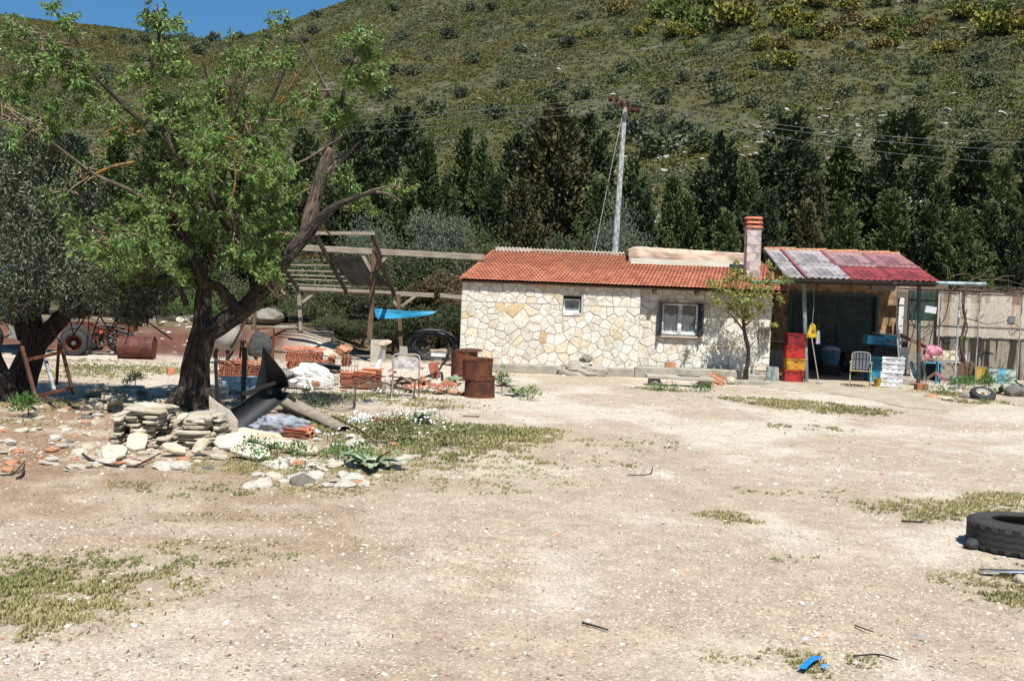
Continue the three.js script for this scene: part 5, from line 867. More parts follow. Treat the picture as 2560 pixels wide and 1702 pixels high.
// ------------------------------------------------------------------ timber frame of the unfinished shelter
{
  const p = thing('timber_frame', 'weathered open timber shelter frame with roof battens beside the cottage', 'frame');
  const A = (px, py, D) => zp(px, py, D), D = 31.5, DB = 33.6;
  const foot = gp(938, 905), post = part(p, 'post', beam(V(A(924, 845, D).x, 0.6, -D), A(936, 622, D), 0.13, 0.13, 0.008), M.woodBrown);
  part(post, 'brace', beam(A(929, 678, D + 0.02), A(903, 632, D + 0.02), 0.06, 0.09, 0.006), M.wood); part(post, 'brace', beam(A(938, 672, D + 0.02), A(970, 636, D + 0.02), 0.06, 0.09, 0.006), M.wood);
  part(post, 'strap', box(0.15, 0.06, 0.15, A(931, 682, D).x, A(931, 682, D).y, -D), M.black);
  part(p, 'beam', beam(A(740, 618, D), A(1210, 643, D), 0.09, 0.16, 0.006), M.wood); part(p, 'beam', beam(A(690, 582, 30.2), A(937, 583, 30.2), 0.08, 0.09, 0.006), M.wood);
  part(p, 'beam', beam(A(735, 722, DB), A(1085, 738, DB), 0.09, 0.13, 0.006), M.wood); part(p, 'beam', beam(A(1100, 738, DB), A(1160, 744, DB), 0.08, 0.12, 0.006), M.wood);
  part(p, 'post', beam(V(A(755, 880, DB).x, -0.05, -DB), A(747, 722, DB), 0.11, 0.11, 0.006), M.wood); part(p, 'post', beam(V(A(1004, 900, DB).x, 0, -DB), A(995, 735, DB), 0.11, 0.11, 0.006), M.woodBrown); part(p, 'post', beam(V(A(634, 880, DB).x, -0.05, -DB), A(637, 720, DB), 0.1, 0.1, 0.006), M.woodBrown);
  part(p, 'brace', beam(A(755, 756, DB - 0.02), A(784, 733, DB - 0.02), 0.06, 0.08), M.wood); part(p, 'brace', beam(A(1003, 765, DB - 0.02), A(1038, 740, DB - 0.02), 0.06, 0.08), M.wood); part(p, 'brace', beam(A(996, 768, DB - 0.02), A(975, 742, DB - 0.02), 0.06, 0.08), M.wood);
  // rafters fall from the high front beam to the rear beam
  for (const [a, b, c, d] of [[690, 640, 745, 723], [790, 590, 866, 730], [930, 586, 986, 735], [935, 622, 984, 732]]) part(p, 'rafter', beam(A(a, b, a === 690 ? 31.6 : 30.3), A(c, d, DB), 0.07, 0.13, 0.006), M.woodDark);
  const lerpB = (v, u) => A(lerp(690, 735, v), lerp(640, 722, v), lerp(31.4, DB, v)).lerp(A(lerp(905, 985, v), lerp(640, 733, v), lerp(31.4, DB, v)), u);
  for (const [v, u0, u1] of [[0.18, 0.05, 0.52], [0.33, 0.0, 0.55], [0.5, 0.0, 0.58], [0.64, -0.05, 0.6], [0.76, -0.05, 0.62], [0.92, -0.05, 1.05], [1.0, -0.02, 0.42]]) part(p, 'batten', beam(lerpB(v, u0).add(V(0, 0.06, 0)), lerpB(v, u1).add(V(0, 0.06, 0)), 0.06, 0.035, 0.004), M.wood);
  // the one roof sheet still in place, ribs across the slope
  part(p, 'corrugated_sheet', sheet((u, v) => { const q = lerpB(lerp(0.1, 0.9, v), lerp(0.6, 0.99, u)); return q.add(V(0, 0.09 + 0.02 * Math.sin(u * 14 * 2 * Math.PI), 0)); }, 84, 3, 0.003), mat(0.11, 0.115, 0.12, { roughness: 0.7, map: T.mottle }));
  const ped = thing('concrete_pedestal', 'square concrete footing carrying the main timber post', 'footing', V(A(945, 880, D).x, 0, -D), 0.06); part(ped, 'block', box(0.40, 0.62, 0.36, 0, 0.29, 0, 0, 0, 0, 0.015), M.concretePale); part(ped, 'steel_shoe', box(0.17, 0.05, 0.17, A(924, 845, D).x - A(945, 880, D).x, 0.615, 0), M.steelDark);
  const ped2 = thing('concrete_pedestal', 'narrow concrete footing behind the bent chair', 'footing', V(A(1008, 880, DB).x + 0.02, 0, -DB + 0.16), 0.03); part(ped2, 'block', box(0.24, 0.34, 0.06, 0, 0.16, 0, 0, 0, 0, 0.01), M.concretePale); part(ped2, 'foot', box(0.34, 0.06, 0.16, 0, 0.02, 0), M.concrete);
}
{ // blue sheet slung under the frame
  const D = 33.2, a = zp(936, 770, D), b = zp(1092, 778, D), t = thing('blue_sheet', 'bright blue plastic sheet slung between the rear posts of the frame', 'sheet');
  part(t, 'panel', sheet((u, v) => { const x = lerp(a.x, b.x, u), h = 0.30 * Math.pow(1 - u, 0.55) * sstep(0, 0.09, u + 0.03); return V(x, lerp(a.y, b.y, u) - v * h - 0.03 * Math.sin(u * 3.1), -D + 0.04 * Math.sin(u * 9) * v); }, 40, 6, 0.004), M.blueTarp);
  part(t, 'tie', tube([V(a.x, a.y, -D), V(a.x - 0.2, a.y + 0.25, -D - 0.1)], 0.006, { seg: 4 }), M.blue);
}
{ // coil of black irrigation hose standing on edge
  const D = 32.9, c = zp(1082, 880, D), t = thing('hose_coil', 'large coil of black irrigation hose standing beside the cottage gable', 'hose', V(c.x, 0.44, c.z));
  seed(740); const hoseM = mat(0.03, 0.032, 0.036, { roughness: 0.38 });
  for (let k = 0; k < 17; k++) { const R = rr(0.40, 0.70), oz = rr(-0.14, 0.14), ox = rr(-0.04, 0.04), P = []; for (let i = 0; i <= 24; i++) { const a = i / 24 * 6.28; P.push(V(ox + Math.cos(a) * R * 1.05 + 0.01 * Math.sin(a * 5 + k), Math.max(-0.43, Math.sin(a) * R * 0.66) + 0.012 * Math.sin(a * 4 + k * 2), oz + 0.05 * Math.sin(a * 2 + k))); } part(t, 'loop', tube(P, 0.014, { sub: 2, seg: 6, cap: false }), hoseM); }
}
{ // white board and tray by the gable
  const a = zp(1082, 893, 31.2), b = zp(1170, 896, 31.2), t = thing('white_trough', 'long white polystyrene trough lying beside the cottage corner', 'trough'); const y = terrain(a.x, a.z);
  part(t, 'tray', [box(b.x - a.x + 0.1, 0.16, 0.32, (a.x + b.x) / 2, y + 0.30, a.z, 0, 0, -0.01, 0.02)], M.whitePlastic); part(t, 'rim', box(b.x - a.x + 0.14, 0.03, 0.36, (a.x + b.x) / 2, y + 0.385, a.z), mat(0.55, 0.42, 0.3, { map: T.mottle })); part(t, 'block', [box(0.2, 0.22, 0.2, a.x + 0.15, y + 0.11, a.z), box(0.2, 0.22, 0.2, b.x - 0.15, y + 0.11, a.z)], M.concrete);
}
// low rocks and terrace stones behind
seed(760);
[[630, 800, 36, 0.5], [668, 795, 36, 0.55], [700, 830, 35, 0.5], [735, 845, 34.6, 0.45], [655, 850, 34.8, 0.5], [765, 830, 35, 0.4], [600, 870, 34, 0.3], [1090, 895, 33.6, 0.5], [1060, 905, 33.6, 0.35], [690, 872, 34.4, 0.6], [800, 870, 34.2, 0.4]].forEach(([px, py, D, r], i) => { const q = zp(px, py, D), y = terrain(q.x, q.z), o = solo('boulder', rock(r * 0.8, 0.7, 0.6, 20 + i, 2), M.rockGrey, ['grey boulder at the rear post of the frame, left one', 'weathered grey boulder high on the terrace', 'grey boulder beside the thin rear post', 'low grey boulder behind the tile stack', 'grey boulder behind the rusty frame', 'grey boulder under the green shrub', 'small grey boulder behind the concrete mixer', 'pale boulder inside the hose coil', 'pale boulder left of the hose coil', 'long grey rock of the low terrace', 'grey rock in the shade behind the tiles'][i], 'rock', V(q.x, Math.min(q.y, y + r * 0.5), q.z), i * 1.9); o.scale.set(1.25, 0.9, 1); });
{ // low terrace wall behind the rusty frame
  const t = thing('terrace_wall', 'low rough concrete terrace edge behind the tile stacks', 'wall'); const a = zp(650, 880, 34), b = zp(830, 885, 34);
  part(t, 'wall_body', beam(V(a.x, 0.28, -34), V(b.x, 0.28, -34), 0.4, 0.56, 0.04), M.concrete); part(t, 'coping', beam(V(a.x, 0.60, -34), V(b.x, 0.60, -34), 0.5, 0.1, 0.03), M.rockGrey);
}
// ------------------------------------------------------------------ roof tile stacks
const curved = (() => sheet((u, v) => { const a = Math.PI * (0.08 + 0.84 * u), r = lerp(0.095, 0.075, v); return V(Math.cos(a) * r, Math.sin(a) * r * 0.85, (v - 0.5) * 0.42); }, 8, 2, 0.013))();
const flatTile = (() => sheet((u, v) => V((u - 0.5) * 0.25, 0.014 * Math.cos(u * Math.PI * 4) + 0.012 * (u > 0.92 ? 1 : 0) + 0.01 * (1 - v), (v - 0.5) * 0.40), 12, 2, 0.014))();
const tilesCurved = [0, 1, 2].map((k) => cubeUV(curved.clone(), 1, k * 0.3, k * 0.7)), tilesFlat = [0, 1, 2].map((k) => cubeUV(flatTile.clone(), 1, k * 0.4, k * 0.2));
function roofTile(kind, p, e, m, label, group) { const o = new THREE.Mesh(pick(kind), m); o.name = numbered('clay_tile'); o.position.copy(p); o.rotation.set(e[0], e[1], e[2], e[3] ?? 'XYZ'); o.userData.kind = 'thing'; scene.add(o); return tag(o, label, 'roof tile', group); }
{
  seed(780);
  const L1 = 'red clay tile on edge in the large stack behind the white sack', G1 = 'tiles of the large stack behind the white sack';
  const b = onGround(gp(790, 930)); // two rows of tiles on edge
  for (const [row, n, x0, y0] of [[0, 26, -0.72, 0.14], [1, 24, -0.74, 0.345]]) for (let i = 0; i < n; i++) roofTile(tilesFlat, V(b.x + x0 + i * 0.036 + rr(-0.004, 0.004), b.y + y0 + rr(-0.006, 0.006), b.z - 0.25 + rr(-0.02, 0.02)), [rr(-0.03, 0.03), rr(-0.04, 0.04), Math.PI / 2 - 0.12 + rr(-0.03, 0.03)], pick(M.clay), L1, G1);
  for (let i = 0; i < 13; i++) roofTile(tilesCurved, V(b.x - 0.66 + i * 0.052, b.y + 0.50 + 0.01 * nrm(), b.z - 0.22), [0.0, Math.PI / 2 + rr(-0.05, 0.05), 0.0], pick(M.clay), 'curved red tile in the top row of the large stack', 'curved tiles on top of the large stack');
  for (let i = 0; i < 7; i++) roofTile(tilesCurved, V(b.x + 0.32 + 0.015 * nrm(), b.y + 0.14 + i * 0.032, b.z - 0.1 + 0.02 * nrm()), [0, rr(-0.06, 0.06), 0], pick(M.clayOld), 'nested curved tile in the middle of the large stack', 'nested curved tiles in the large stack');
  for (let i = 0; i < 6; i++) roofTile(tilesFlat, V(b.x + 0.62 + i * 0.035, b.y + 0.28, b.z - 0.15), [0, rr(-0.05, 0.05), Math.PI / 2 - 0.1], pick(M.clayOld), 'brown tile on edge at the right of the large stack', 'brown tiles right of the large stack');
  for (let i = 0; i < 4; i++) roofTile(tilesFlat, V(b.x + 0.55 + 0.03 * i, b.y + 0.47 + i * 0.035, b.z - 0.2), [0.25, 0.5 + rr(-0.1, 0.1), 0.12], M.clayOld[1], 'pale brown tile lying on top of the large stack', 'pale tiles on top of the large stack');
  // crate the right half sits in
  const c = thing('wire_crate', 'flat rusty wire crate holding tiles of the large stack', 'crate', V(b.x + 0.58, b.y, b.z - 0.12)); const w = []; for (let i = 0; i <= 12; i++) w.push(box(0.008, 0.36, 0.008, -0.42 + i * 0.07, 0.18, 0.24)); for (const y of [0.02, 0.18, 0.35]) w.push(box(0.86, 0.01, 0.01, 0, y, 0.245)); part(c, 'wire_grid', w, M.rust); part(c, 'base', box(0.86, 0.02, 0.48, 0, 0.005, 0), M.rustDark);
  const s = onGround(gp(893, 975)), L2 = 'flat red tile in the low stack beside the bent chair', G2 = 'flat tiles of the low stack'; // flat stack
  for (const [cx, cz, n, tw] of [[-0.18, 0, 9, 0.15], [0.10, 0.06, 10, -0.2], [0.24, -0.22, 11, 0.1]]) for (let i = 0; i < n; i++) roofTile(tilesFlat, V(s.x + cx + rr(-0.02, 0.02), s.y + 0.03 + i * 0.034, s.z - 0.25 + cz + rr(-0.02, 0.02)), [rr(-0.02, 0.02), Math.PI / 2 + tw + rr(-0.12, 0.12), rr(-0.03, 0.03)], pick(M.clay), L2, G2);
  const l = onGround(gp(600, 945)), L3 = 'red tile on edge in the stack behind the wire mesh', G3 = 'tiles of the stack behind the wire mesh';
  for (let i = 0; i < 25; i++) roofTile(tilesFlat, V(l.x - 0.45 + i * 0.038, l.y + 0.16, l.z - 0.1 + rr(-0.02, 0.02)), [0, rr(-0.04, 0.04), Math.PI / 2 - 0.14], pick(M.clay), L3, G3);
  for (let i = 0; i < 9; i++) roofTile(tilesFlat, V(l.x - 0.35 + i * 0.09, l.y + 0.32 + 0.02 * nrm(), l.z - 0.1), [0.15 + rr(-0.1, 0.1), rr(0, 1.2), rr(-0.35, 0.1)], pick(M.clayOld), 'orange tile lying loosely on the stack behind the mesh', 'loose tiles behind the wire mesh');
  const h = onGround(gp(1090, 985)), L4 = 'old curved tile in the heap left of the stacked drums', G4 = 'old curved tiles heaped left of the drums'; // heap of old curved tiles
  for (let i = 0; i < 5; i++) roofTile(tilesCurved, V(h.x + 0.02 + i * 0.035, h.y + 0.03 + i * 0.02, h.z - 0.05 * i), [0.1, 0.25, 0.2], pick(M.clayOld), L4, G4);
  for (const [dx, dy, dz, rx, ry, rz] of [[0.36, 0.03, 0.05, 0, 0.6, 0.1], [0.62, 0.02, 0.1, 0.1, -0.5, 1.0], [-0.35, 0.08, -0.2, 0.2, 1.0, 0.2], [-0.55, 0.05, -0.1, 0.1, 0.4, 0.5], [-0.15, 0.12, -0.35, 0.3, 1.3, 0.1], [0.3, 0.16, -0.3, 0.2, 0.9, 0.4], [-0.3, 0.2, -0.4, 0.1, 0.2, 0.9], [0.72, 0.0, 0.28, 0, 0.3, 0]]) roofTile(tilesCurved, V(h.x + dx, h.y + dy, h.z + dz), [rx, ry, rz], pick(M.clayOld), L4, G4);
  const e = onGround(gp(745, 1092)); for (let i = 0; i < 4; i++) roofTile(tilesFlat, V(e.x + 0.03 * nrm(), e.y + 0.02 + i * 0.03, e.z + 0.04 * nrm()), [0.05, 1.2 + 0.2 * nrm(), 0.1], pick(M.clay), 'broken orange tile beside the crumpled plastic', 'broken tiles beside the crumpled plastic');
  const f = onGround(gp(1790, 962)); for (const [dx, dy, r] of [[-0.1, 0.06, 0.5], [0.05, 0.08, 0.2], [0.02, 0.14, 0.9]]) roofTile(tilesFlat, V(f.x + dx, f.y + dy, f.z), [0.5, r, 0.3], pick(M.clayOld), 'broken red tile beside the stone bench', 'broken tiles beside the stone bench');
  const tp = thing('terracotta_pot', 'upright terracotta plank standing among the heaped tiles', 'tile', onGround(gp(1085, 945)), 0.3); part(tp, 'slab', box(0.24, 0.36, 0.05, 0, 0.17, 0, -0.4, 0.2, 0.15, 0.02), mat(0.32, 0.10, 0.07, { map: T.clay })); part(tp, 'lip', box(0.26, 0.05, 0.07, 0.03, 0.33, -0.1, -0.4, 0.2, 0.15, 0.01), M.clayOld[2]);
}
// ------------------------------------------------------------------ drums
function drumGeo(r, h, seg = 28, dents = 0.006, ribs = [0.33, 0.66], s = 0, top = 1) { // open steel shell with rolled ribs
  return sheet((u, v) => { const a = u * Math.PI * 2; let q = r; for (const k of ribs) q += 0.012 * Math.exp(-Math.pow((v - k) * h / 0.016, 2)); if (v < 0.02 || v > 0.98) q += 0.008; q += dents * (noise2(Math.cos(a) * 2 + 5, Math.sin(a) * 2 + v * 3 + 5, s) - 0.5) * 3; return V(Math.cos(a) * q, v * h * top, Math.sin(a) * q); }, seg, Math.max(8, Math.round(h * 26)), 0.004);
}
const drumUV = (g, r, h) => { const uv = g.attributes.uv; for (let i = 0; i < uv.count; i++) uv.setXY(i, uv.getX(i) * r * 6.28, uv.getY(i) * h); return g; };
{
  const p = onGround(gp(333, 898)), t = thing('rusty_drum', 'whole rusty oil drum lying on its side by the red bank', 'drum', V(p.x, p.y + 0.285, p.z - 0.25), 0.06);
  part(t, 'shell', place(drumUV(drumGeo(0.285, 0.88), 0.285, 0.88), 0.44, 0, 0, 0, 0, Math.PI / 2), mat(0.50, 0.36, 0.34, { map: T.rust, roughness: 0.7, ...bumpy(0.003, 2) })); for (const k of [-1, 1]) part(t, 'end_disc', cyl(0.28, 0.28, 0.01, k * 0.42, 0, 0, 28, false, 0, 0, Math.PI / 2), M.rust);
  const b = onGround(gp(1197, 996)), low = thing('cut_drum', 'lower half of a cut rusty drum standing on the grass', 'drum', V(b.x, b.y, b.z - 0.28), 0.3);
  part(low, 'shell', drumUV(sheet((u, v) => { const a = u * 6.283, top = 0.42 + 0.025 * noise2(u * 20, 1, 3) - (v > 0.9 ? 0 : 0), r = 0.305 - 0.012 * v + (v < 0.04 ? 0.012 : 0) + (Math.abs(v - 0.8) < 0.05 ? 0.014 : 0); return V(Math.cos(a) * r, v * top, Math.sin(a) * r); }, 30, 12, 0.004), 0.3, 0.42), mat(0.42, 0.34, 0.33, { map: T.rust, roughness: 0.9, ...bumpy(0.003, 2) })); part(low, 'bottom', cyl(0.29, 0.29, 0.01, 0, 0.02, 0, 26), M.rustDark);
  const up = thing('cut_drum', 'rusty orange cut drum full of ash set on top of another', 'drum', V(b.x - 0.055, b.y + 0.395, b.z - 0.28), 1.1); up.rotation.z = 0.02; up.rotation.x = 0.05;
  part(up, 'shell', drumUV(sheet((u, v) => { const a = u * 6.283, r = 0.292 + 0.012 * v + (v > 0.95 ? 0.012 : 0), bot = -0.03 * noise2(u * 14, 2, 6); return V(Math.cos(a) * r, lerp(bot, 0.37, v), Math.sin(a) * r); }, 30, 10, 0.004), 0.3, 0.37), mat(0.62, 0.50, 0.38, { map: T.rust, roughness: 0.8, ...bumpy(0.003, 2) }));
  part(up, 'floor', cyl(0.285, 0.285, 0.01, 0, 0.12, 0, 26), M.rustDark);
  seed(800); part(up, 'ash', Array.from({ length: 46 }, () => place(rock(rr(0.02, 0.05), 0.5, 0.5, Math.floor(rnd() * 99), 0), nrm() * 0.10, 0.20 + rr(0, 0.08), nrm() * 0.10, rnd(), rnd() * 6, rnd())).concat([cubeUV(place(new THREE.SphereGeometry(0.26, 16, 6, 0, 6.28, 0, 1.4), 0, -0.03 - 0.0, 0))]), mat(0.46, 0.44, 0.45, { roughness: 1, map: T.mottle }));
  const c = onGround(gp(1158, 953)), bk = thing('rusty_drum', 'rusty drum with a loose lid standing behind the cut drums', 'drum', V(c.x, c.y, c.z - 0.25), 0.4);
  part(bk, 'shell', drumUV(drumGeo(0.30, 0.66, 28, 0.006, [0.25, 0.72], 3), 0.3, 0.66), M.rust); part(bk, 'lid', [cyl(0.31, 0.31, 0.015, 0.1, 0.70, 0.03, 24, false, 0.06, 0, 0.05)], M.rustDark); part(bk, 'pale_band', cyl(0.306, 0.306, 0.03, 0, 0.08, 0, 26, true), mat(0.4, 0.42, 0.42));
}
// ------------------------------------------------------------------ bent chair, white pipe, branch, rusty scrap
{
  const p = onGround(gp(1010, 1000)), t = thing('broken_chair', 'broken tubular chair with a grey backrest and no seat', 'chair', V(p.x, p.y, p.z - 0.2), 0.1);
  const tb = (a, r = 0.011, m = M.rust) => tube(a.map((q) => V(...q)), r, { sub: 3, seg: 7 });
  part(t, 'backrest', sheet((u, v) => { const x = (u - 0.5) * 0.5, r = Math.pow(Math.abs(u - 0.5) * 2, 6), arch = 0.03 * r; return V(x, lerp(0.56 + arch, 0.80 - arch * 1.5, v), -0.25 - 0.04 * v - 0.05 * (u - 0.5) * (u - 0.5)); }, 16, 6, 0.015), mat(0.50, 0.47, 0.44, { map: T.mottle }));
  part(t, 'back_rail', [tb([[-0.25, 0.42, -0.2], [-0.26, 0.6, -0.24], [-0.24, 0.83, -0.29], [0, 0.85, -0.3], [0.24, 0.83, -0.29], [0.26, 0.6, -0.24], [0.25, 0.36, -0.2]], 0.016)], mat(0.5, 0.42, 0.4, { map: T.mottle }));
  part(t, 'seat_frame', [tb([[-0.33, 0.45, 0.12], [0.2, 0.40, 0.12]]), tb([[-0.33, 0.45, 0.12], [-0.25, 0.45, -0.2]]), tb([[0.2, 0.4, 0.12], [0.25, 0.36, -0.2]]), tb([[0.25, 0.36, -0.2], [-0.25, 0.42, -0.2]])], M.rust);
  const steel = mat(0.55, 0.50, 0.42, { roughness: 0.4, metalness: 0.4, map: T.mottle });
  part(t, 'leg', tb([[-0.24, 0.44, 0.12], [-0.27, 0.03, 0.2]]), steel); part(t, 'leg', tb([[0.19, 0.41, 0.12], [0.16, 0.02, 0.22]]), M.rust); part(t, 'floor_bar', tb([[-0.36, 0.015, 0.24], [0.16, 0.015, 0.24]]), steel); part(t, 'leg', tb([[0.25, 0.36, -0.2], [0.27, 0.02, -0.25]]), M.rust); part(t, 'leg', tb([[-0.25, 0.42, -0.2], [-0.29, 0.02, -0.25]]), M.rust);
}
{
  const a = zp(940, 928, 26.6), b = zp(958, 872, 26.6), y = terrain(a.x, a.z), t = thing('pedestal_stand', 'white pipe leaning with a flared beige dish on top', 'stand');
  const dir = b.clone().sub(a).normalize(), foot = a.clone().addScaledVector(dir, -(a.y - y - 0.01) / dir.y), q = new THREE.Quaternion().setFromUnitVectors(V(0, 1, 0), dir);
  part(t, 'pipe', tube([foot, b], 0.055, { seg: 14 }), mat(0.82, 0.82, 0.82, { roughness: 0.4 }));
  const lathe = prep(new THREE.LatheGeometry([[0.05, 0], [0.06, 0.05], [0.09, 0.09], [0.2, 0.14], [0.215, 0.15], [0.2, 0.16], [0, 0.155]].map(([x, yy]) => new THREE.Vector2(x, yy)), 22)); lathe.applyMatrix4(new THREE.Matrix4().compose(b, new THREE.Quaternion().setFromUnitVectors(V(0, 1, 0), V(-0.12, 1, 0.25).normalize()), V(1, 1, 1)));
  part(t, 'dish', lathe, mat(0.50, 0.40, 0.28, { roughness: 0.8, map: T.mottle }));
}
solo('dead_branch', tube([onGround(gp(1040, 955)).add(V(0, 0.05, 0)), onGround(gp(1085, 948)).add(V(0, 0.12, 0)), onGround(gp(1105, 930)).add(V(0, 0.2, 0)), zp(1118, 890, 26), zp(1125, 868, 26)], [0.02, 0.028, 0.03, 0.035, 0.04], { sub: 4, seg: 7, lump: 0.15 }), M.bark, 'crooked dead branch propped against the drum behind the tiles', 'branch');
{ // bramble of dry brushwood
  const p = onGround(gp(955, 985)), t = thing('brushwood_heap', 'heap of dry brown brushwood between tiles and chair', 'brushwood', p); seed(810); const tw = [];
  for (let k = 0; k < 120; k++) { const a = V(nrm() * 0.25, rr(0, 0.25), nrm() * 0.15), d = V(nrm() * 0.2, nrm() * 0.1 + 0.05, nrm() * 0.12); tw.push(tube([a, a.clone().addScaledVector(d, 0.5).add(V(0, 0.03, 0)), a.clone().add(d)], [0.004, 0.004, 0.002], { sub: 2, seg: 3, cap: false })); } part(t, 'twigs', tw, mat(0.22, 0.15, 0.11)).userData.kind = 'stuff'; part(t, 'stem', tube([V(-0.5, 0.3, -0.2), V(0, 0.22, -0.1), V(0.6, 0.08, 0)], [0.02, 0.022, 0.015], { seg: 6 }), M.woodDark);
  const q = onGround(gp(1030, 975)), h = thing('scrap_heap', 'low heap of dark rusted scrap iron and boards', 'scrap', q); for (let k = 0; k < 16; k++) part(h, k % 3 ? 'rusty_piece' : 'board', box(rr(0.2, 0.5), 0.03, rr(0.04, 0.12), nrm() * 0.3, rr(0.03, 0.2), nrm() * 0.15 - 0.1, rr(-0.4, 0.4), rnd() * 3, rr(-0.4, 0.4)), k % 3 ? M.rustDark : M.wood);
}
// ------------------------------------------------------------------ sacks, plastic, boards near the almond tree
function lumpy(rx, ry, rz, s, folds = 0.16, detail = 5) { const g = new THREE.IcosahedronGeometry(1, detail * 3), p = g.attributes.position; for (let i = 0; i < p.count; i++) { const x = p.getX(i), y = p.getY(i), z = p.getZ(i), r1 = Math.abs(noise3(x * 1.9 + s, y * 1.9, z * 1.9, s) - 0.5), r2 = Math.abs(noise3(x * 4.5, y * 4.5 + s, z * 4.5, s + 3) - 0.5), k = 1 + folds * (2.6 * r1 + 1.7 * r2 - 0.5) * 1.3; p.setXYZ(i, x * k * rx, Math.max(-0.45, y) * k * ry, z * k * rz); } g.deleteAttribute('normal'); g.computeVertexNormals(); return cubeUV(g); }
{
  const p = onGround(gp(772, 972)), t = thing('white_sack', 'large torn white woven sack slumped before the tile stack', 'sack', V(p.x, p.y + 0.18, p.z - 0.15), 0.2), wm = mat(0.74, 0.73, 0.70, { roughness: 0.8, ...bumpy(0.004, 6) });
  part(t, 'bag', lumpy(0.46, 0.34, 0.3, 3, 0.2), wm); part(t, 'torn_flap', [sheet((u, v) => V(-0.62 + u * 0.45, 0.05 + 0.16 * v - 0.1 * u * (1 - v) + 0.03 * Math.sin(u * 9 + v * 5), 0.22 + 0.06 * Math.sin(v * 7 + u * 3)), 14, 10, 0.004), sheet((u, v) => V(-0.15 + u * 0.2, -0.18 + 0.2 * v, 0.31 + 0.03 * Math.sin(u * 8 + v * 4)), 8, 8, 0.004)], wm); part(t, 'contents', lumpy(0.12, 0.09, 0.06, 8, 0.2, 2).translate(0.06, -0.06, 0.27), M.clayOld[1]);
  const b = thing('black_board', 'dark flat board lying across the white sack', 'board'); part(b, 'board', beam(zp(760, 910, 24.6), zp(850, 920, 24.6), 0.2, 0.09, 0.01), M.blackPlastic); part(b, 'edge_strip', beam(zp(760, 904, 24.5), zp(850, 914, 24.5), 0.16, 0.012), M.steelDark);
  const q = onGround(gp(610, 985)), w2 = thing('plastic_sheet', 'crumpled white plastic sheeting behind the wire mesh', 'plastic sheet', V(q.x, q.y + 0.1, q.z - 0.3), 0.1); part(w2, 'sheet', lumpy(0.62, 0.24, 0.3, 11, 0.28), mat(0.62, 0.62, 0.60, { roughness: 0.8 })); part(w2, 'blue_cord', tube([V(-0.1, 0.15, 0.25), V(0, 0.22, 0.28), V(0.1, 0.1, 0.32), V(0.05, 0, 0.33)], 0.012, { seg: 5 }), mat(0.02, 0.3, 0.42));
  const r = onGround(gp(700, 1088)), w3 = thing('plastic_bag', 'crumpled bluish grey plastic bag under the torn black drum', 'plastic bag', V(r.x, r.y + 0.09, r.z - 0.1), -0.1); part(w3, 'bag', lumpy(0.42, 0.20, 0.26, 17, 0.3), mat(0.32, 0.35, 0.40, { roughness: 0.6, map: T.mottle })); part(w3, 'twisted_end', lumpy(0.14, 0.05, 0.07, 19, 0.3, 2).translate(0.46, -0.02, 0.06), mat(0.55, 0.6, 0.68, { roughness: 0.35 }));
}
{ // torn black plastic drum: a trough and a curled sheet
  const t = thing('torn_black_drum', 'torn black plastic drum shell lying open between tree and log', 'drum');
  const A = zp(590, 1052, 17.2), B = zp(716, 962, 17.9), ax = B.clone().sub(A), L = ax.length(); ax.normalize(); const up = V(-ax.y, ax.x, 0.15).normalize(), side = ax.clone().cross(up).normalize();
  part(t, 'trough', sheet((u, v) => { const a = lerp(-2.1, 1.0, v), ragged = v > 0.9 ? 0.05 * (noise2(u * 9, 2, 4) - 0.5) : 0, s = u * L; return A.clone().addScaledVector(ax, s).addScaledVector(up, (Math.sin(a) * 0.21 + ragged) * (1 - 0.25 * u)).addScaledVector(side, -Math.cos(a) * 0.20); }, 24, 18, 0.006), M.blackPlastic);
  const P = [zp(657, 866, 17.9), zp(652, 905, 17.9), zp(641, 950, 17.9), zp(628, 1000, 17.8)], Q = [zp(660, 868, 17.8), zp(690, 905, 17.6), zp(714, 938, 17.6), zp(722, 965, 17.8)], cp = new THREE.CatmullRomCurve3(P), cq = new THREE.CatmullRomCurve3(Q);
  part(t, 'curled_sheet', sheet((u, v) => { const m = cp.getPoint(v).lerp(cq.getPoint(v), u); m.z -= 0.28 * Math.sin(u * Math.PI) * v; return m; }, 14, 18, 0.006), M.blackPlastic);
  part(t, 'stave', beam(zp(605, 985, 17.6), zp(735, 940, 17.9), 0.05, 0.05), mat(0.05, 0.04, 0.03, { map: T.wood }));
}
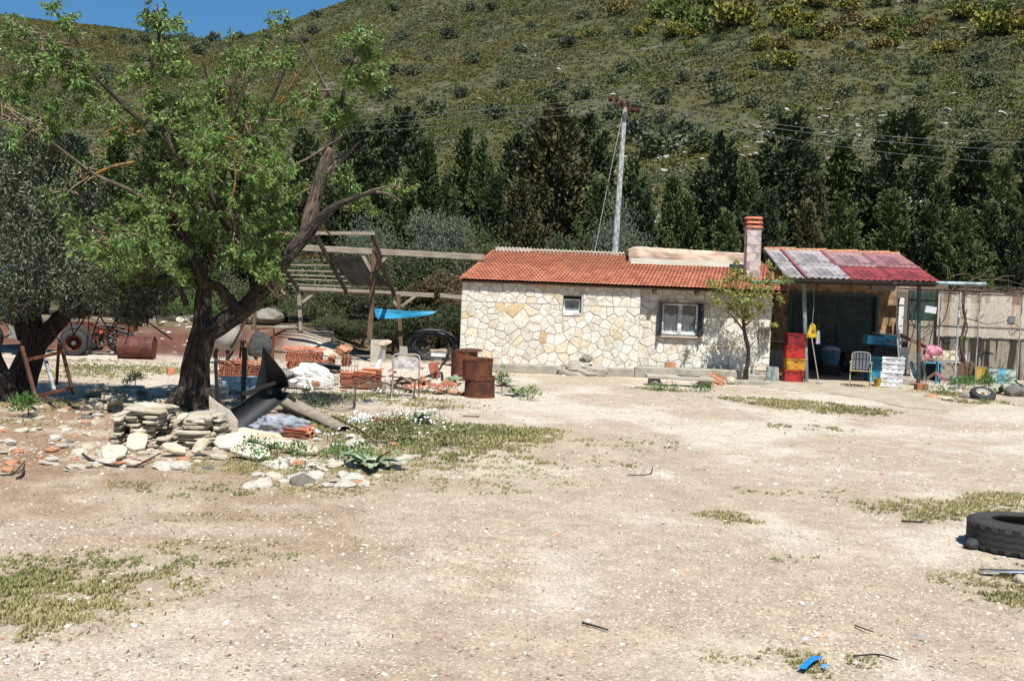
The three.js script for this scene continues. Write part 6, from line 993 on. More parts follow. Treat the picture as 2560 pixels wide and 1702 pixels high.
{
  const m = mat(0.12, 0.10, 0.09, { map: T.wood });
  const g1 = gp(607, 1015), p1 = thing('fence_post', 'dark wooden stake wrapped with blue rope', 'post'); part(p1, 'stake', beam(V(g1.x, -0.1, g1.z), zp(611, 868, -g1.z), 0.075, 0.075, 0.008), m); part(p1, 'head_wire', beam(zp(598, 862, -g1.z), zp(612, 870, -g1.z), 0.02, 0.02), M.steel);
  const rope = []; for (let i = 0; i <= 40; i++) { const q = i / 40, py = lerp(925, 1000, q), c = zp(608, py, -g1.z); rope.push(V(c.x + 0.05 * Math.cos(q * 40), c.y, c.z + 0.05 * Math.sin(q * 40))); } part(p1, 'rope', tube(rope, 0.008, { sub: 2, seg: 5 }), mat(0.02, 0.28, 0.40));
  const g2 = gp(540, 1035), p2 = thing('fence_post', 'thin black stake leaning on the almond trunk', 'post'); part(p2, 'stake', beam(V(g2.x + 0.03, -0.05, g2.z), zp(538, 905, -g2.z - 0.2), 0.05, 0.05, 0.005), M.black); part(p2, 'tip', beam(zp(538, 905, -g2.z - 0.2), zp(538, 900, -g2.z - 0.2), 0.035, 0.035), M.black);
  const mesh = (name, pts, y0, y1, cell, label) => { const c = new THREE.CatmullRomCurve3(pts), L = c.getLength(), n = Math.round(L / cell), w = []; for (let i = 0; i <= n; i++) { const p = c.getPointAt(i / n); w.push(tube([V(p.x, y0(i / n), p.z), V(p.x + 0.006 * (hash2(i, 1, 1) - 0.5), y1(i / n), p.z)], 0.0026, { sub: 1, seg: 3, cap: false })); } const rows = Math.round((y1(0.5) - y0(0.5)) / cell); for (let j = 0; j <= rows; j++) { const q = []; for (let i = 0; i <= 14; i++) { const p = c.getPointAt(i / 14); q.push(V(p.x, lerp(y0(i / 14), y1(i / 14), j / rows), p.z)); } w.push(tube(q, 0.0026, { sub: 1, seg: 3, cap: false })); } const t = thing('wire_mesh', label, 'wire mesh'); part(t, 'grid', w, M.wire); part(t, 'edge_wire', [tube([V(pts[0].x, y0(0), pts[0].z), V(pts[0].x, y1(0), pts[0].z)], 0.004, { sub: 1, seg: 4 })], M.wire); };
  mesh('wire_mesh', [gp(545, 1022), gp(575, 1018), gp(612, 1016)], () => 0, (u) => 0.88 - 0.05 * u, 0.055, 'rusty wire mesh stretched between the dark stakes');
  mesh('wire_mesh', [gp(612, 1016), gp(650, 1008), gp(735, 1005)], () => 0.02, (u) => 0.84 - 0.15 * u, 0.055, 'wire mesh behind the torn black drum');
  mesh('wire_mesh', [gp(740, 1005), gp(800, 1020), gp(850, 1030), gp(882, 1025), gp(886, 1005)], () => 0.01, (u) => 0.62 - 0.12 * u + 0.1 * Math.sin(u * 5), 0.05, 'curled loose wire mesh in front of the white sack');
}
{
  const t = thing('grey_log', 'weathered grey split log lying from the black drum to the daisies', 'log'), a = onGround(gp(690, 1020)).add(V(0, 0.2, 0)), b = onGround(gp(860, 1085)).add(V(0, 0.05, 0));
  part(t, 'log', (() => { const ax = b.clone().sub(a), L = ax.length(), x = ax.clone().normalize(), sd = V(-x.z, 0, x.x).normalize(), up = sd.clone().cross(x).multiplyScalar(-1); return cubeUV(sheet((u, v) => { const q = v * 6.2832, k = Math.floor(v * 5.99), flat = 0.8 + 0.4 * hash2(k, 3, 7), w = 1 - 0.45 * u + 0.10 * (fbm(u * 7, k * 3, 3, 9) - 0.5); return a.clone().addScaledVector(x, u * L + (u > 0.96 ? 0.08 * hash2(k, 1, 2) : 0)).addScaledVector(sd, Math.cos(q) * 0.16 * w * flat).addScaledVector(up, Math.sin(q) * 0.115 * w * flat); }, 26, 12)); })(), mat(0.80, 0.76, 0.71, { map: T.wood, ...bumpy(0.008, 3) })); part(t, 'split_face', beam(a.clone().add(V(0.02, 0.1, 0.1)), a.clone().lerp(b, 0.33).add(V(0, 0.08, 0.14)), 0.03, 0.16, 0.01), M.woodDark);
  solo('thin_stick', tube([onGround(gp(830, 1060)).add(V(0, 0.12, 0)), onGround(gp(900, 1090)).add(V(0, 0.08, 0)), onGround(gp(945, 1118)).add(V(0, 0.02, 0))], [0.014, 0.014, 0.008], { seg: 6 }), M.bark, 'thin grey stick sloping down past the grey log', 'stick');
  const pl = thing('plank', 'old grey plank lying under the torn black drum', 'plank'); part(pl, 'board', beam(onGround(gp(640, 1035)).add(V(0, 0.08, 0)), onGround(gp(760, 1030)).add(V(0, 0.1, 0)), 0.16, 0.05, 0.006), M.wood); part(pl, 'broken_end', beam(onGround(gp(760, 1030)).add(V(0, 0.1, 0)), onGround(gp(775, 1030)).add(V(0, 0.09, 0)), 0.08, 0.03), M.wood);
  const rp = thing('red_panel', 'faded red metal panel lying flat among the daisies', 'panel', onGround(gp(965, 1056)), 0.12); part(rp, 'panel', sheet((u, v) => V((u - 0.5) * 0.75, 0.05 + 0.012 * Math.sin(u * 30), (v - 0.5) * 0.5), 40, 2, 0.003), mat(0.30, 0.07, 0.06, { map: T.mottle, roughness: 0.6 })); part(rp, 'folded_edge', box(0.75, 0.05, 0.01, 0, 0.03, 0.25), mat(0.26, 0.06, 0.06));
  const wb = thing('plastic_bag', 'small white and grey plastic scrap beside the red panel', 'plastic bag', onGround(gp(905, 1058)).add(V(0, 0.05, 0))); part(wb, 'bag', lumpy(0.16, 0.10, 0.12, 23, 0.32, 3), mat(0.62, 0.64, 0.68, { roughness: 0.4 })); part(wb, 'loose_corner', lumpy(0.1, 0.03, 0.06, 25, 0.3, 2).translate(-0.15, -0.02, 0.08), mat(0.5, 0.55, 0.62, { roughness: 0.4 }));
}
// ------------------------------------------------------------------ concrete mixer and rusty frame behind
{
  const p = onGround(gp(590, 915)), t = thing('concrete_mixer', 'old grey concrete mixer drum behind the tile stack', 'mixer', V(p.x, p.y, p.z - 0.6), -0.4);
  const lat = prep(new THREE.LatheGeometry([[0.0, 0], [0.26, 0.02], [0.38, 0.22], [0.40, 0.36], [0.30, 0.6], [0.22, 0.72], [0.21, 0.71], [0.28, 0.58], [0.36, 0.36], [0.3, 0.1], [0, 0.06]].map(([x, y]) => new THREE.Vector2(x, y)), 26));
  part(t, 'drum', place(lat, -0.1, 0.55, 0, 0.9, 0, 0.8), mat(0.42, 0.41, 0.39, { map: T.concrete, roughness: 0.8 })); part(t, 'gear_ring', place(new THREE.TorusGeometry(0.4, 0.03, 8, 26).rotateX(Math.PI / 2), 0.02, 0.8, 0.2, 0.9, 0, 0.8), M.rustDark); part(t, 'stand', [beam(V(-0.35, 0, 0.2), V(-0.1, 0.6, 0), 0.05, 0.05), beam(V(0.35, 0, 0.2), V(0.0, 0.6, 0), 0.05, 0.05), beam(V(-0.3, 0, -0.3), V(-0.1, 0.6, -0.1), 0.05, 0.05), beam(V(0.3, 0, -0.3), V(0, 0.6, -0.1), 0.05, 0.05)], M.rust); part(t, 'engine_cover', lumpy(0.34, 0.42, 0.26, 71, 0.14, 3).translate(0.38, 0.42, -0.2), mat(0.10, 0.105, 0.11, { map: T.concrete, roughness: 1, ...bumpy(0.02, 4) })); part(t, 'wheel', place(new THREE.TorusGeometry(0.2, 0.05, 8, 20), -0.4, 0.22, 0.3), M.rubber);
  const a = onGround(gp(650, 905)), f = thing('rusty_stand', 'rusty square steel frame standing behind the black drum', 'frame', V(a.x, a.y, a.z - 0.5), 0.15); for (const [b, c] of [[[-0.21, 0, 0], [-0.21, 0.82, 0]], [[0.21, 0, 0], [0.21, 0.86, 0]]]) part(f, 'leg', beam(V(...b), V(...c), 0.035, 0.035), M.rust); part(f, 'top_bar', beam(V(-0.22, 0.83, 0), V(0.22, 0.87, 0), 0.035, 0.035), M.rust); for (const x of [-0.21, 0.21]) part(f, 'rear_leg', beam(V(x, 0, -0.4), V(x, 0.8, -0.4), 0.035, 0.035), M.rust); part(f, 'side_bar', [beam(V(-0.21, 0.8, 0), V(-0.21, 0.79, -0.4), 0.03, 0.03), beam(V(0.21, 0.84, 0), V(0.21, 0.79, -0.4), 0.03, 0.03)], M.rust);
}
// ------------------------------------------------------------------ derelict truck and chassis at the left
function tyreGeo(R, w, hole = 0.58) { const P = [[hole, -0.42], [hole + 0.03, -0.5], [0.82, -0.5], [0.96, -0.40], [1, -0.3], [1, 0.3], [0.96, 0.40], [0.82, 0.5], [hole + 0.03, 0.5], [hole, 0.42], [hole, -0.42]].map(([r, x]) => new THREE.Vector2(r * R, x * w)); return prep(new THREE.LatheGeometry(P, 36)); }
{
  const p = onGround(gp(178, 890)), t = thing('truck_chassis', 'rusted truck chassis with a rear wheel behind the olive tree', 'truck', V(p.x, p.y, p.z - 0.15), 0.18);
  const w = part(t, 'wheel', place(tyreGeo(0.33, 0.22, 0.62), 0, 0.33, 0, Math.PI / 2), M.rubberDusty); part(w, 'rim', place(prep(new THREE.LatheGeometry([[0.0, -0.02], [0.08, -0.02], [0.1, -0.10], [0.17, -0.1], [0.195, 0.09], [0.207, 0.1]].map(([a, b]) => new THREE.Vector2(a, b)), 28)), 0, 0.33, 0.02, Math.PI / 2), mat(0.62, 0.50, 0.42, { map: T.rust })); part(w, 'hub', cyl(0.06, 0.05, 0.14, 0, 0.33, 0.04, 14, false, Math.PI / 2), M.steelDark);
  const w2 = part(t, 'wheel', place(tyreGeo(0.40, 0.24), 0, 0.40, -0.28, Math.PI / 2), M.rubberDusty); part(w2, 'rim', cyl(0.24, 0.24, 0.05, 0, 0.4, -0.28, 20, false, Math.PI / 2), M.rust); part(t, 'wheel', place(tyreGeo(0.36, 0.2), 0.95, 0.36, -1.3, Math.PI / 2), M.rubber); part(t, 'wheel', place(tyreGeo(0.40, 0.24), 0, 0.4, -1.9, Math.PI / 2), M.rubber);
  part(t, 'frame_rail', [box(2.6, 0.20, 0.08, 0.1, 0.72, -0.45, 0, 0, 0.0, 0.01)], M.rust); part(t, 'frame_rail', box(2.6, 0.2, 0.08, 0.1, 0.72, -1.25, 0, 0, 0, 0.01), M.rust); for (const x of [-0.8, 0.2, 0.9, 1.35]) part(t, 'cross_member', box(0.1, 0.14, 0.8, x, 0.70, -0.85), M.rustDark);
  part(t, 'leaf_spring', [box(1.0, 0.03, 0.07, 0.1, 0.52, -0.42), box(0.8, 0.03, 0.07, 0.1, 0.48, -0.42), box(0.5, 0.03, 0.07, 0.1, 0.44, -0.42)], M.rustDark); part(t, 'axle', cyl(0.07, 0.07, 1.7, 0, 0.4, -0.95, 12, false, Math.PI / 2), M.rustDark);
  seed(830); for (let k = 0; k < 14; k++) part(t, 'linkage', tube([V(rr(0.4, 1.3), rr(0.3, 0.75), rr(-0.5, -0.2)), V(rr(0.4, 1.3), rr(0.3, 0.8), rr(-0.5, -0.2)), V(rr(0.5, 1.4), rr(0.2, 0.75), rr(-0.5, -0.2))], rr(0.012, 0.035), { sub: 3, seg: 6 }), k % 2 ? M.rustDark : M.steelDark);
  part(t, 'tail_lamp', cyl(0.05, 0.05, 0.04, 0.62, 0.62, -0.2, 12, false, Math.PI / 2), mat(0.4, 0.06, 0.03)); part(t, 'fender_scrap', sheet((u, v) => V(-0.5 + u * 0.9, 0.95 + 0.12 * Math.sin(u * 3.1) - 0.05 * v, -0.3 - v * 0.3), 10, 4, 0.004), M.rust);
}
{
  const p = onGround(gp(20, 890)), t = thing('blue_truck', 'derelict blue truck half hidden behind the olive tree trunk', 'truck', V(p.x - 0.1, p.y, p.z - 0.2), 0.1), bl = mat(0.02, 0.13, 0.33, { roughness: 0.35, clearcoat: 0.4, map: T.mottle });
  part(t, 'cab', [box(1.7, 0.75, 1.6, -0.5, 1.35, -0.9, 0, 0, 0, 0.12), box(1.3, 0.7, 1.5, -0.75, 1.95, -0.9, 0, 0, 0, 0.15)], bl); part(t, 'windscreen', box(0.02, 0.5, 1.3, -0.08, 1.95, -0.9, 0, 0, 0.15), mat(0.05, 0.06, 0.07, { roughness: 0.1 })); part(t, 'side_window', box(0.8, 0.42, 0.02, -0.75, 1.98, -0.14), mat(0.05, 0.06, 0.07, { roughness: 0.1 })); part(t, 'fender', sheet((u, v) => { const a = Math.PI * u; return V(0.28 + Math.cos(a) * 0.42, 0.85 + Math.sin(a) * 0.30, -0.05 - v * 0.4); }, 14, 3, 0.01), bl);
  part(t, 'engine_block', box(0.5, 0.5, 0.6, 0.25, 0.78, -0.35, 0, 0, 0, 0.03), mat(0.25, 0.26, 0.27, { map: T.concrete })); part(t, 'battery_box', box(0.34, 0.42, 0.2, 0.2, 0.62, 0.0, 0, 0, 0, 0.02), mat(0.30, 0.31, 0.31, { map: T.concrete })); part(t, 'bumper', box(0.14, 0.18, 1.8, 0.5, 0.5, -0.9, 0, 0, 0, 0.02), M.rustDark);
  const wh = part(t, 'wheel', place(tyreGeo(0.42, 0.25), -0.6, 0.42, -0.15, Math.PI / 2), M.rubber); part(wh, 'rim', cyl(0.24, 0.24, 0.1, -0.6, 0.42, -0.1, 20, false, Math.PI / 2), M.rust); part(t, 'headlamp', cyl(0.1, 0.1, 0.05, 0.38, 1.02, -0.15, 16, false, 0, 0, Math.PI / 2), M.steel);
}
{ // ladder-like steel frame
  const f = mat(0.40, 0.34, 0.28, { map: T.rust, roughness: 0.8 }), t = thing('steel_rack', 'rusty welded steel frame leaning by the olive trunk', 'frame'), q = (x, y, d) => zp(x, y, d);
  part(t, 'rail', beam(q(53, 866, 18.9), q(88, 996, 18.4), 0.055, 0.055, 0.004), f); part(t, 'rail', beam(q(150, 858, 19.3), q(182, 985, 18.9), 0.05, 0.05, 0.004), f); part(t, 'rail', beam(q(110, 890, 19.2), q(134, 975, 18.8), 0.05, 0.05, 0.004), mat(0.36, 0.37, 0.38, { map: T.mottle })); part(t, 'rung', beam(q(64, 900, 18.85), q(156, 880, 19.2), 0.05, 0.05, 0.004), M.rust); part(t, 'rung', beam(q(86, 992, 18.5), q(181, 968, 18.9), 0.05, 0.05, 0.004), M.rust); part(t, 'rear_leg', beam(q(146, 860, 19.3), q(140, 960, 19.9), 0.05, 0.05, 0.004), f);
}
// ------------------------------------------------------------------ stone stack and loose stones
{
  seed(850);
  const O = onGround(gp(395, 1128)), L = 'thin broken cream limestone slab in the neat stack before the almond tree', G = 'limestone slabs of the neat stack';
  let n = 0;
  for (const zz of [0, -0.4]) { // slabs dropped one by one onto the lowest place, as a mason stacks them
    const bins = new Float32Array(46).fill(0), bw = 1.38 / 46;
    for (let guard = 0; guard < 900; guard++) {
      const w = guard % 3 === 2 ? rr(0.12, 0.25) : rr(0.22, 0.6), nb = Math.max(4, Math.round(w / bw)), t = pick([0.018, 0.022, 0.027, 0.032, 0.04]) * rr(0.85, 1.15);
      let best = 0, low = 9; for (let k = 0; k + nb <= 46; k++) { let m = 0, sum = 0; for (let i = k; i < k + nb; i++) { m = Math.max(m, bins[i]); sum += bins[i]; } const v = m + (m - sum / nb) * 3 + 0.008 * rnd(); if (v < low) { low = v; best = k; } }
      let m = 0, l = 0, r = 0, mean = 0; for (let i = best; i < best + nb; i++) { m = Math.max(m, bins[i]); mean += bins[i] / nb; } for (let i = 0; i < 3; i++) { l += bins[best + i] / 3; r += bins[best + nb - 1 - i] / 3; }
      if (m - mean > 0.02 && guard % 5) continue;
      const cap = 0.47 + 0.05 * Math.sin(best * 0.14 + 0.6); if (m + t > cap) { if (Math.min(...bins) > 0.40) break; continue; }
      const tilt = clamp((r - l) / w, -0.07, 0.07), o = solo('stone_slab', slab(w * 1.04, rr(0.34, 0.5), t, 900 + n++, Math.floor(rr(6, 9)), 0.14), pick(M.limestone), L, 'stone slab', V(O.x - 0.69 + (best + nb / 2) * bw, O.y + (Math.abs(tilt) < 0.06 ? Math.max(m - Math.abs(tilt) * w * 0.3, (l + r) / 2) : m), O.z - 0.35 + zz + rr(-0.10, 0.07)), rr(-0.25, 0.25), G);
      o.rotation.z = tilt + rr(-0.012, 0.012); o.rotation.x = rr(-0.02, 0.05);
      for (let i = best; i < best + nb; i++) bins[i] = m + t * 1.02;
    }
  }
  const up = (px, py, w, h, t, rx, ry, rz, m, label) => { const q = onGround(gp(px, py)), o = solo('stone_slab', place(slab(w, h, t, 950 + n++, 7, 0.3), 0, 0, 0, Math.PI / 2 + rx), m, label, 'stone slab', V(q.x, q.y + h * 0.45 * Math.cos(rx), q.z), ry); o.rotation.z = rz; return o; };
  { // the pointed one
    const s = new THREE.Shape([[-0.19, 0.62], [-0.12, 0.0], [0.14, -0.02], [0.22, 0.06], [0.21, 0.3], [0.1, 0.43], [-0.06, 0.52]].map(([a, b]) => new THREE.Vector2(a, b))), g = cubeUV(new THREE.ExtrudeGeometry(s, { depth: 0.05, bevelEnabled: true, bevelSize: 0.012, bevelThickness: 0.01, bevelSegments: 1 })), q = onGround(gp(545, 1108)); const o = solo('stone_slab', g, mat(0.40, 0.37, 0.33, { map: T.stone, ...bumpy(0.006, 3) }), 'pointed grey slab standing upright at the right end of the stack', 'stone slab', V(q.x, q.y, q.z - 0.1), 0.1); o.rotation.x = -0.22;
  }
  const flat = (px, py, w, d, t, ry, rx, rz, m, label) => { const q = onGround(gp(px, py)), o = solo('stone_slab', slab(w, d, t, 980 + n++, 8, 0.25), m, label, 'stone slab', V(q.x, q.y + Math.abs(Math.sin(rx)) * d * 0.42 + Math.abs(Math.sin(rz)) * w * 0.4, q.z), ry); o.rotation.set(rx, ry, rz, 'YXZ'); return o; };
  flat(578, 1125, 0.5, 0.42, 0.06, 0.3, 0.42, 0.12, M.rockWhite, 'big white slab tilted against the pointed grey slab'); flat(625, 1148, 0.55, 0.42, 0.05, -0.2, 0.3, -0.15, M.limestone[2], 'pale slab lying before the white tilted slab'); flat(640, 1105, 0.9, 0.4, 0.05, -0.25, 0.2, -0.12, M.limestone[0], 'long cream slab behind the white tilted slab'); flat(745, 1135, 0.6, 0.25, 0.05, -0.35, 0.25, -0.1, M.limestone[1], 'narrow cream slab sloping toward the verge'); flat(343, 1125, 0.32, 0.34, 0.045, 0.1, 0.85, 0.05, M.limestone[0], 'square cream slab leaning on the front of the stack'); flat(285, 1150, 0.32, 0.3, 0.05, 0.3, 0.6, 0.1, M.limestone[0], 'cream slab leaning at the left front of the stack'); flat(430, 1140, 0.34, 0.22, 0.05, 0.5, 0.5, -0.3, M.limestone[0], 'small cream slab propped at the middle of the stack front'); flat(500, 1142, 0.24, 0.3, 0.05, -0.4, 0.7, 0.3, M.limestone[2], 'triangular cream slab propped near the right of the stack'); flat(700, 1120, 0.7, 0.3, 0.045, -0.1, 0.12, -0.06, M.rockWhite, 'flat white slab beside the broken tiles');
  // shaded heap behind
  for (let k = 0; k < 34; k++) { const q = onGround(gp(rr(230, 450), rr(985, 1040))); const o = solo('stone_slab', slab(rr(0.25, 0.6), rr(0.2, 0.4), rr(0.04, 0.08), 1100 + k, 8, 0.3), pick(M.limestone), 'flat stone in the shaded heap left of the almond trunk', 'stone slab', V(q.x, q.y + rr(0, 0.18), q.z), rnd() * 3, 'stones of the shaded heap'); o.rotation.x = rr(-0.15, 0.2); o.rotation.z = rr(-0.15, 0.15); }
  const sizes = [0, 1, 2, 3, 4, 5].map((k) => rock(1, 0.55, 0.5, 60 + k, 1)), slabs = [0, 1, 2, 3].map((k) => slab(2, 1.5, 0.34, 1200 + k, 8, 0.35));
  const tones = [M.limestone[0], M.limestone[1], M.limestone[2], M.rockWhite, M.rockWhite, M.rockGrey, M.clayOld[1]];
  const lay = (px0, px1, py0, py1, num, s0, s1, label, group, bias) => { for (let k = 0; k < num; k++) { const q = onGround(gp(rr(px0, px1), rr(py0, py1))), s = lerp(s0, s1, Math.pow(rnd(), 1.8)), o = solo('loose_stone', rnd() < 0.45 ? pick(slabs) : pick(sizes), rnd() < bias ? pick([M.rockWhite, M.limestone[2], M.rockWhite]) : pick(tones), label, 'stone', V(q.x, q.y + s * 0.1, q.z), rnd() * 6.28, group); o.scale.set(s, s * rr(0.6, 1), s); o.rotation.x = rr(-0.2, 0.3); o.rotation.z = rr(-0.2, 0.2); } };
  lay(180, 560, 1120, 1172, 46, 0.05, 0.15, 'loose pale stone at the foot of the slab stack', 'stones at the foot of the slab stack', 0.3);
  lay(0, 250, 1050, 1180, 60, 0.03, 0.13, 'loose stone on the brown soil left of the slab stack', 'stones on the soil at the left', 0.15);
  lay(620, 950, 1150, 1222, 62, 0.05, 0.15, 'whitish stone in the curved edging below the mullein', 'white stones of the curved edging', 0.8);
  lay(700, 1040, 1085, 1165, 30, 0.04, 0.12, 'white stone scattered between the slabs and the large mullein', 'stones between slabs and mullein', 0.7);
  lay(260, 500, 850, 885, 36, 0.04, 0.12, 'pale stone lying on the red earth bank', 'stones on the red bank', 0.8);
  lay(300, 520, 830, 850, 14, 0.06, 0.2, 'pale stone along the top of the red bank', 'stones along the top of the bank', 0.7);
  lay(1230, 1420, 920, 940, 26, 0.03, 0.07, 'small rubble stone along the cottage plinth', 'rubble along the plinth', 0.5);
  lay(2320, 2420, 975, 1005, 14, 0.06, 0.18, 'stone bordering the right end of the concrete apron', 'stones beside the apron', 0.4);
  lay(1900, 2050, 1000, 1030, 10, 0.03, 0.06, 'small stone in the grass strip before the shed', 'stones in the grass strip', 0.6);
  lay(850, 930, 1040, 1100, 10, 0.04, 0.09, 'white stone near the weeds by the log', 'stones by the log', 0.8);
  lay(880, 1110, 905, 930, 20, 0.04, 0.10, 'pale stone behind the broken chair', 'stones behind the chair', 0.5);
  lay(0, 420, 1000, 1050, 40, 0.04, 0.12, 'stone in the shade under the olive tree', 'stones in the olive shade', 0.2);
  // a few that stand alone
  const one = (px, py, s, m, label, k = 0, cat = 'stone') => { const q = onGround(gp(px, py)), o = solo('loose_stone', sizes[k], m, label, cat, V(q.x, q.y + s * 0.2, q.z), px); o.scale.setScalar(s); };
  one(878, 1098, 0.11, M.rockWhite, 'white lump of stone on the grass near the stick', 1); one(880, 1110, 0.1, M.rockWhite, 'white stone left of the mullein rosette', 2); one(1018, 1148, 0.1, M.rockWhite, 'bright white stone right of the mullein rosette', 3); one(998, 1160, 0.11, M.rockWhite, 'white stone touching the mullein rosette', 4); one(985, 1172, 0.09, M.limestone[2], 'cream stone in front of the white pair', 5); one(455, 860, 0.26, M.limestone[2], 'large cream block on the red earth bank', 0);
  const br = thing('orange_brick', 'single orange brick standing on the track beside the drum', 'brick', onGround(gp(425, 936)), 0.5); part(br, 'brick', box(0.14, 0.15, 0.12, 0, 0.075, 0, 0, 0, 0, 0.01), M.clay[2]); part(br, 'chip', box(0.03, 0.02, 0.03, 0.1, 0.01, 0.06), M.clay[1]);
}
{ // broken tiles, bricks and sticks between the stacks
  seed(870);
  for (let k = 0; k < 46; k++) { const q = onGround(gp(rr(540, 1110), rr(905, 985))), o = solo('tile_shard', slab(rr(0.08, 0.22), rr(0.06, 0.14), 0.018, 1400 + k, 6, 0.3), pick([...M.clay, ...M.clayOld]), 'broken piece of red tile lying between the tile stacks', 'tile shard', V(q.x, q.y + rr(0, 0.05), q.z), rnd() * 3, 'tile shards between the stacks'); o.rotation.x = rr(-0.4, 0.4); o.rotation.z = rr(-0.4, 0.4); }
  for (let k = 0; k < 22; k++) { const q = onGround(gp(rr(560, 1110), rr(915, 990))); solo('scrap_lath', beam(V(q.x, q.y + 0.03, q.z), V(q.x + rr(-0.5, 0.5), q.y + rr(0.03, 0.22), q.z + rr(-0.3, 0.3)), 0.035, 0.022), pick([M.wood, M.woodBrown, M.woodDark, M.rustDark]), 'loose lath of scrap wood among the tile stacks', 'lath', V(0, 0, 0), 0, 'loose laths among the stacks'); }
}
{ // fallen branches on the soil
  const st = (pts, r, label) => solo('fallen_branch', tube(pts.map(([x, y, h = 0.02]) => onGround(gp(x, y)).add(V(0, h, 0))), r, { sub: 4, seg: 6, lump: 0.15 }), M.bark, label, 'branch');
  st([[205, 1140, 0.03], [240, 1160, 0.02], [290, 1168, 0.02], [360, 1170, 0.02]], [0.014, 0.018, 0.016, 0.01], 'long curved dead branch before the slab stack'); st([[335, 1170, 0.02], [370, 1160, 0.05], [400, 1150, 0.09]], [0.012, 0.012, 0.008], 'forked dead twig before the slab stack'); st([[0, 1192, 0.02], [30, 1188, 0.02], [60, 1170, 0.08]], [0.01, 0.012, 0.008], 'thin dead branch at the left edge'); st([[40, 1200, 0.02], [52, 1195, 0.03], [60, 1178, 0.09]], [0.012, 0.013, 0.008], 'short lichened branch fork on the soil at left'); st([[1570, 1185], [1600, 1190], [1625, 1188], [1632, 1176, 0.05]], [0.006, 0.006, 0.006, 0.004], 'thin wiry twig lying on the pale gravel'); st([[2135, 1647], [2200, 1640], [2245, 1655]], [0.006, 0.006, 0.004], 'dark twig on the gravel near the blue strip'); st([[2138, 1568], [2185, 1582]], [0.005, 0.004], 'short grey twig on the gravel right of centre'); st([[1455, 1563], [1485, 1568], [1520, 1578]], [0.009, 0.008, 0.005], 'bark strip lying on the gravel at the bottom'); st([[2255, 1304], [2310, 1306]], [0.012, 0.01], 'pale stick on the gravel left of the tyre');
}
// ------------------------------------------------------------------ along the cottage wall
{
  const p = onGround(gp(1455, 940)), t = thing('rubble_mound', 'grey mound of broken concrete against the cottage wall', 'mound', V(p.x, p.y, p.z - 0.35));
  part(t, 'mound', lumpy(0.66, 0.32, 0.42, 41, 0.16).translate(0, 0.06, 0), M.concrete); part(t, 'slab_piece', slab(0.8, 0.4, 0.06, 1300, 8, 0.3).rotateX(0.25).translate(-0.1, 0.22, 0.15), M.concretePale); part(t, 'block', box(0.36, 0.2, 0.22, 0.45, 0.1, 0.22, 0.05, 0.1, 0.03, 0.03), M.concrete); part(t, 'stone', rock(0.16, 0.6, 0.4, 77, 1).translate(0.1, 0.42, 0.05), M.rockGrey); part(t, 'paper_scrap', box(0.1, 0.02, 0.06, 0.22, 0.33, 0.3, 0.3, 0.4, 0.1), M.white);
  const b = onGround(gp(1700, 966)), s = thing('stone_bench', 'low bench of a long lichened slab on rough stones', 'bench', b, 0.02);
  part(s, 'slab', box(1.6, 0.085, 0.42, 0, 0.20, -0.1, 0, 0, -0.02, 0.02), mat(0.44, 0.42, 0.37, { map: T.stone, ...bumpy(0.015, 2) })); part(s, 'support', rock(0.17, 0.9, 0.25, 31, 1).translate(-0.6, 0.08, -0.1), M.rockGrey); part(s, 'support', rock(0.17, 0.9, 0.25, 33, 1).translate(0.6, 0.08, -0.1), M.rockGrey);
  const fs = solo('stone_slab', slab(0.62, 0.26, 0.045, 1310, 9, 0.25), M.rockGrey, 'small grey slab lying on the stone bench', 'stone slab', V(b.x + 0.22, b.y + 0.243, b.z - 0.1)); fs.rotation.z = -0.02;
  const k = thing('tree_kerb', 'rough cement kerb around the foot of the peach tree', 'kerb', onGround(gp(1880, 962))); part(k, 'kerb', [box(0.95, 0.13, 0.14, 0.02, 0.05, 0.02, 0, 0.06, 0, 0.03), box(0.14, 0.12, 0.6, -0.42, 0.05, -0.25, 0, 0.1, 0, 0.03)], M.concrete); part(k, 'end_stone', rock(0.13, 0.9, 0.3, 35, 1).translate(-0.55, 0.08, 0.05), M.limestone[1]);
  const bd = thing('old_boards', 'weathered grey green boards leaning at the cottage corner', 'boards', onGround(gp(1935, 958)), 0); for (let i = 0; i < 4; i++) part(bd, 'board', box(0.24 - i * 0.01, 0.42, 0.025, -0.09 + i * 0.055, 0.2, -0.1 - 0.02 * i, -0.25, 0.5, -0.06 + 0.03 * i, 0.006), i % 2 ? mat(0.25, 0.28, 0.26, { map: T.mottle }) : mat(0.16, 0.2, 0.18, { map: T.mottle }));
  const bp = onGround(gp(1962, 950)); for (let i = 0; i < 7; i++) { const o = solo('brick', box(0.22, 0.07, 0.10, 0, 0.035, 0, 0, 0, 0, 0.006), i < 4 ? M.limestone[1] : M.clay[2], i < 4 ? 'pale block in the small pile beside the red crates' : 'orange brick on the small pile beside the red crates', 'brick', V(bp.x + (i % 2) * 0.1 - 0.05, bp.y + Math.floor(i / 2) * 0.075, bp.z - 0.15), rr(-0.3, 0.3), i < 4 ? 'pale blocks of the small pile' : 'orange bricks of the small pile'); o.rotation.z = 0.02; }
  const q = zp(1677, 921, 29.72); solo('brick', box(0.26, 0.14, 0.12, 0, 0, 0, 0, 0, 0, 0.008), M.clayOld[1], 'pale orange brick set on the cottage plinth', 'brick', V(q.x, 0.35, ZR + 0.34), 0.05);
  const rb = onGround(gp(2303, 978)); solo('brick', [box(0.29, 0.18, 0.2, 0, 0.09, 0, 0, 0, 0, 0.012)], mat(0.38, 0.15, 0.08, { map: T.clay, ...bumpy(0.004, 4) }), 'red brick at the foot of the right shed post', 'brick', rb.add(V(0, 0.01, 0)), 0.15);
}
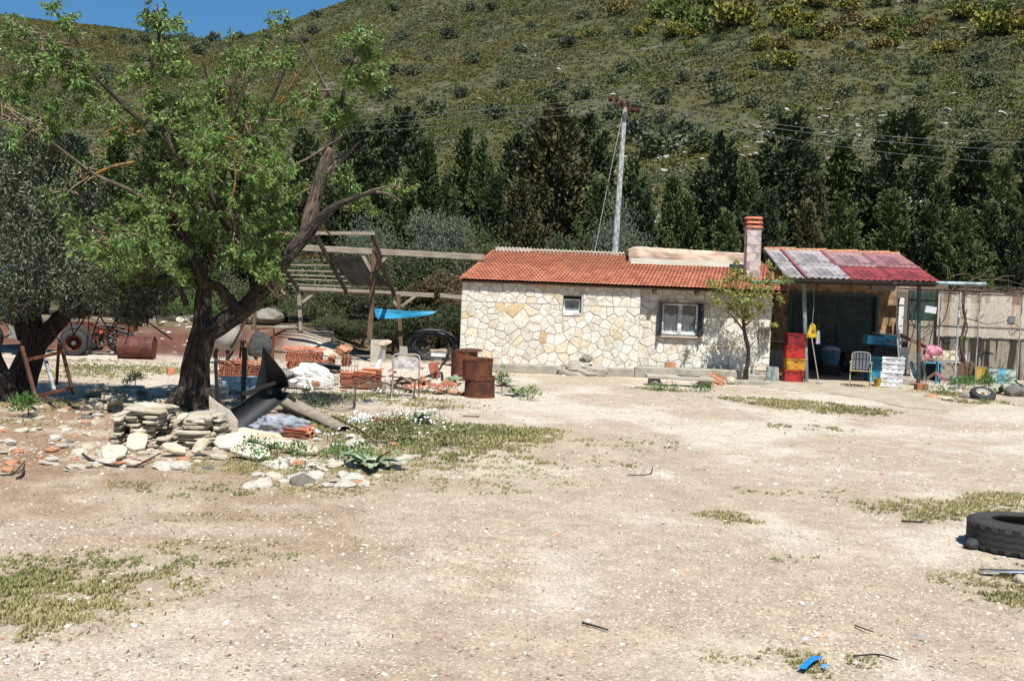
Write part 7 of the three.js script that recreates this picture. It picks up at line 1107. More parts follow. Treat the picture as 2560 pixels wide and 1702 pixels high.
// ------------------------------------------------------------------ things under the shed roof
const floorY = 0.036;
const spot = (px, py) => { const p = gp(px, py, floorY); return p; };
function crate(label, group, p, col, w = 0.48, h = 0.3, d = 0.36, turn = 0) {
  const t = thing('plastic_crate', label, 'crate', p, turn, group), m = mat(...col, { roughness: 0.45, map: T.mottle });
  part(t, 'side', [box(w, h - 0.02, 0.018, 0, h / 2, d / 2 - 0.01)], m); part(t, 'side', box(w, h - 0.02, 0.018, 0, h / 2, -d / 2 + 0.01), m); part(t, 'side', box(0.018, h - 0.02, d - 0.04, w / 2 - 0.01, h / 2, 0), m); part(t, 'side', box(0.018, h - 0.02, d - 0.04, -w / 2 + 0.01, h / 2, 0), m);
  part(t, 'rim', [box(w + 0.024, 0.03, 0.03, 0, h - 0.015, d / 2), box(w + 0.024, 0.03, 0.03, 0, h - 0.015, -d / 2), box(0.03, 0.03, d - 0.03, w / 2, h - 0.015, 0), box(0.03, 0.03, d - 0.03, -w / 2, h - 0.015, 0)], m); part(t, 'floor', box(w - 0.02, 0.015, d - 0.02, 0, 0.008, 0), m);
  part(t, 'grip', [box(0.12, 0.03, 0.006, 0, h * 0.72, d / 2 + 0.001)], M.black);
  return t;
}
{
  const b = spot(2008, 962), z = b.z - 1.0;
  crate('red plastic crate at the bottom of the stack by the left post', 0, V(b.x - 0.02, floorY, z), [0.42, 0.022, 0.012]); crate('yellow plastic crate between the red crates', 0, V(b.x, floorY + 0.3, z + 0.01), [0.50, 0.24, 0.02], 0.48, 0.3, 0.36, 0.03); crate('red plastic crate directly above the yellow one', 0, V(b.x - 0.01, floorY + 0.6, z), [0.42, 0.022, 0.012], 0.48, 0.32, 0.36, -0.03); crate('red crate on top of the stack with shade put into its colour', 0, V(b.x + 0.0, floorY + 0.92, z - 0.01), [0.22, 0.012, 0.01], 0.48, 0.32, 0.36, 0.05);  // top crate: the same red, darkened to carry the shade under the roof
  const c = zp(2030, 826, 29.75), bag = thing('yellow_bag', 'yellow triangular bag hung on the left shed post', 'bag', c); const s = new THREE.Shape([[-0.13, -0.17], [0.11, -0.17], [0.06, 0.12], [0.0, 0.18], [-0.05, 0.1]].map(([x, y]) => new THREE.Vector2(x, y))); part(bag, 'pouch', cubeUV(new THREE.ExtrudeGeometry(s, { depth: 0.06, bevelEnabled: true, bevelSize: 0.02, bevelThickness: 0.02, bevelSegments: 2 })), mat(0.60, 0.42, 0.02, { roughness: 0.6, map: T.mottle })); part(bag, 'printed_patch', cyl(0.045, 0.045, 0.004, 0.02, -0.03, 0.085, 14, false, Math.PI / 2), mat(0.25, 0.08, 0.02)); part(bag, 'cord', tube([V(0, 0.17, 0.03), V(0.02, 0.6, 0), V(0.0, 1.15, 0)], 0.006, { seg: 4 }), mat(0.3, 0.3, 0.3));
  const f = spot(2048, 960), mop = thing('mop', 'long handled mop standing behind the left shed post', 'mop'); part(mop, 'handle', tube([V(f.x, floorY + 0.03, f.z), zp(2030, 845, -f.z - 0.1)], 0.013, { seg: 7 }), mat(0.42, 0.36, 0.3)); part(mop, 'head', lumpy(0.09, 0.06, 0.05, 51, 0.2, 2).translate(f.x + 0.01, floorY + 0.03, f.z), mat(0.3, 0.28, 0.26));
  const cl = thing('hanging_cloth', 'pale rag hanging beside the yellow bag', 'cloth', zp(2046, 845, 30.0)); part(cl, 'rag', sheet((u, v) => V((u - 0.5) * 0.09 * (1.2 - v * 0.4), -0.15 + v * 0.34, 0.02 * Math.sin(u * 8)), 8, 6, 0.004), mat(0.42, 0.40, 0.39)); part(cl, 'loop', tube([V(0, 0.19, 0), V(0, 0.6, 0)], 0.004, { seg: 4 }), M.wire);
  // shelf and clutter deep in the shade
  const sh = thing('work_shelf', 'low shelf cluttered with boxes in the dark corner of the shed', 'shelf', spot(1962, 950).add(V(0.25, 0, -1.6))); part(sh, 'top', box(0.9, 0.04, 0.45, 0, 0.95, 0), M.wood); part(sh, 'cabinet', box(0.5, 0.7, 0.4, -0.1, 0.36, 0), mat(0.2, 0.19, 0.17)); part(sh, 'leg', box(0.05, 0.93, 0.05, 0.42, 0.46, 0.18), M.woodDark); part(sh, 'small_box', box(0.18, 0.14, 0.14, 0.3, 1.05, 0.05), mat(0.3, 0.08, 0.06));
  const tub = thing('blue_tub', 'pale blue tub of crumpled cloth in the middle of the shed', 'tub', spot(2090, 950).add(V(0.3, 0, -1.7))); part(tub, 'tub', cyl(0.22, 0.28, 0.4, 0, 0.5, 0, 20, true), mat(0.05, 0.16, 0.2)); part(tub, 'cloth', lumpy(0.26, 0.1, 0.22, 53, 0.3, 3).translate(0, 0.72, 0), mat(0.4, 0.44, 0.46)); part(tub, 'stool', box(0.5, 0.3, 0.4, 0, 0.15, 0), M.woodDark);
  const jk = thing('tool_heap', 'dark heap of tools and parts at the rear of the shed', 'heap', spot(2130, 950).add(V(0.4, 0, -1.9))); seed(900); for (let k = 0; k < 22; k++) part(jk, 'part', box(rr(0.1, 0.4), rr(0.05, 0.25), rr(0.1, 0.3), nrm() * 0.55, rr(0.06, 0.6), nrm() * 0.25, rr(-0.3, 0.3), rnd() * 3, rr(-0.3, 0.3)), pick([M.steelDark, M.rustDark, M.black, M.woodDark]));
}
{ // folding garden chair
  const p = spot(2157, 968), t = thing('folding_chair', 'folding garden chair with pale yellow frame and dark slatted back', 'chair', V(p.x, floorY, p.z - 0.22), -0.28), fm = mat(0.50, 0.40, 0.18, { roughness: 0.5, map: T.mottle }), gm = mat(0.34, 0.32, 0.29, { roughness: 0.5 }), bm = mat(0.085, 0.085, 0.10, { roughness: 0.7 });
  const tb = (a, r = 0.012, s = 3) => tube(a.map((q) => V(...q)), r, { sub: s, seg: 7 });
  part(t, 'back_frame', tb([[-0.22, 0.38, -0.14], [-0.22, 0.6, -0.2], [-0.215, 0.8, -0.26], [-0.16, 0.84, -0.27], [0.16, 0.84, -0.27], [0.215, 0.8, -0.26], [0.22, 0.6, -0.2], [0.22, 0.38, -0.14]]), gm);
  for (let i = 0; i < 5; i++) part(t, 'back_slat', sheet((u, v) => V(-0.165 + i * 0.0825 + (u - 0.5) * 0.062, lerp(0.42, 0.825, v), -0.15 - 0.115 * v - 0.02 * Math.sin(v * 3.14)), 2, 8, 0.006), bm);
  for (let i = 0; i < 2; i++) part(t, 'back_cross', tb([[-0.21, 0.52 + i * 0.17, -0.19 - i * 0.045], [0.21, 0.52 + i * 0.17, -0.19 - i * 0.045]], 0.006), bm);
  part(t, 'seat_frame', tb([[-0.23, 0.38, -0.14], [-0.23, 0.40, 0.24], [-0.2, 0.405, 0.27], [0.2, 0.405, 0.27], [0.23, 0.40, 0.24], [0.23, 0.38, -0.14]], 0.014), fm); for (let i = 0; i < 5; i++) part(t, 'seat_slat', box(0.065, 0.008, 0.38, -0.165 + i * 0.0825, 0.395, 0.06, -0.03), bm);
  for (const k of [-1, 1]) { part(t, 'front_leg', tb([[k * 0.25, 0.60, 0.18], [k * 0.25, 0.4, 0.2], [k * 0.25, 0.012, 0.3]]), fm); part(t, 'rear_leg', tb([[k * 0.24, 0.41, 0.16], [k * 0.24, 0.25, -0.08], [k * 0.24, 0.012, -0.28]]), fm); part(t, 'armrest', box(0.045, 0.02, 0.36, k * 0.25, 0.605, 0.02, 0.03, 0, 0, 0.006), fm); }
  part(t, 'floor_bar', tb([[-0.25, 0.012, 0.3], [0.25, 0.012, 0.3]]), fm); part(t, 'floor_bar', tb([[-0.24, 0.012, -0.28], [0.24, 0.012, -0.28]]), fm);
}
{ // stacked white fish boxes
  const p = spot(2240, 970), L = ['bottom white foam fish box of the stack beside the chair', 'second white foam fish box from the bottom of the stack', 'third white foam fish box from the bottom of the stack', 'fourth white foam fish box from the bottom of the stack', 'fifth white foam fish box from the bottom of the stack', 'topmost shaded foam fish box of the stack'];
  seed(910);
  L.forEach((l, i) => {
    const h = i ? 0.118 : 0.14, y = floorY + 0.012 + (i ? 0.14 + (i - 1) * 0.119 : 0), t = thing('foam_box', l, 'box', V(p.x + rr(-0.015, 0.015), y, p.z - 0.3), -0.32 + rr(-0.02, 0.02), 'white foam fish boxes in the stack'), w = 0.54, d = 0.36;
    part(t, 'body', [box(w, h - 0.03, d, 0, (h - 0.03) / 2, 0, 0, 0, 0, 0.008), box(w + 0.02, 0.026, d + 0.02, 0, h - 0.014, 0, 0, 0, 0, 0.006)], M.whitePlastic);
    for (const x of [-0.14, 0.0, 0.14]) part(t, 'slot', box(0.07, 0.014, 0.006, x, h * 0.48, d / 2 + 0.001), M.steelDark); part(t, 'slot', box(0.006, 0.014, 0.08, -w / 2 - 0.001, h * 0.48, 0), M.steelDark);
  });
  // blue boxes and lids behind
  const blues = [mat(0.02, 0.25, 0.42, { map: T.mottle, roughness: 0.5 }), mat(0.05, 0.36, 0.52, { map: T.mottle, roughness: 0.5 }), mat(0.30, 0.50, 0.58, { map: T.mottle, roughness: 0.5 })];
  const q = spot(2205, 958);
  const bx2 = (label, x, y, z, w, h, d, m, rz = 0, ry = 0, name = 'hive_box') => { const t = thing(name, label, 'box', V(q.x + x, y, q.z + z), ry); t.rotation.z = rz; part(t, 'body', box(w, h, d, 0, h / 2, 0, 0, 0, 0, 0.008), m); part(t, 'lid_edge', box(w + 0.02, 0.025, d + 0.02, 0, h - 0.012, 0, 0, 0, 0, 0.004), m); return t; };
  bx2('deep blue box at the floor behind the fish boxes', 0.02, floorY, -0.55, 0.5, 0.3, 0.45, blues[0]); bx2('second deep blue box behind the chair', 0.05, floorY + 0.31, -0.55, 0.48, 0.26, 0.45, blues[0]); bx2('third dark blue box under the black trays', 0.03, floorY + 0.58, -0.55, 0.5, 0.1, 0.45, blues[1]);
  bx2('tilted bright blue panel box above the black trays', -0.1, floorY + 0.98, -0.5, 0.52, 0.24, 0.4, blues[1], -0.12); bx2('blue lid box stacked at the top behind the shed post', 0.26, floorY + 1.12, -0.55, 0.5, 0.12, 0.4, blues[1], -0.1, 0.3); bx2('thin white lid on the top blue boxes', 0.22, floorY + 1.25, -0.56, 0.56, 0.04, 0.4, M.white, -0.06, 0.2); bx2('pale blue hive box behind the trays', 0.3, floorY + 0.62, -0.55, 0.42, 0.46, 0.4, blues[2], 0, 0.1); bx2('white sunlit hive box beside the shed post', 0.58, floorY + 0.45, -0.25, 0.26, 0.5, 0.35, M.whitePlastic, 0, -0.2);
  for (let i = 0; i < 4; i++) { const t = thing('black_tray', ['lowest of the four black trays', 'second of the four black trays', 'third of the four black trays', 'wire topped black tray at the top'][i], 'tray', V(q.x + 0.12 + 0.01 * i, floorY + 0.715 + i * 0.062, q.z - 0.32), -0.2 + 0.06 * i); part(t, 'tray', [box(0.62, 0.012, 0.42, 0, 0.006, 0), box(0.62, 0.05, 0.012, 0, 0.03, 0.21), box(0.62, 0.05, 0.012, 0, 0.03, -0.21), box(0.012, 0.05, 0.4, 0.31, 0.03, 0), box(0.012, 0.05, 0.4, -0.31, 0.03, 0)], M.blackPlastic); part(t, 'rim', [box(0.65, 0.01, 0.03, 0, 0.055, 0.22), box(0.65, 0.01, 0.03, 0, 0.055, -0.22)], M.blackPlastic); }
  const hf = thing('wire_basket', 'black wire basket frame on top of the trays', 'basket', V(q.x + 0.1, floorY + 0.975, q.z - 0.3)); part(hf, 'frame', [tube([V(-0.25, 0, 0.15), V(-0.22, 0.1, 0.16), V(0.22, 0.1, 0.16), V(0.25, 0, 0.15)], 0.008, { seg: 5 }), tube([V(-0.25, 0, -0.1), V(-0.22, 0.1, -0.1), V(0.22, 0.1, -0.1), V(0.25, 0, -0.1)], 0.008, { seg: 5 })], M.black); part(hf, 'base', box(0.5, 0.012, 0.28, 0, 0.004, 0.02), M.black);
  const yb = thing('yellow_bucket', 'small yellow bucket between chair and foam boxes', 'bucket', spot(2203, 968).add(V(0.02, 0, -0.25))); part(yb, 'pail', cyl(0.1, 0.13, 0.2, 0, 0.1, 0, 18, true), mat(0.52, 0.34, 0.03, { roughness: 0.5, map: T.mottle })); part(yb, 'base', cyl(0.1, 0.1, 0.01, 0, 0.006, 0, 18), mat(0.5, 0.32, 0.03)); part(yb, 'rim', place(new THREE.TorusGeometry(0.13, 0.008, 6, 20).rotateX(Math.PI / 2), 0, 0.2, 0), mat(0.5, 0.32, 0.03));
  // appliance doors and boards against the inner wall
  const bd = (label, name, px0, py0, px1, py1, D, m, trim) => { const a = zp(px0, py1, D), b = zp(px1, py0, D), t = thing(name, label, 'panel', V((a.x + b.x) / 2, a.y, -D)); part(t, 'panel', box(b.x - a.x, b.y - a.y, 0.05, 0, (b.y - a.y) / 2, 0, 0, 0, 0, 0.012), m); part(t, 'edge', box(0.03, b.y - a.y, 0.06, -(b.x - a.x) / 2 - 0.015, (b.y - a.y) / 2, 0), trim); };
  bd('white refrigerator door leaning on the inner shed wall', 'fridge_door', 2241, 745, 2262, 890, 33.7, mat(0.62, 0.62, 0.62, { roughness: 0.4 }), M.rustDark); bd('dark green board beside the white refrigerator door', 'green_board', 2272, 728, 2340, 800, 33.6, mat(0.02, 0.05, 0.035, { roughness: 0.7, map: T.mottle }), M.woodDark); bd('stained beige metal panel under the green board', 'beige_panel', 2266, 803, 2336, 935, 33.4, mat(0.42, 0.38, 0.31, { roughness: 0.7, map: T.concrete }), M.rustDark);
  const pk = thing('leaning_plank', 'long weathered plank sloping behind the right shed post', 'plank'); part(pk, 'board', beam(zp(2252, 838, 30.6), zp(2345, 880, 30.6), 0.05, 0.09, 0.005), M.woodBrown); part(pk, 'nail_strip', beam(zp(2300, 858, 30.55), zp(2320, 867, 30.55), 0.02, 0.03), M.rustDark);
  const pp = thing('white_pole', 'thin white pole leaning up to the shed eave', 'pole'); part(pp, 'shaft', tube([zp(2248, 900, 30.2), zp(2243, 800, 30.2), zp(2246, 710, 30.1)], 0.022, { seg: 7 }), mat(0.55, 0.54, 0.5, { map: T.mottle })); part(pp, 'arm', tube([zp(2243, 713, 30.1), zp(2286, 709, 30.1)], 0.018, { seg: 6 }), mat(0.5, 0.5, 0.48)); part(pp, 'stay', tube([zp(2243, 800, 30.2), zp(2252, 870, 30.3)], 0.02, { seg: 6 }), mat(0.5, 0.48, 0.44));
  const cb = thing('black_cable', 'black cable sagging from the vine arbour to the shed post', 'cable'); part(cb, 'loop', tube([zp(2375, 735, 30.4), zp(2365, 790, 30.3), zp(2345, 820, 30.2), zp(2315, 840, 30.1), zp(2298, 855, 30)], 0.014, { seg: 6 }), M.black); part(cb, 'loop', tube([zp(2272, 775, 30.5), zp(2285, 812, 30.4), zp(2305, 828, 30.3), zp(2335, 785, 30.4), zp(2345, 735, 30.5)], 0.01, { seg: 6 }), M.black);
}
// ------------------------------------------------------------------ boundary wall with stains
const WALL_D = 34;
{
  const a = zp(2348, 735, WALL_D), b = zp(2700, 750, WALL_D), H = 2.5, wall = thing('boundary_wall', 'tall stained plaster boundary wall at the right', 'wall');
  const st = tex(1024, 512, (u, v) => { const y = v * H, x = u * 6, n = fbm(x * 1.5, y * 1.5, 4, 201), edge = 1.15 + 0.06 * fbm(x * 5, 1, 3, 202), streak = fbm(x * 5, y * 0.5, 4, 203), grit = fbm(x * 18, y * 18, 2, 204);
    let c = mixc([0.82, 0.79, 0.73], [0.66, 0.62, 0.56], n); c = mixc(c, [0.55, 0.44, 0.34], 0.5 * sstep(0.55, 0.75, streak)); if (y < edge) c = mixc(c, [0.20, 0.17, 0.13], 0.3 + 0.7 * sstep(0.40, 0.56, streak)); if (y < edge + 0.03 && y > edge - 0.06) c = mixc(c, [0.12, 0.10, 0.08], 0.7); if (y > H - 0.3) c = mixc(c, [0.4, 0.34, 0.28], 0.6 * sstep(0.45, 0.7, streak)); return c.map((q) => q * (0.9 + 0.2 * grit)); });
  const g = sheet((u, v) => V(lerp(a.x, b.x, u), v * H, -WALL_D + 0.012 * (fbm(u * 50, v * 25, 3, 205) - 0.5)), 90, 40);
  const body = part(wall, 'body', box(b.x - a.x, H - 0.01, 0.25, (a.x + b.x) / 2, H / 2 - 0.01, -WALL_D - 0.15), M.concrete); part(wall, 'render_coat', g, mat(0.85, 0.85, 0.85, { map: st, ...bumpy(0.006, 6) })); part(wall, 'coping', box(b.x - a.x, 0.04, 0.32, (a.x + b.x) / 2, H + 0.018, -WALL_D - 0.13), M.concrete);
  const m = zp(2531, 798, WALL_D - 0.04); part(wall, 'metal_plate', box(0.2, 0.17, 0.012, m.x, m.y, m.z), mat(0.35, 0.36, 0.40, { roughness: 0.35, metalness: 0.6, map: T.mottle }));
}
// ------------------------------------------------------------------ vine arbour of thin pipes
{
  const t = thing('vine_arbour', 'vine arbour of thin pipes with bare tangled vines before the stained wall', 'arbour'), pm = mat(0.36, 0.37, 0.38, { map: T.mottle, roughness: 0.6 }), q = (x, y, d) => zp(x, y, d);
  const D0 = 30.6, D1 = 33.7, y = 2.52;
  const fx = [2353, 2400, 2451, 2556].map((px) => q(px, 735, D0).x);
  fx.forEach((x, i) => { part(t, 'upright', tube([V(x, 0, -D0), V(x + 0.02, y, -D0)], i === 1 ? 0.03 : 0.02, { seg: 8 }), i === 1 ? mat(0.55, 0.56, 0.56, { map: T.mottle }) : pm); part(t, 'rafter_pipe', tube([V(x, y, -D0 + 0.4), V(x, y + 0.03, -D1)], 0.016, { seg: 6 }), M.rustDark); });
  for (const d of [D0 - 0.3, D0 + 0.5, D1 - 0.3]) part(t, 'rail_pipe', tube([V(fx[0] - 0.2, y + 0.02, -d), V(16, y + 0.02, -d)], 0.016, { seg: 6 }), M.rustDark);
  const vm = mat(0.20, 0.15, 0.115, { map: T.fine }), g = []; seed(930);
  for (let k = 0; k < 90; k++) { const x = rr(11.3, 15.5), z = -rr(D0 - 0.4, D1 - 0.1), P = [V(x, y + rr(-0.08, 0.15), z)]; for (let i = 0; i < 4; i++) P.push(P[i].clone().add(V(nrm() * 0.28 + 0.1, rr(-0.09, 0.10), nrm() * 0.14))); g.push(tube(P, [0.012, 0.01, 0.008, 0.006, 0.003], { sub: 2, seg: 4, cap: false })); }
  for (const [a, b, c, d] of [[2370, 690, 2350, 655], [2455, 690, 2480, 660], [2450, 700, 2560, 712], [2380, 690, 2430, 690], [2400, 700, 2390, 740], [2430, 700, 2470, 690], [2485, 700, 2540, 690]]) g.push(tube([q(a, b, 31), q((a + c) / 2 + 8, (b + d) / 2 - 6, 31), q(c, d, 31)], [0.012, 0.008, 0.004], { sub: 4, seg: 4 }));
  part(t, 'bare_vines', g, vm).userData.kind = 'stuff';
  const vb = gp(2420, 952), vine = thing('grape_vine', 'twisted old vine trunk climbing to the arbour', 'vine', V(0, 0, 0)); part(vine, 'trunk', tube([V(vb.x, -0.02, vb.z), q(2412, 900, -vb.z), q(2404, 860, -vb.z), q(2415, 800, -vb.z), q(2410, 770, -vb.z), q(2414, 720, -vb.z)], [0.06, 0.045, 0.04, 0.035, 0.045, 0.035], { sub: 5, seg: 9, lump: 0.18 }), M.barkPale); part(vine, 'side_stem', tube([q(2404, 860, -vb.z), q(2420, 820, -vb.z + 0.1), q(2408, 780, -vb.z)], [0.02, 0.02, 0.015], { seg: 6, lump: 0.15 }), M.bark); part(vine, 'new_leaves', leaves(26, () => { const p = q(pick([2408, 2418, 2412]), pick([848, 786, 850]), -vb.z - 0.05); return [p.x + nrm() * 0.05, p.y + nrm() * 0.06, p.z, nrm(), 0.3, nrm()]; }, 0.08, 0.06, {}), leafMat(0.12, 0.2, 0.03));
  const pp = thing('blue_pipe', 'pale blue grey plastic pipe laid across the arbour', 'pipe'); part(pp, 'pipe', tube([zp(2340, 707, 30), zp(2464, 710, 30)], 0.045, { seg: 14 }), mat(0.34, 0.45, 0.48, { roughness: 0.45, map: T.mottle })); part(pp, 'collar', tube([zp(2456, 709.6, 30), zp(2466, 710, 30)], 0.052, { seg: 14 }), mat(0.2, 0.24, 0.28));
}
// ------------------------------------------------------------------ painted boxes and boards before the wall
{
  const paint = { blue: mat(0.05, 0.30, 0.46, { map: T.mottle, roughness: 0.6 }), sky: mat(0.16, 0.42, 0.56, { map: T.mottle, roughness: 0.6 }), mint: mat(0.42, 0.50, 0.44, { map: T.mottle, roughness: 0.7 }), yellow: mat(0.56, 0.38, 0.07, { map: T.mottle, roughness: 0.6 }), pink: mat(0.58, 0.20, 0.26, { map: T.mottle, roughness: 0.7 }), white: M.white, cream: mat(0.56, 0.48, 0.34, { map: T.mottle }) };
  const hive = (label, px, py, w, h, d, m, turn, rz = 0, back = 0.2, open) => { const p = onGround(gp(px, py)), t = thing('painted_hive', label, 'box', V(p.x, p.y + (Math.abs(rz) > 0.2 ? 0.1 : 0), p.z - back), turn); t.rotation.z = rz; if (open) { part(t, 'board', [box(w, 0.02, d, 0, h, 0), box(w, 0.02, d, 0, 0.01, 0), box(0.02, h, d, -w / 2 + 0.01, h / 2, 0), box(0.02, h, d, w / 2 - 0.01, h / 2, 0)], m); part(t, 'back_board', box(w - 0.02, h, 0.02, 0, h / 2, -d / 2 + 0.01), M.black); } else { part(t, 'body', box(w, h, d, 0, h / 2, 0, 0, 0, 0, 0.006), m); part(t, 'rim', box(w + 0.015, 0.03, d + 0.015, 0, h - 0.015, 0, 0, 0, 0, 0.004), m); } return t; };
  hive('blue open hive box tipped on its corner', 2430, 950, 0.42, 0.36, 0.4, paint.blue, 0.2, 0.55, 0.3, true); hive('yellow hive box in the row before the wall', 2457, 955, 0.30, 0.42, 0.4, paint.yellow, -0.25); hive('mint hive box right of the yellow one', 2485, 958, 0.24, 0.40, 0.38, paint.mint, -0.1); hive('sky blue hive box in the row before the wall', 2506, 958, 0.22, 0.40, 0.38, paint.sky, -0.05); hive('greyish mint hive box at the right end of the row', 2535, 960, 0.30, 0.40, 0.38, paint.mint, -0.3, 0, 0.3); hive('black sided box between blue and mint boxes', 2519, 957, 0.1, 0.38, 0.36, M.black, 0);
  hive('dark open cabinet topped by the pink cloth', 2335, 955, 0.45, 0.52, 0.4, paint.blue, -0.1, 0, 0.25, true); hive('pale mint hive box behind the pink cloth', 2340, 925, 0.36, 1.0, 0.3, paint.mint, 0, 0, 0.9); hive('low white block at the right under the hives', 2530, 975, 0.42, 0.13, 0.2, M.whitePlastic, 0.05, 0, 0.1); hive('pale blue block leaning by the weeds', 2395, 968, 0.24, 0.28, 0.14, mat(0.50, 0.56, 0.6, { map: T.concrete }), 0.2, 0, 0.2);
  const p = zp(2334, 880, 30.0), pk = thing('pink_cloth', 'pink cloth slumped over the open cabinet', 'cloth', V(p.x, p.y, p.z)); part(pk, 'cloth', lumpy(0.25, 0.18, 0.2, 61, 0.09, 4), paint.pink); part(pk, 'tail', lumpy(0.1, 0.12, 0.06, 63, 0.2, 2).translate(-0.17, -0.14, 0.1), paint.pink);
  const plank = (label, a, b, D, m, w = 0.09) => { const t = thing('painted_plank', label, 'plank'); const A = zp(a[0], a[1], D), B = zp(b[0], b[1], D + 0.1); if (A.y > 0.03) { } part(t, 'board', beam(A, B, 0.025, w, 0.004), m); part(t, 'end_grain', beam(B, B.clone().add(B.clone().sub(A).normalize().multiplyScalar(0.012)), 0.02, w * 0.9), M.wood); };
  plank('pink plank sloping down in front of the cabinet', [2366, 953], [2342, 932], 29.6, paint.pink, 0.07); plank('bare plank leaning before the open cabinet', [2315, 950], [2342, 930], 29.7, M.woodBrown, 0.07); plank('brown upright plank left of the cabinet', [2308, 952], [2300, 893], 30.2, M.woodBrown, 0.1); plank('cream upright plank left of the cabinet', [2318, 950], [2306, 892], 30.3, paint.cream, 0.08); plank('blue plank leaning behind the right shed post', [2292, 945], [2278, 905], 30.1, paint.sky, 0.1); plank('blue board standing at the right of the cabinet', [2346, 952], [2345, 905], 29.9, paint.blue, 0.12); plank('white narrow plank behind the shed post', [2284, 950], [2270, 912], 30.3, M.white, 0.05);
  // table with cream boards, frames
  const tb = thing('board_table', 'rough table with cream boards and glass bottles', 'table', onGround(gp(2385, 955)).add(V(0, 0, -0.8))); part(tb, 'top', box(0.75, 0.04, 0.5, 0, 0.52, 0), M.steel); part(tb, 'leg', box(0.05, 0.5, 0.05, -0.33, 0.25, 0.2), M.woodBrown); part(tb, 'leg', box(0.05, 0.5, 0.05, 0.33, 0.25, 0.2), M.woodBrown); part(tb, 'front_board', box(0.56, 0.38, 0.03, 0.02, 0.24, 0.24), M.wood);
  for (let i = 0; i < 3; i++) solo('cream_board', box(0.26, 0.28, 0.03, 0, 0.14, 0, -0.2, 0, 0, 0.004), paint.cream, ['left cream board propped on the rough table', 'middle cream board propped on the rough table', 'right cream board propped on the rough table'][i], 'board', tb.position.clone().add(V(-0.22 + i * 0.24, 0.56, 0.05)), 0.15 * (i - 1), 'cream boards on the table');
  for (let i = 0; i < 3; i++) { const bt = thing('glass_jar', ['left jar on the boards beside the vine', 'middle jar on the boards beside the vine', 'right jar on the boards beside the vine'][i], 'jar', tb.position.clone().add(V(0.42 + i * 0.09, 0.55, 0.02))); part(bt, 'jar', cyl(0.04, 0.04, 0.18, 0, 0.09, 0, 14), i === 1 ? mat(0.4, 0.1, 0.05) : mat(0.6, 0.58, 0.52, { roughness: 0.2 })); part(bt, 'lid', cyl(0.042, 0.042, 0.025, 0, 0.19, 0, 14), M.steel); }
  solo('support_board', box(0.5, 0.53, 0.3, 0, 0.265, 0), M.woodBrown, 'rough wooden box under the jars beside the vine', 'box', tb.position.clone().add(V(0.58, 0, 0.0)));
  const eb = thing('grey_slab_edge', 'pale cement step in front of the painted boxes', 'step', onGround(gp(2330, 972)), 0.05); part(eb, 'step', box(0.8, 0.13, 0.3, 0.28, 0.05, -0.12, 0, 0, -0.02, 0.03), M.concretePale); part(eb, 'chipped_end', rock(0.13, 0.7, 0.3, 91, 1).translate(0.75, 0.06, -0.1), M.concrete);
  const st = (px, py, r, m, label, k) => { const q = onGround(gp(px, py)); const o = solo('boulder', rock(r, 0.7, 0.3, 110 + k, 2), m, label, 'rock', V(q.x, q.y + r * 0.3, q.z), k); };
  st(2538, 990, 0.3, mat(0.16, 0.15, 0.14, { map: T.stone, ...bumpy(0.01, 3) }), 'dark round boulder between the weeds at right', 1); st(2360, 978, 0.13, M.limestone[1], 'pale boulder before the cement step', 2); st(2418, 995, 0.14, M.rockGrey, 'flat grey rock left of the small wheel', 3);
  const pb = onGround(gp(2556, 968)); solo('brick', box(0.2, 0.1, 0.12, 0, 0.05, 0, 0, 0, 0, 0.008), M.clay[1], 'red brick at the right edge beside the white block', 'brick', pb, 0.2);
  // small wheel on the ground
  const w = onGround(gp(2466, 1000)), wh = thing('car_wheel', 'small car wheel with pale rim lying before the weeds', 'wheel', V(w.x, w.y + 0.1, w.z - 0.2), 0); wh.rotation.x = 0.42; part(wh, 'tyre', tyreGeo(0.29, 0.17, 0.56), M.rubber); part(wh, 'rim', prep(new THREE.LatheGeometry([[0.0, 0.03], [0.06, 0.03], [0.07, 0.0], [0.12, 0.01], [0.14, 0.05], [0.165, 0.075]].map(([a, b]) => new THREE.Vector2(a, b)), 24)), mat(0.42, 0.37, 0.30, { map: T.mottle, roughness: 0.6 })); part(wh, 'hub', cyl(0.04, 0.035, 0.03, 0, 0.04, 0, 12), M.rust);
}
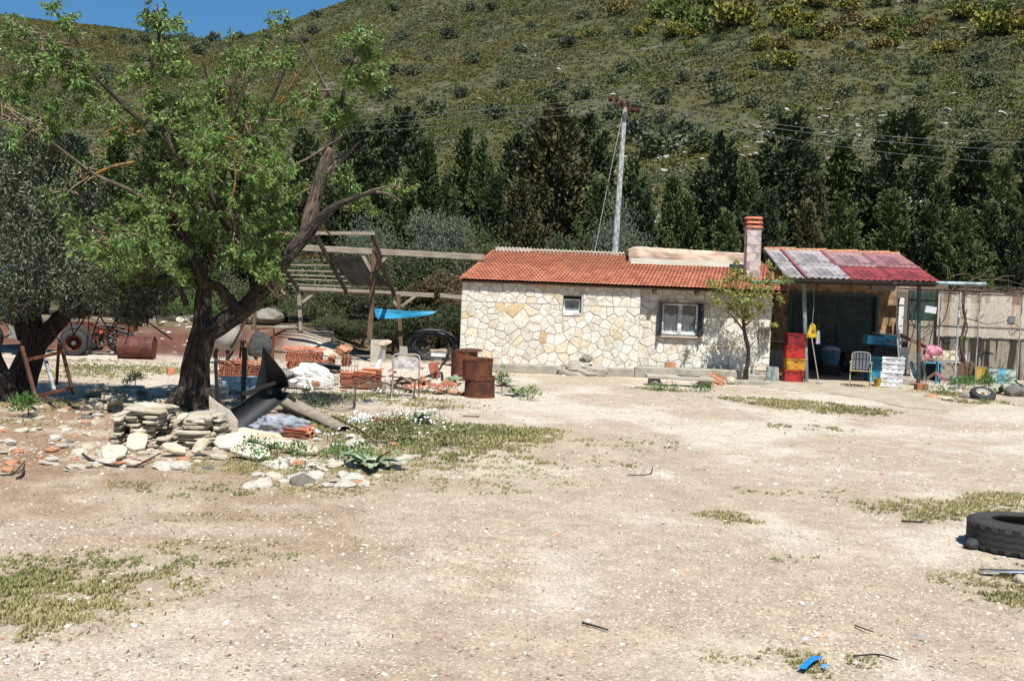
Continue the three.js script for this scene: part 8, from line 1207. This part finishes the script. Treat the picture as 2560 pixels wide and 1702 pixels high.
// ------------------------------------------------------------------ foreground: truck tyre, scrap, blue plastic
{
  const c = gp(2427, 1372), R = 0.485, W = 0.29, p = V(c.x + R * 1.08, 0, c.z - 0.12), t = thing('truck_tyre', 'large worn black truck tyre lying flat at the right edge', 'tyre', V(p.x, terrain(p.x, p.z) - 0.01, p.z), 0.3);
  t.userData.kind = 'thing';
  const prof = [[0.56, 0.08], [0.575, 0.0], [0.66, -0.01], [0.82, 0.0], [0.93, 0.05], [0.985, 0.14], [0.985, 0.86], [0.93, 0.95], [0.82, 1.0], [0.66, 1.01], [0.575, 1.0], [0.56, 0.92], [0.60, 0.85], [0.80, 0.8], [0.88, 0.7], [0.88, 0.3], [0.8, 0.2], [0.60, 0.15], [0.56, 0.08]].map(([r, y]) => new THREE.Vector2(r * R, y * W));
  const body = part(t, 'carcass', prep(new THREE.LatheGeometry(prof, 96)), M.rubberDusty);
  // tread ribs with zigzag grooves between them
  const ribs = [[0.10, 0.28], [0.30, 0.50], [0.52, 0.70], [0.72, 0.90]];
  ribs.forEach(([a, b], k) => { const n = 240, zig = (i) => (i % 10 < 5 ? 1 : -1) * 0.012; part(body, 'tread_rib', sheet((u, v) => { const i = u * n, z = (Math.abs(((i / 10) % 1) - 0.5) - 0.25) * 0.06, y = lerp(a, b, v) * W + (v === 0 && k === 0 ? 0 : v === 1 && k === 3 ? 0 : z * 0.5), r = R * 1.0 + 0.004 - (k === 0 && v < 0.5 ? 0.012 : 0) - (k === 3 && v > 0.5 ? 0.012 : 0); return V(Math.cos(u * 6.2832) * r, y, -Math.sin(u * 6.2832) * r); }, n, 2, 0.018), M.rubberDusty); });
  const q = gp(2440, 1366), d = solo('black_lump', rock(0.085, 0.75, 0.25, 121, 2), M.rubber, 'small black lump beside the truck tyre', 'lump', V(c.x + 0.03, 0.04, c.z - 0.02), 0.4);  // plain black lump low at the left side of the tyre
  const g = gp(2535, 1442), sp = thing('sheet_metal_scrap', 'bent blue grey metal panel scrap below the truck tyre', 'panel', V(g.x, 0.02, g.z), -0.12); part(sp, 'sheet', sheet((u, v) => V((u - 0.5) * 0.55, 0.01 + 0.05 * u * v + 0.02 * Math.sin(v * 6) * u, (v - 0.5) * 0.16 * (0.3 + 0.9 * u)), 14, 8, 0.003), mat(0.26, 0.29, 0.34, { roughness: 0.4, metalness: 0.3, map: T.mottle })); part(sp, 'dark_edge', tube([V(-0.28, 0.02, -0.03), V(0, 0.025, -0.06), V(0.28, 0.03, -0.09)], 0.006, { seg: 5 }), M.black); part(sp, 'flap', sheet((u, v) => V(0.05 + u * 0.22, 0.012 + 0.03 * v, 0.06 + v * 0.06), 6, 4, 0.003), mat(0.22, 0.25, 0.3, { roughness: 0.4 }));
  solo('stone_cobble', rock(0.07, 0.6, 0.25, 131, 2), M.limestone[3], 'brown cobble touching the grey panel scrap', 'stone', gp(2556, 1455).add(V(0, 0.02, 0)), 0.2);
  const bs = (label, a, b, w, m, lift = 0.012) => { const A = gp(...a).add(V(0, lift, 0)), B = gp(...b).add(V(0, lift * 1.6, 0)), dir = B.clone().sub(A), s = V(-dir.z, 0, dir.x).normalize().multiplyScalar(w / 2); solo('plastic_strip', sheet((u, v) => { const p = A.clone().lerp(B, u).addScaledVector(s, (v - 0.5) * 2 * (1 - 0.15 * Math.sin(u * 5))); p.y += 0.012 * Math.sin(u * 3.1) + 0.008 * v; return p; }, 10, 3, 0.003), m, label, 'plastic scrap'); };
  const bm = mat(0.012, 0.22, 0.62, { roughness: 0.4 }), bp = mat(0.10, 0.32, 0.62, { roughness: 0.5 });
  bs('bright blue plastic strip lying on the gravel at the bottom', [2005, 1678], [2048, 1650], 0.055, bm); bs('small blue plastic chip right of the bright strip', [2060, 1676], [2066, 1672], 0.04, bp); bs('thin pale blue plastic strip on the gravel at right', [2278, 1596], [2315, 1604], 0.022, bp); bs('faded whitish blue plastic scrap on the gravel', [2010, 1606], [2026, 1604], 0.05, mat(0.5, 0.56, 0.62));
  solo('orange_chip', rock(0.028, 0.4, 0.3, 141, 1), M.clay[2], 'orange tile chip on the gravel in the middle', 'chip', gp(1396, 1341).add(V(0, 0.008, 0)));
  solo('flat_wood_scrap', box(0.28, 0.015, 0.1, 0, 0.01, 0, 0, 0, 0, 0.004), mat(0.40, 0.28, 0.15, { map: T.wood }), 'flat tan wood scrap on the track before the drums', 'scrap', gp(1178, 1042), 0.1);
}
scene.traverse((o) => { if (o.isMesh) { o.castShadow = true; o.receiveShadow = true; } });
renderer.render(scene, camera);
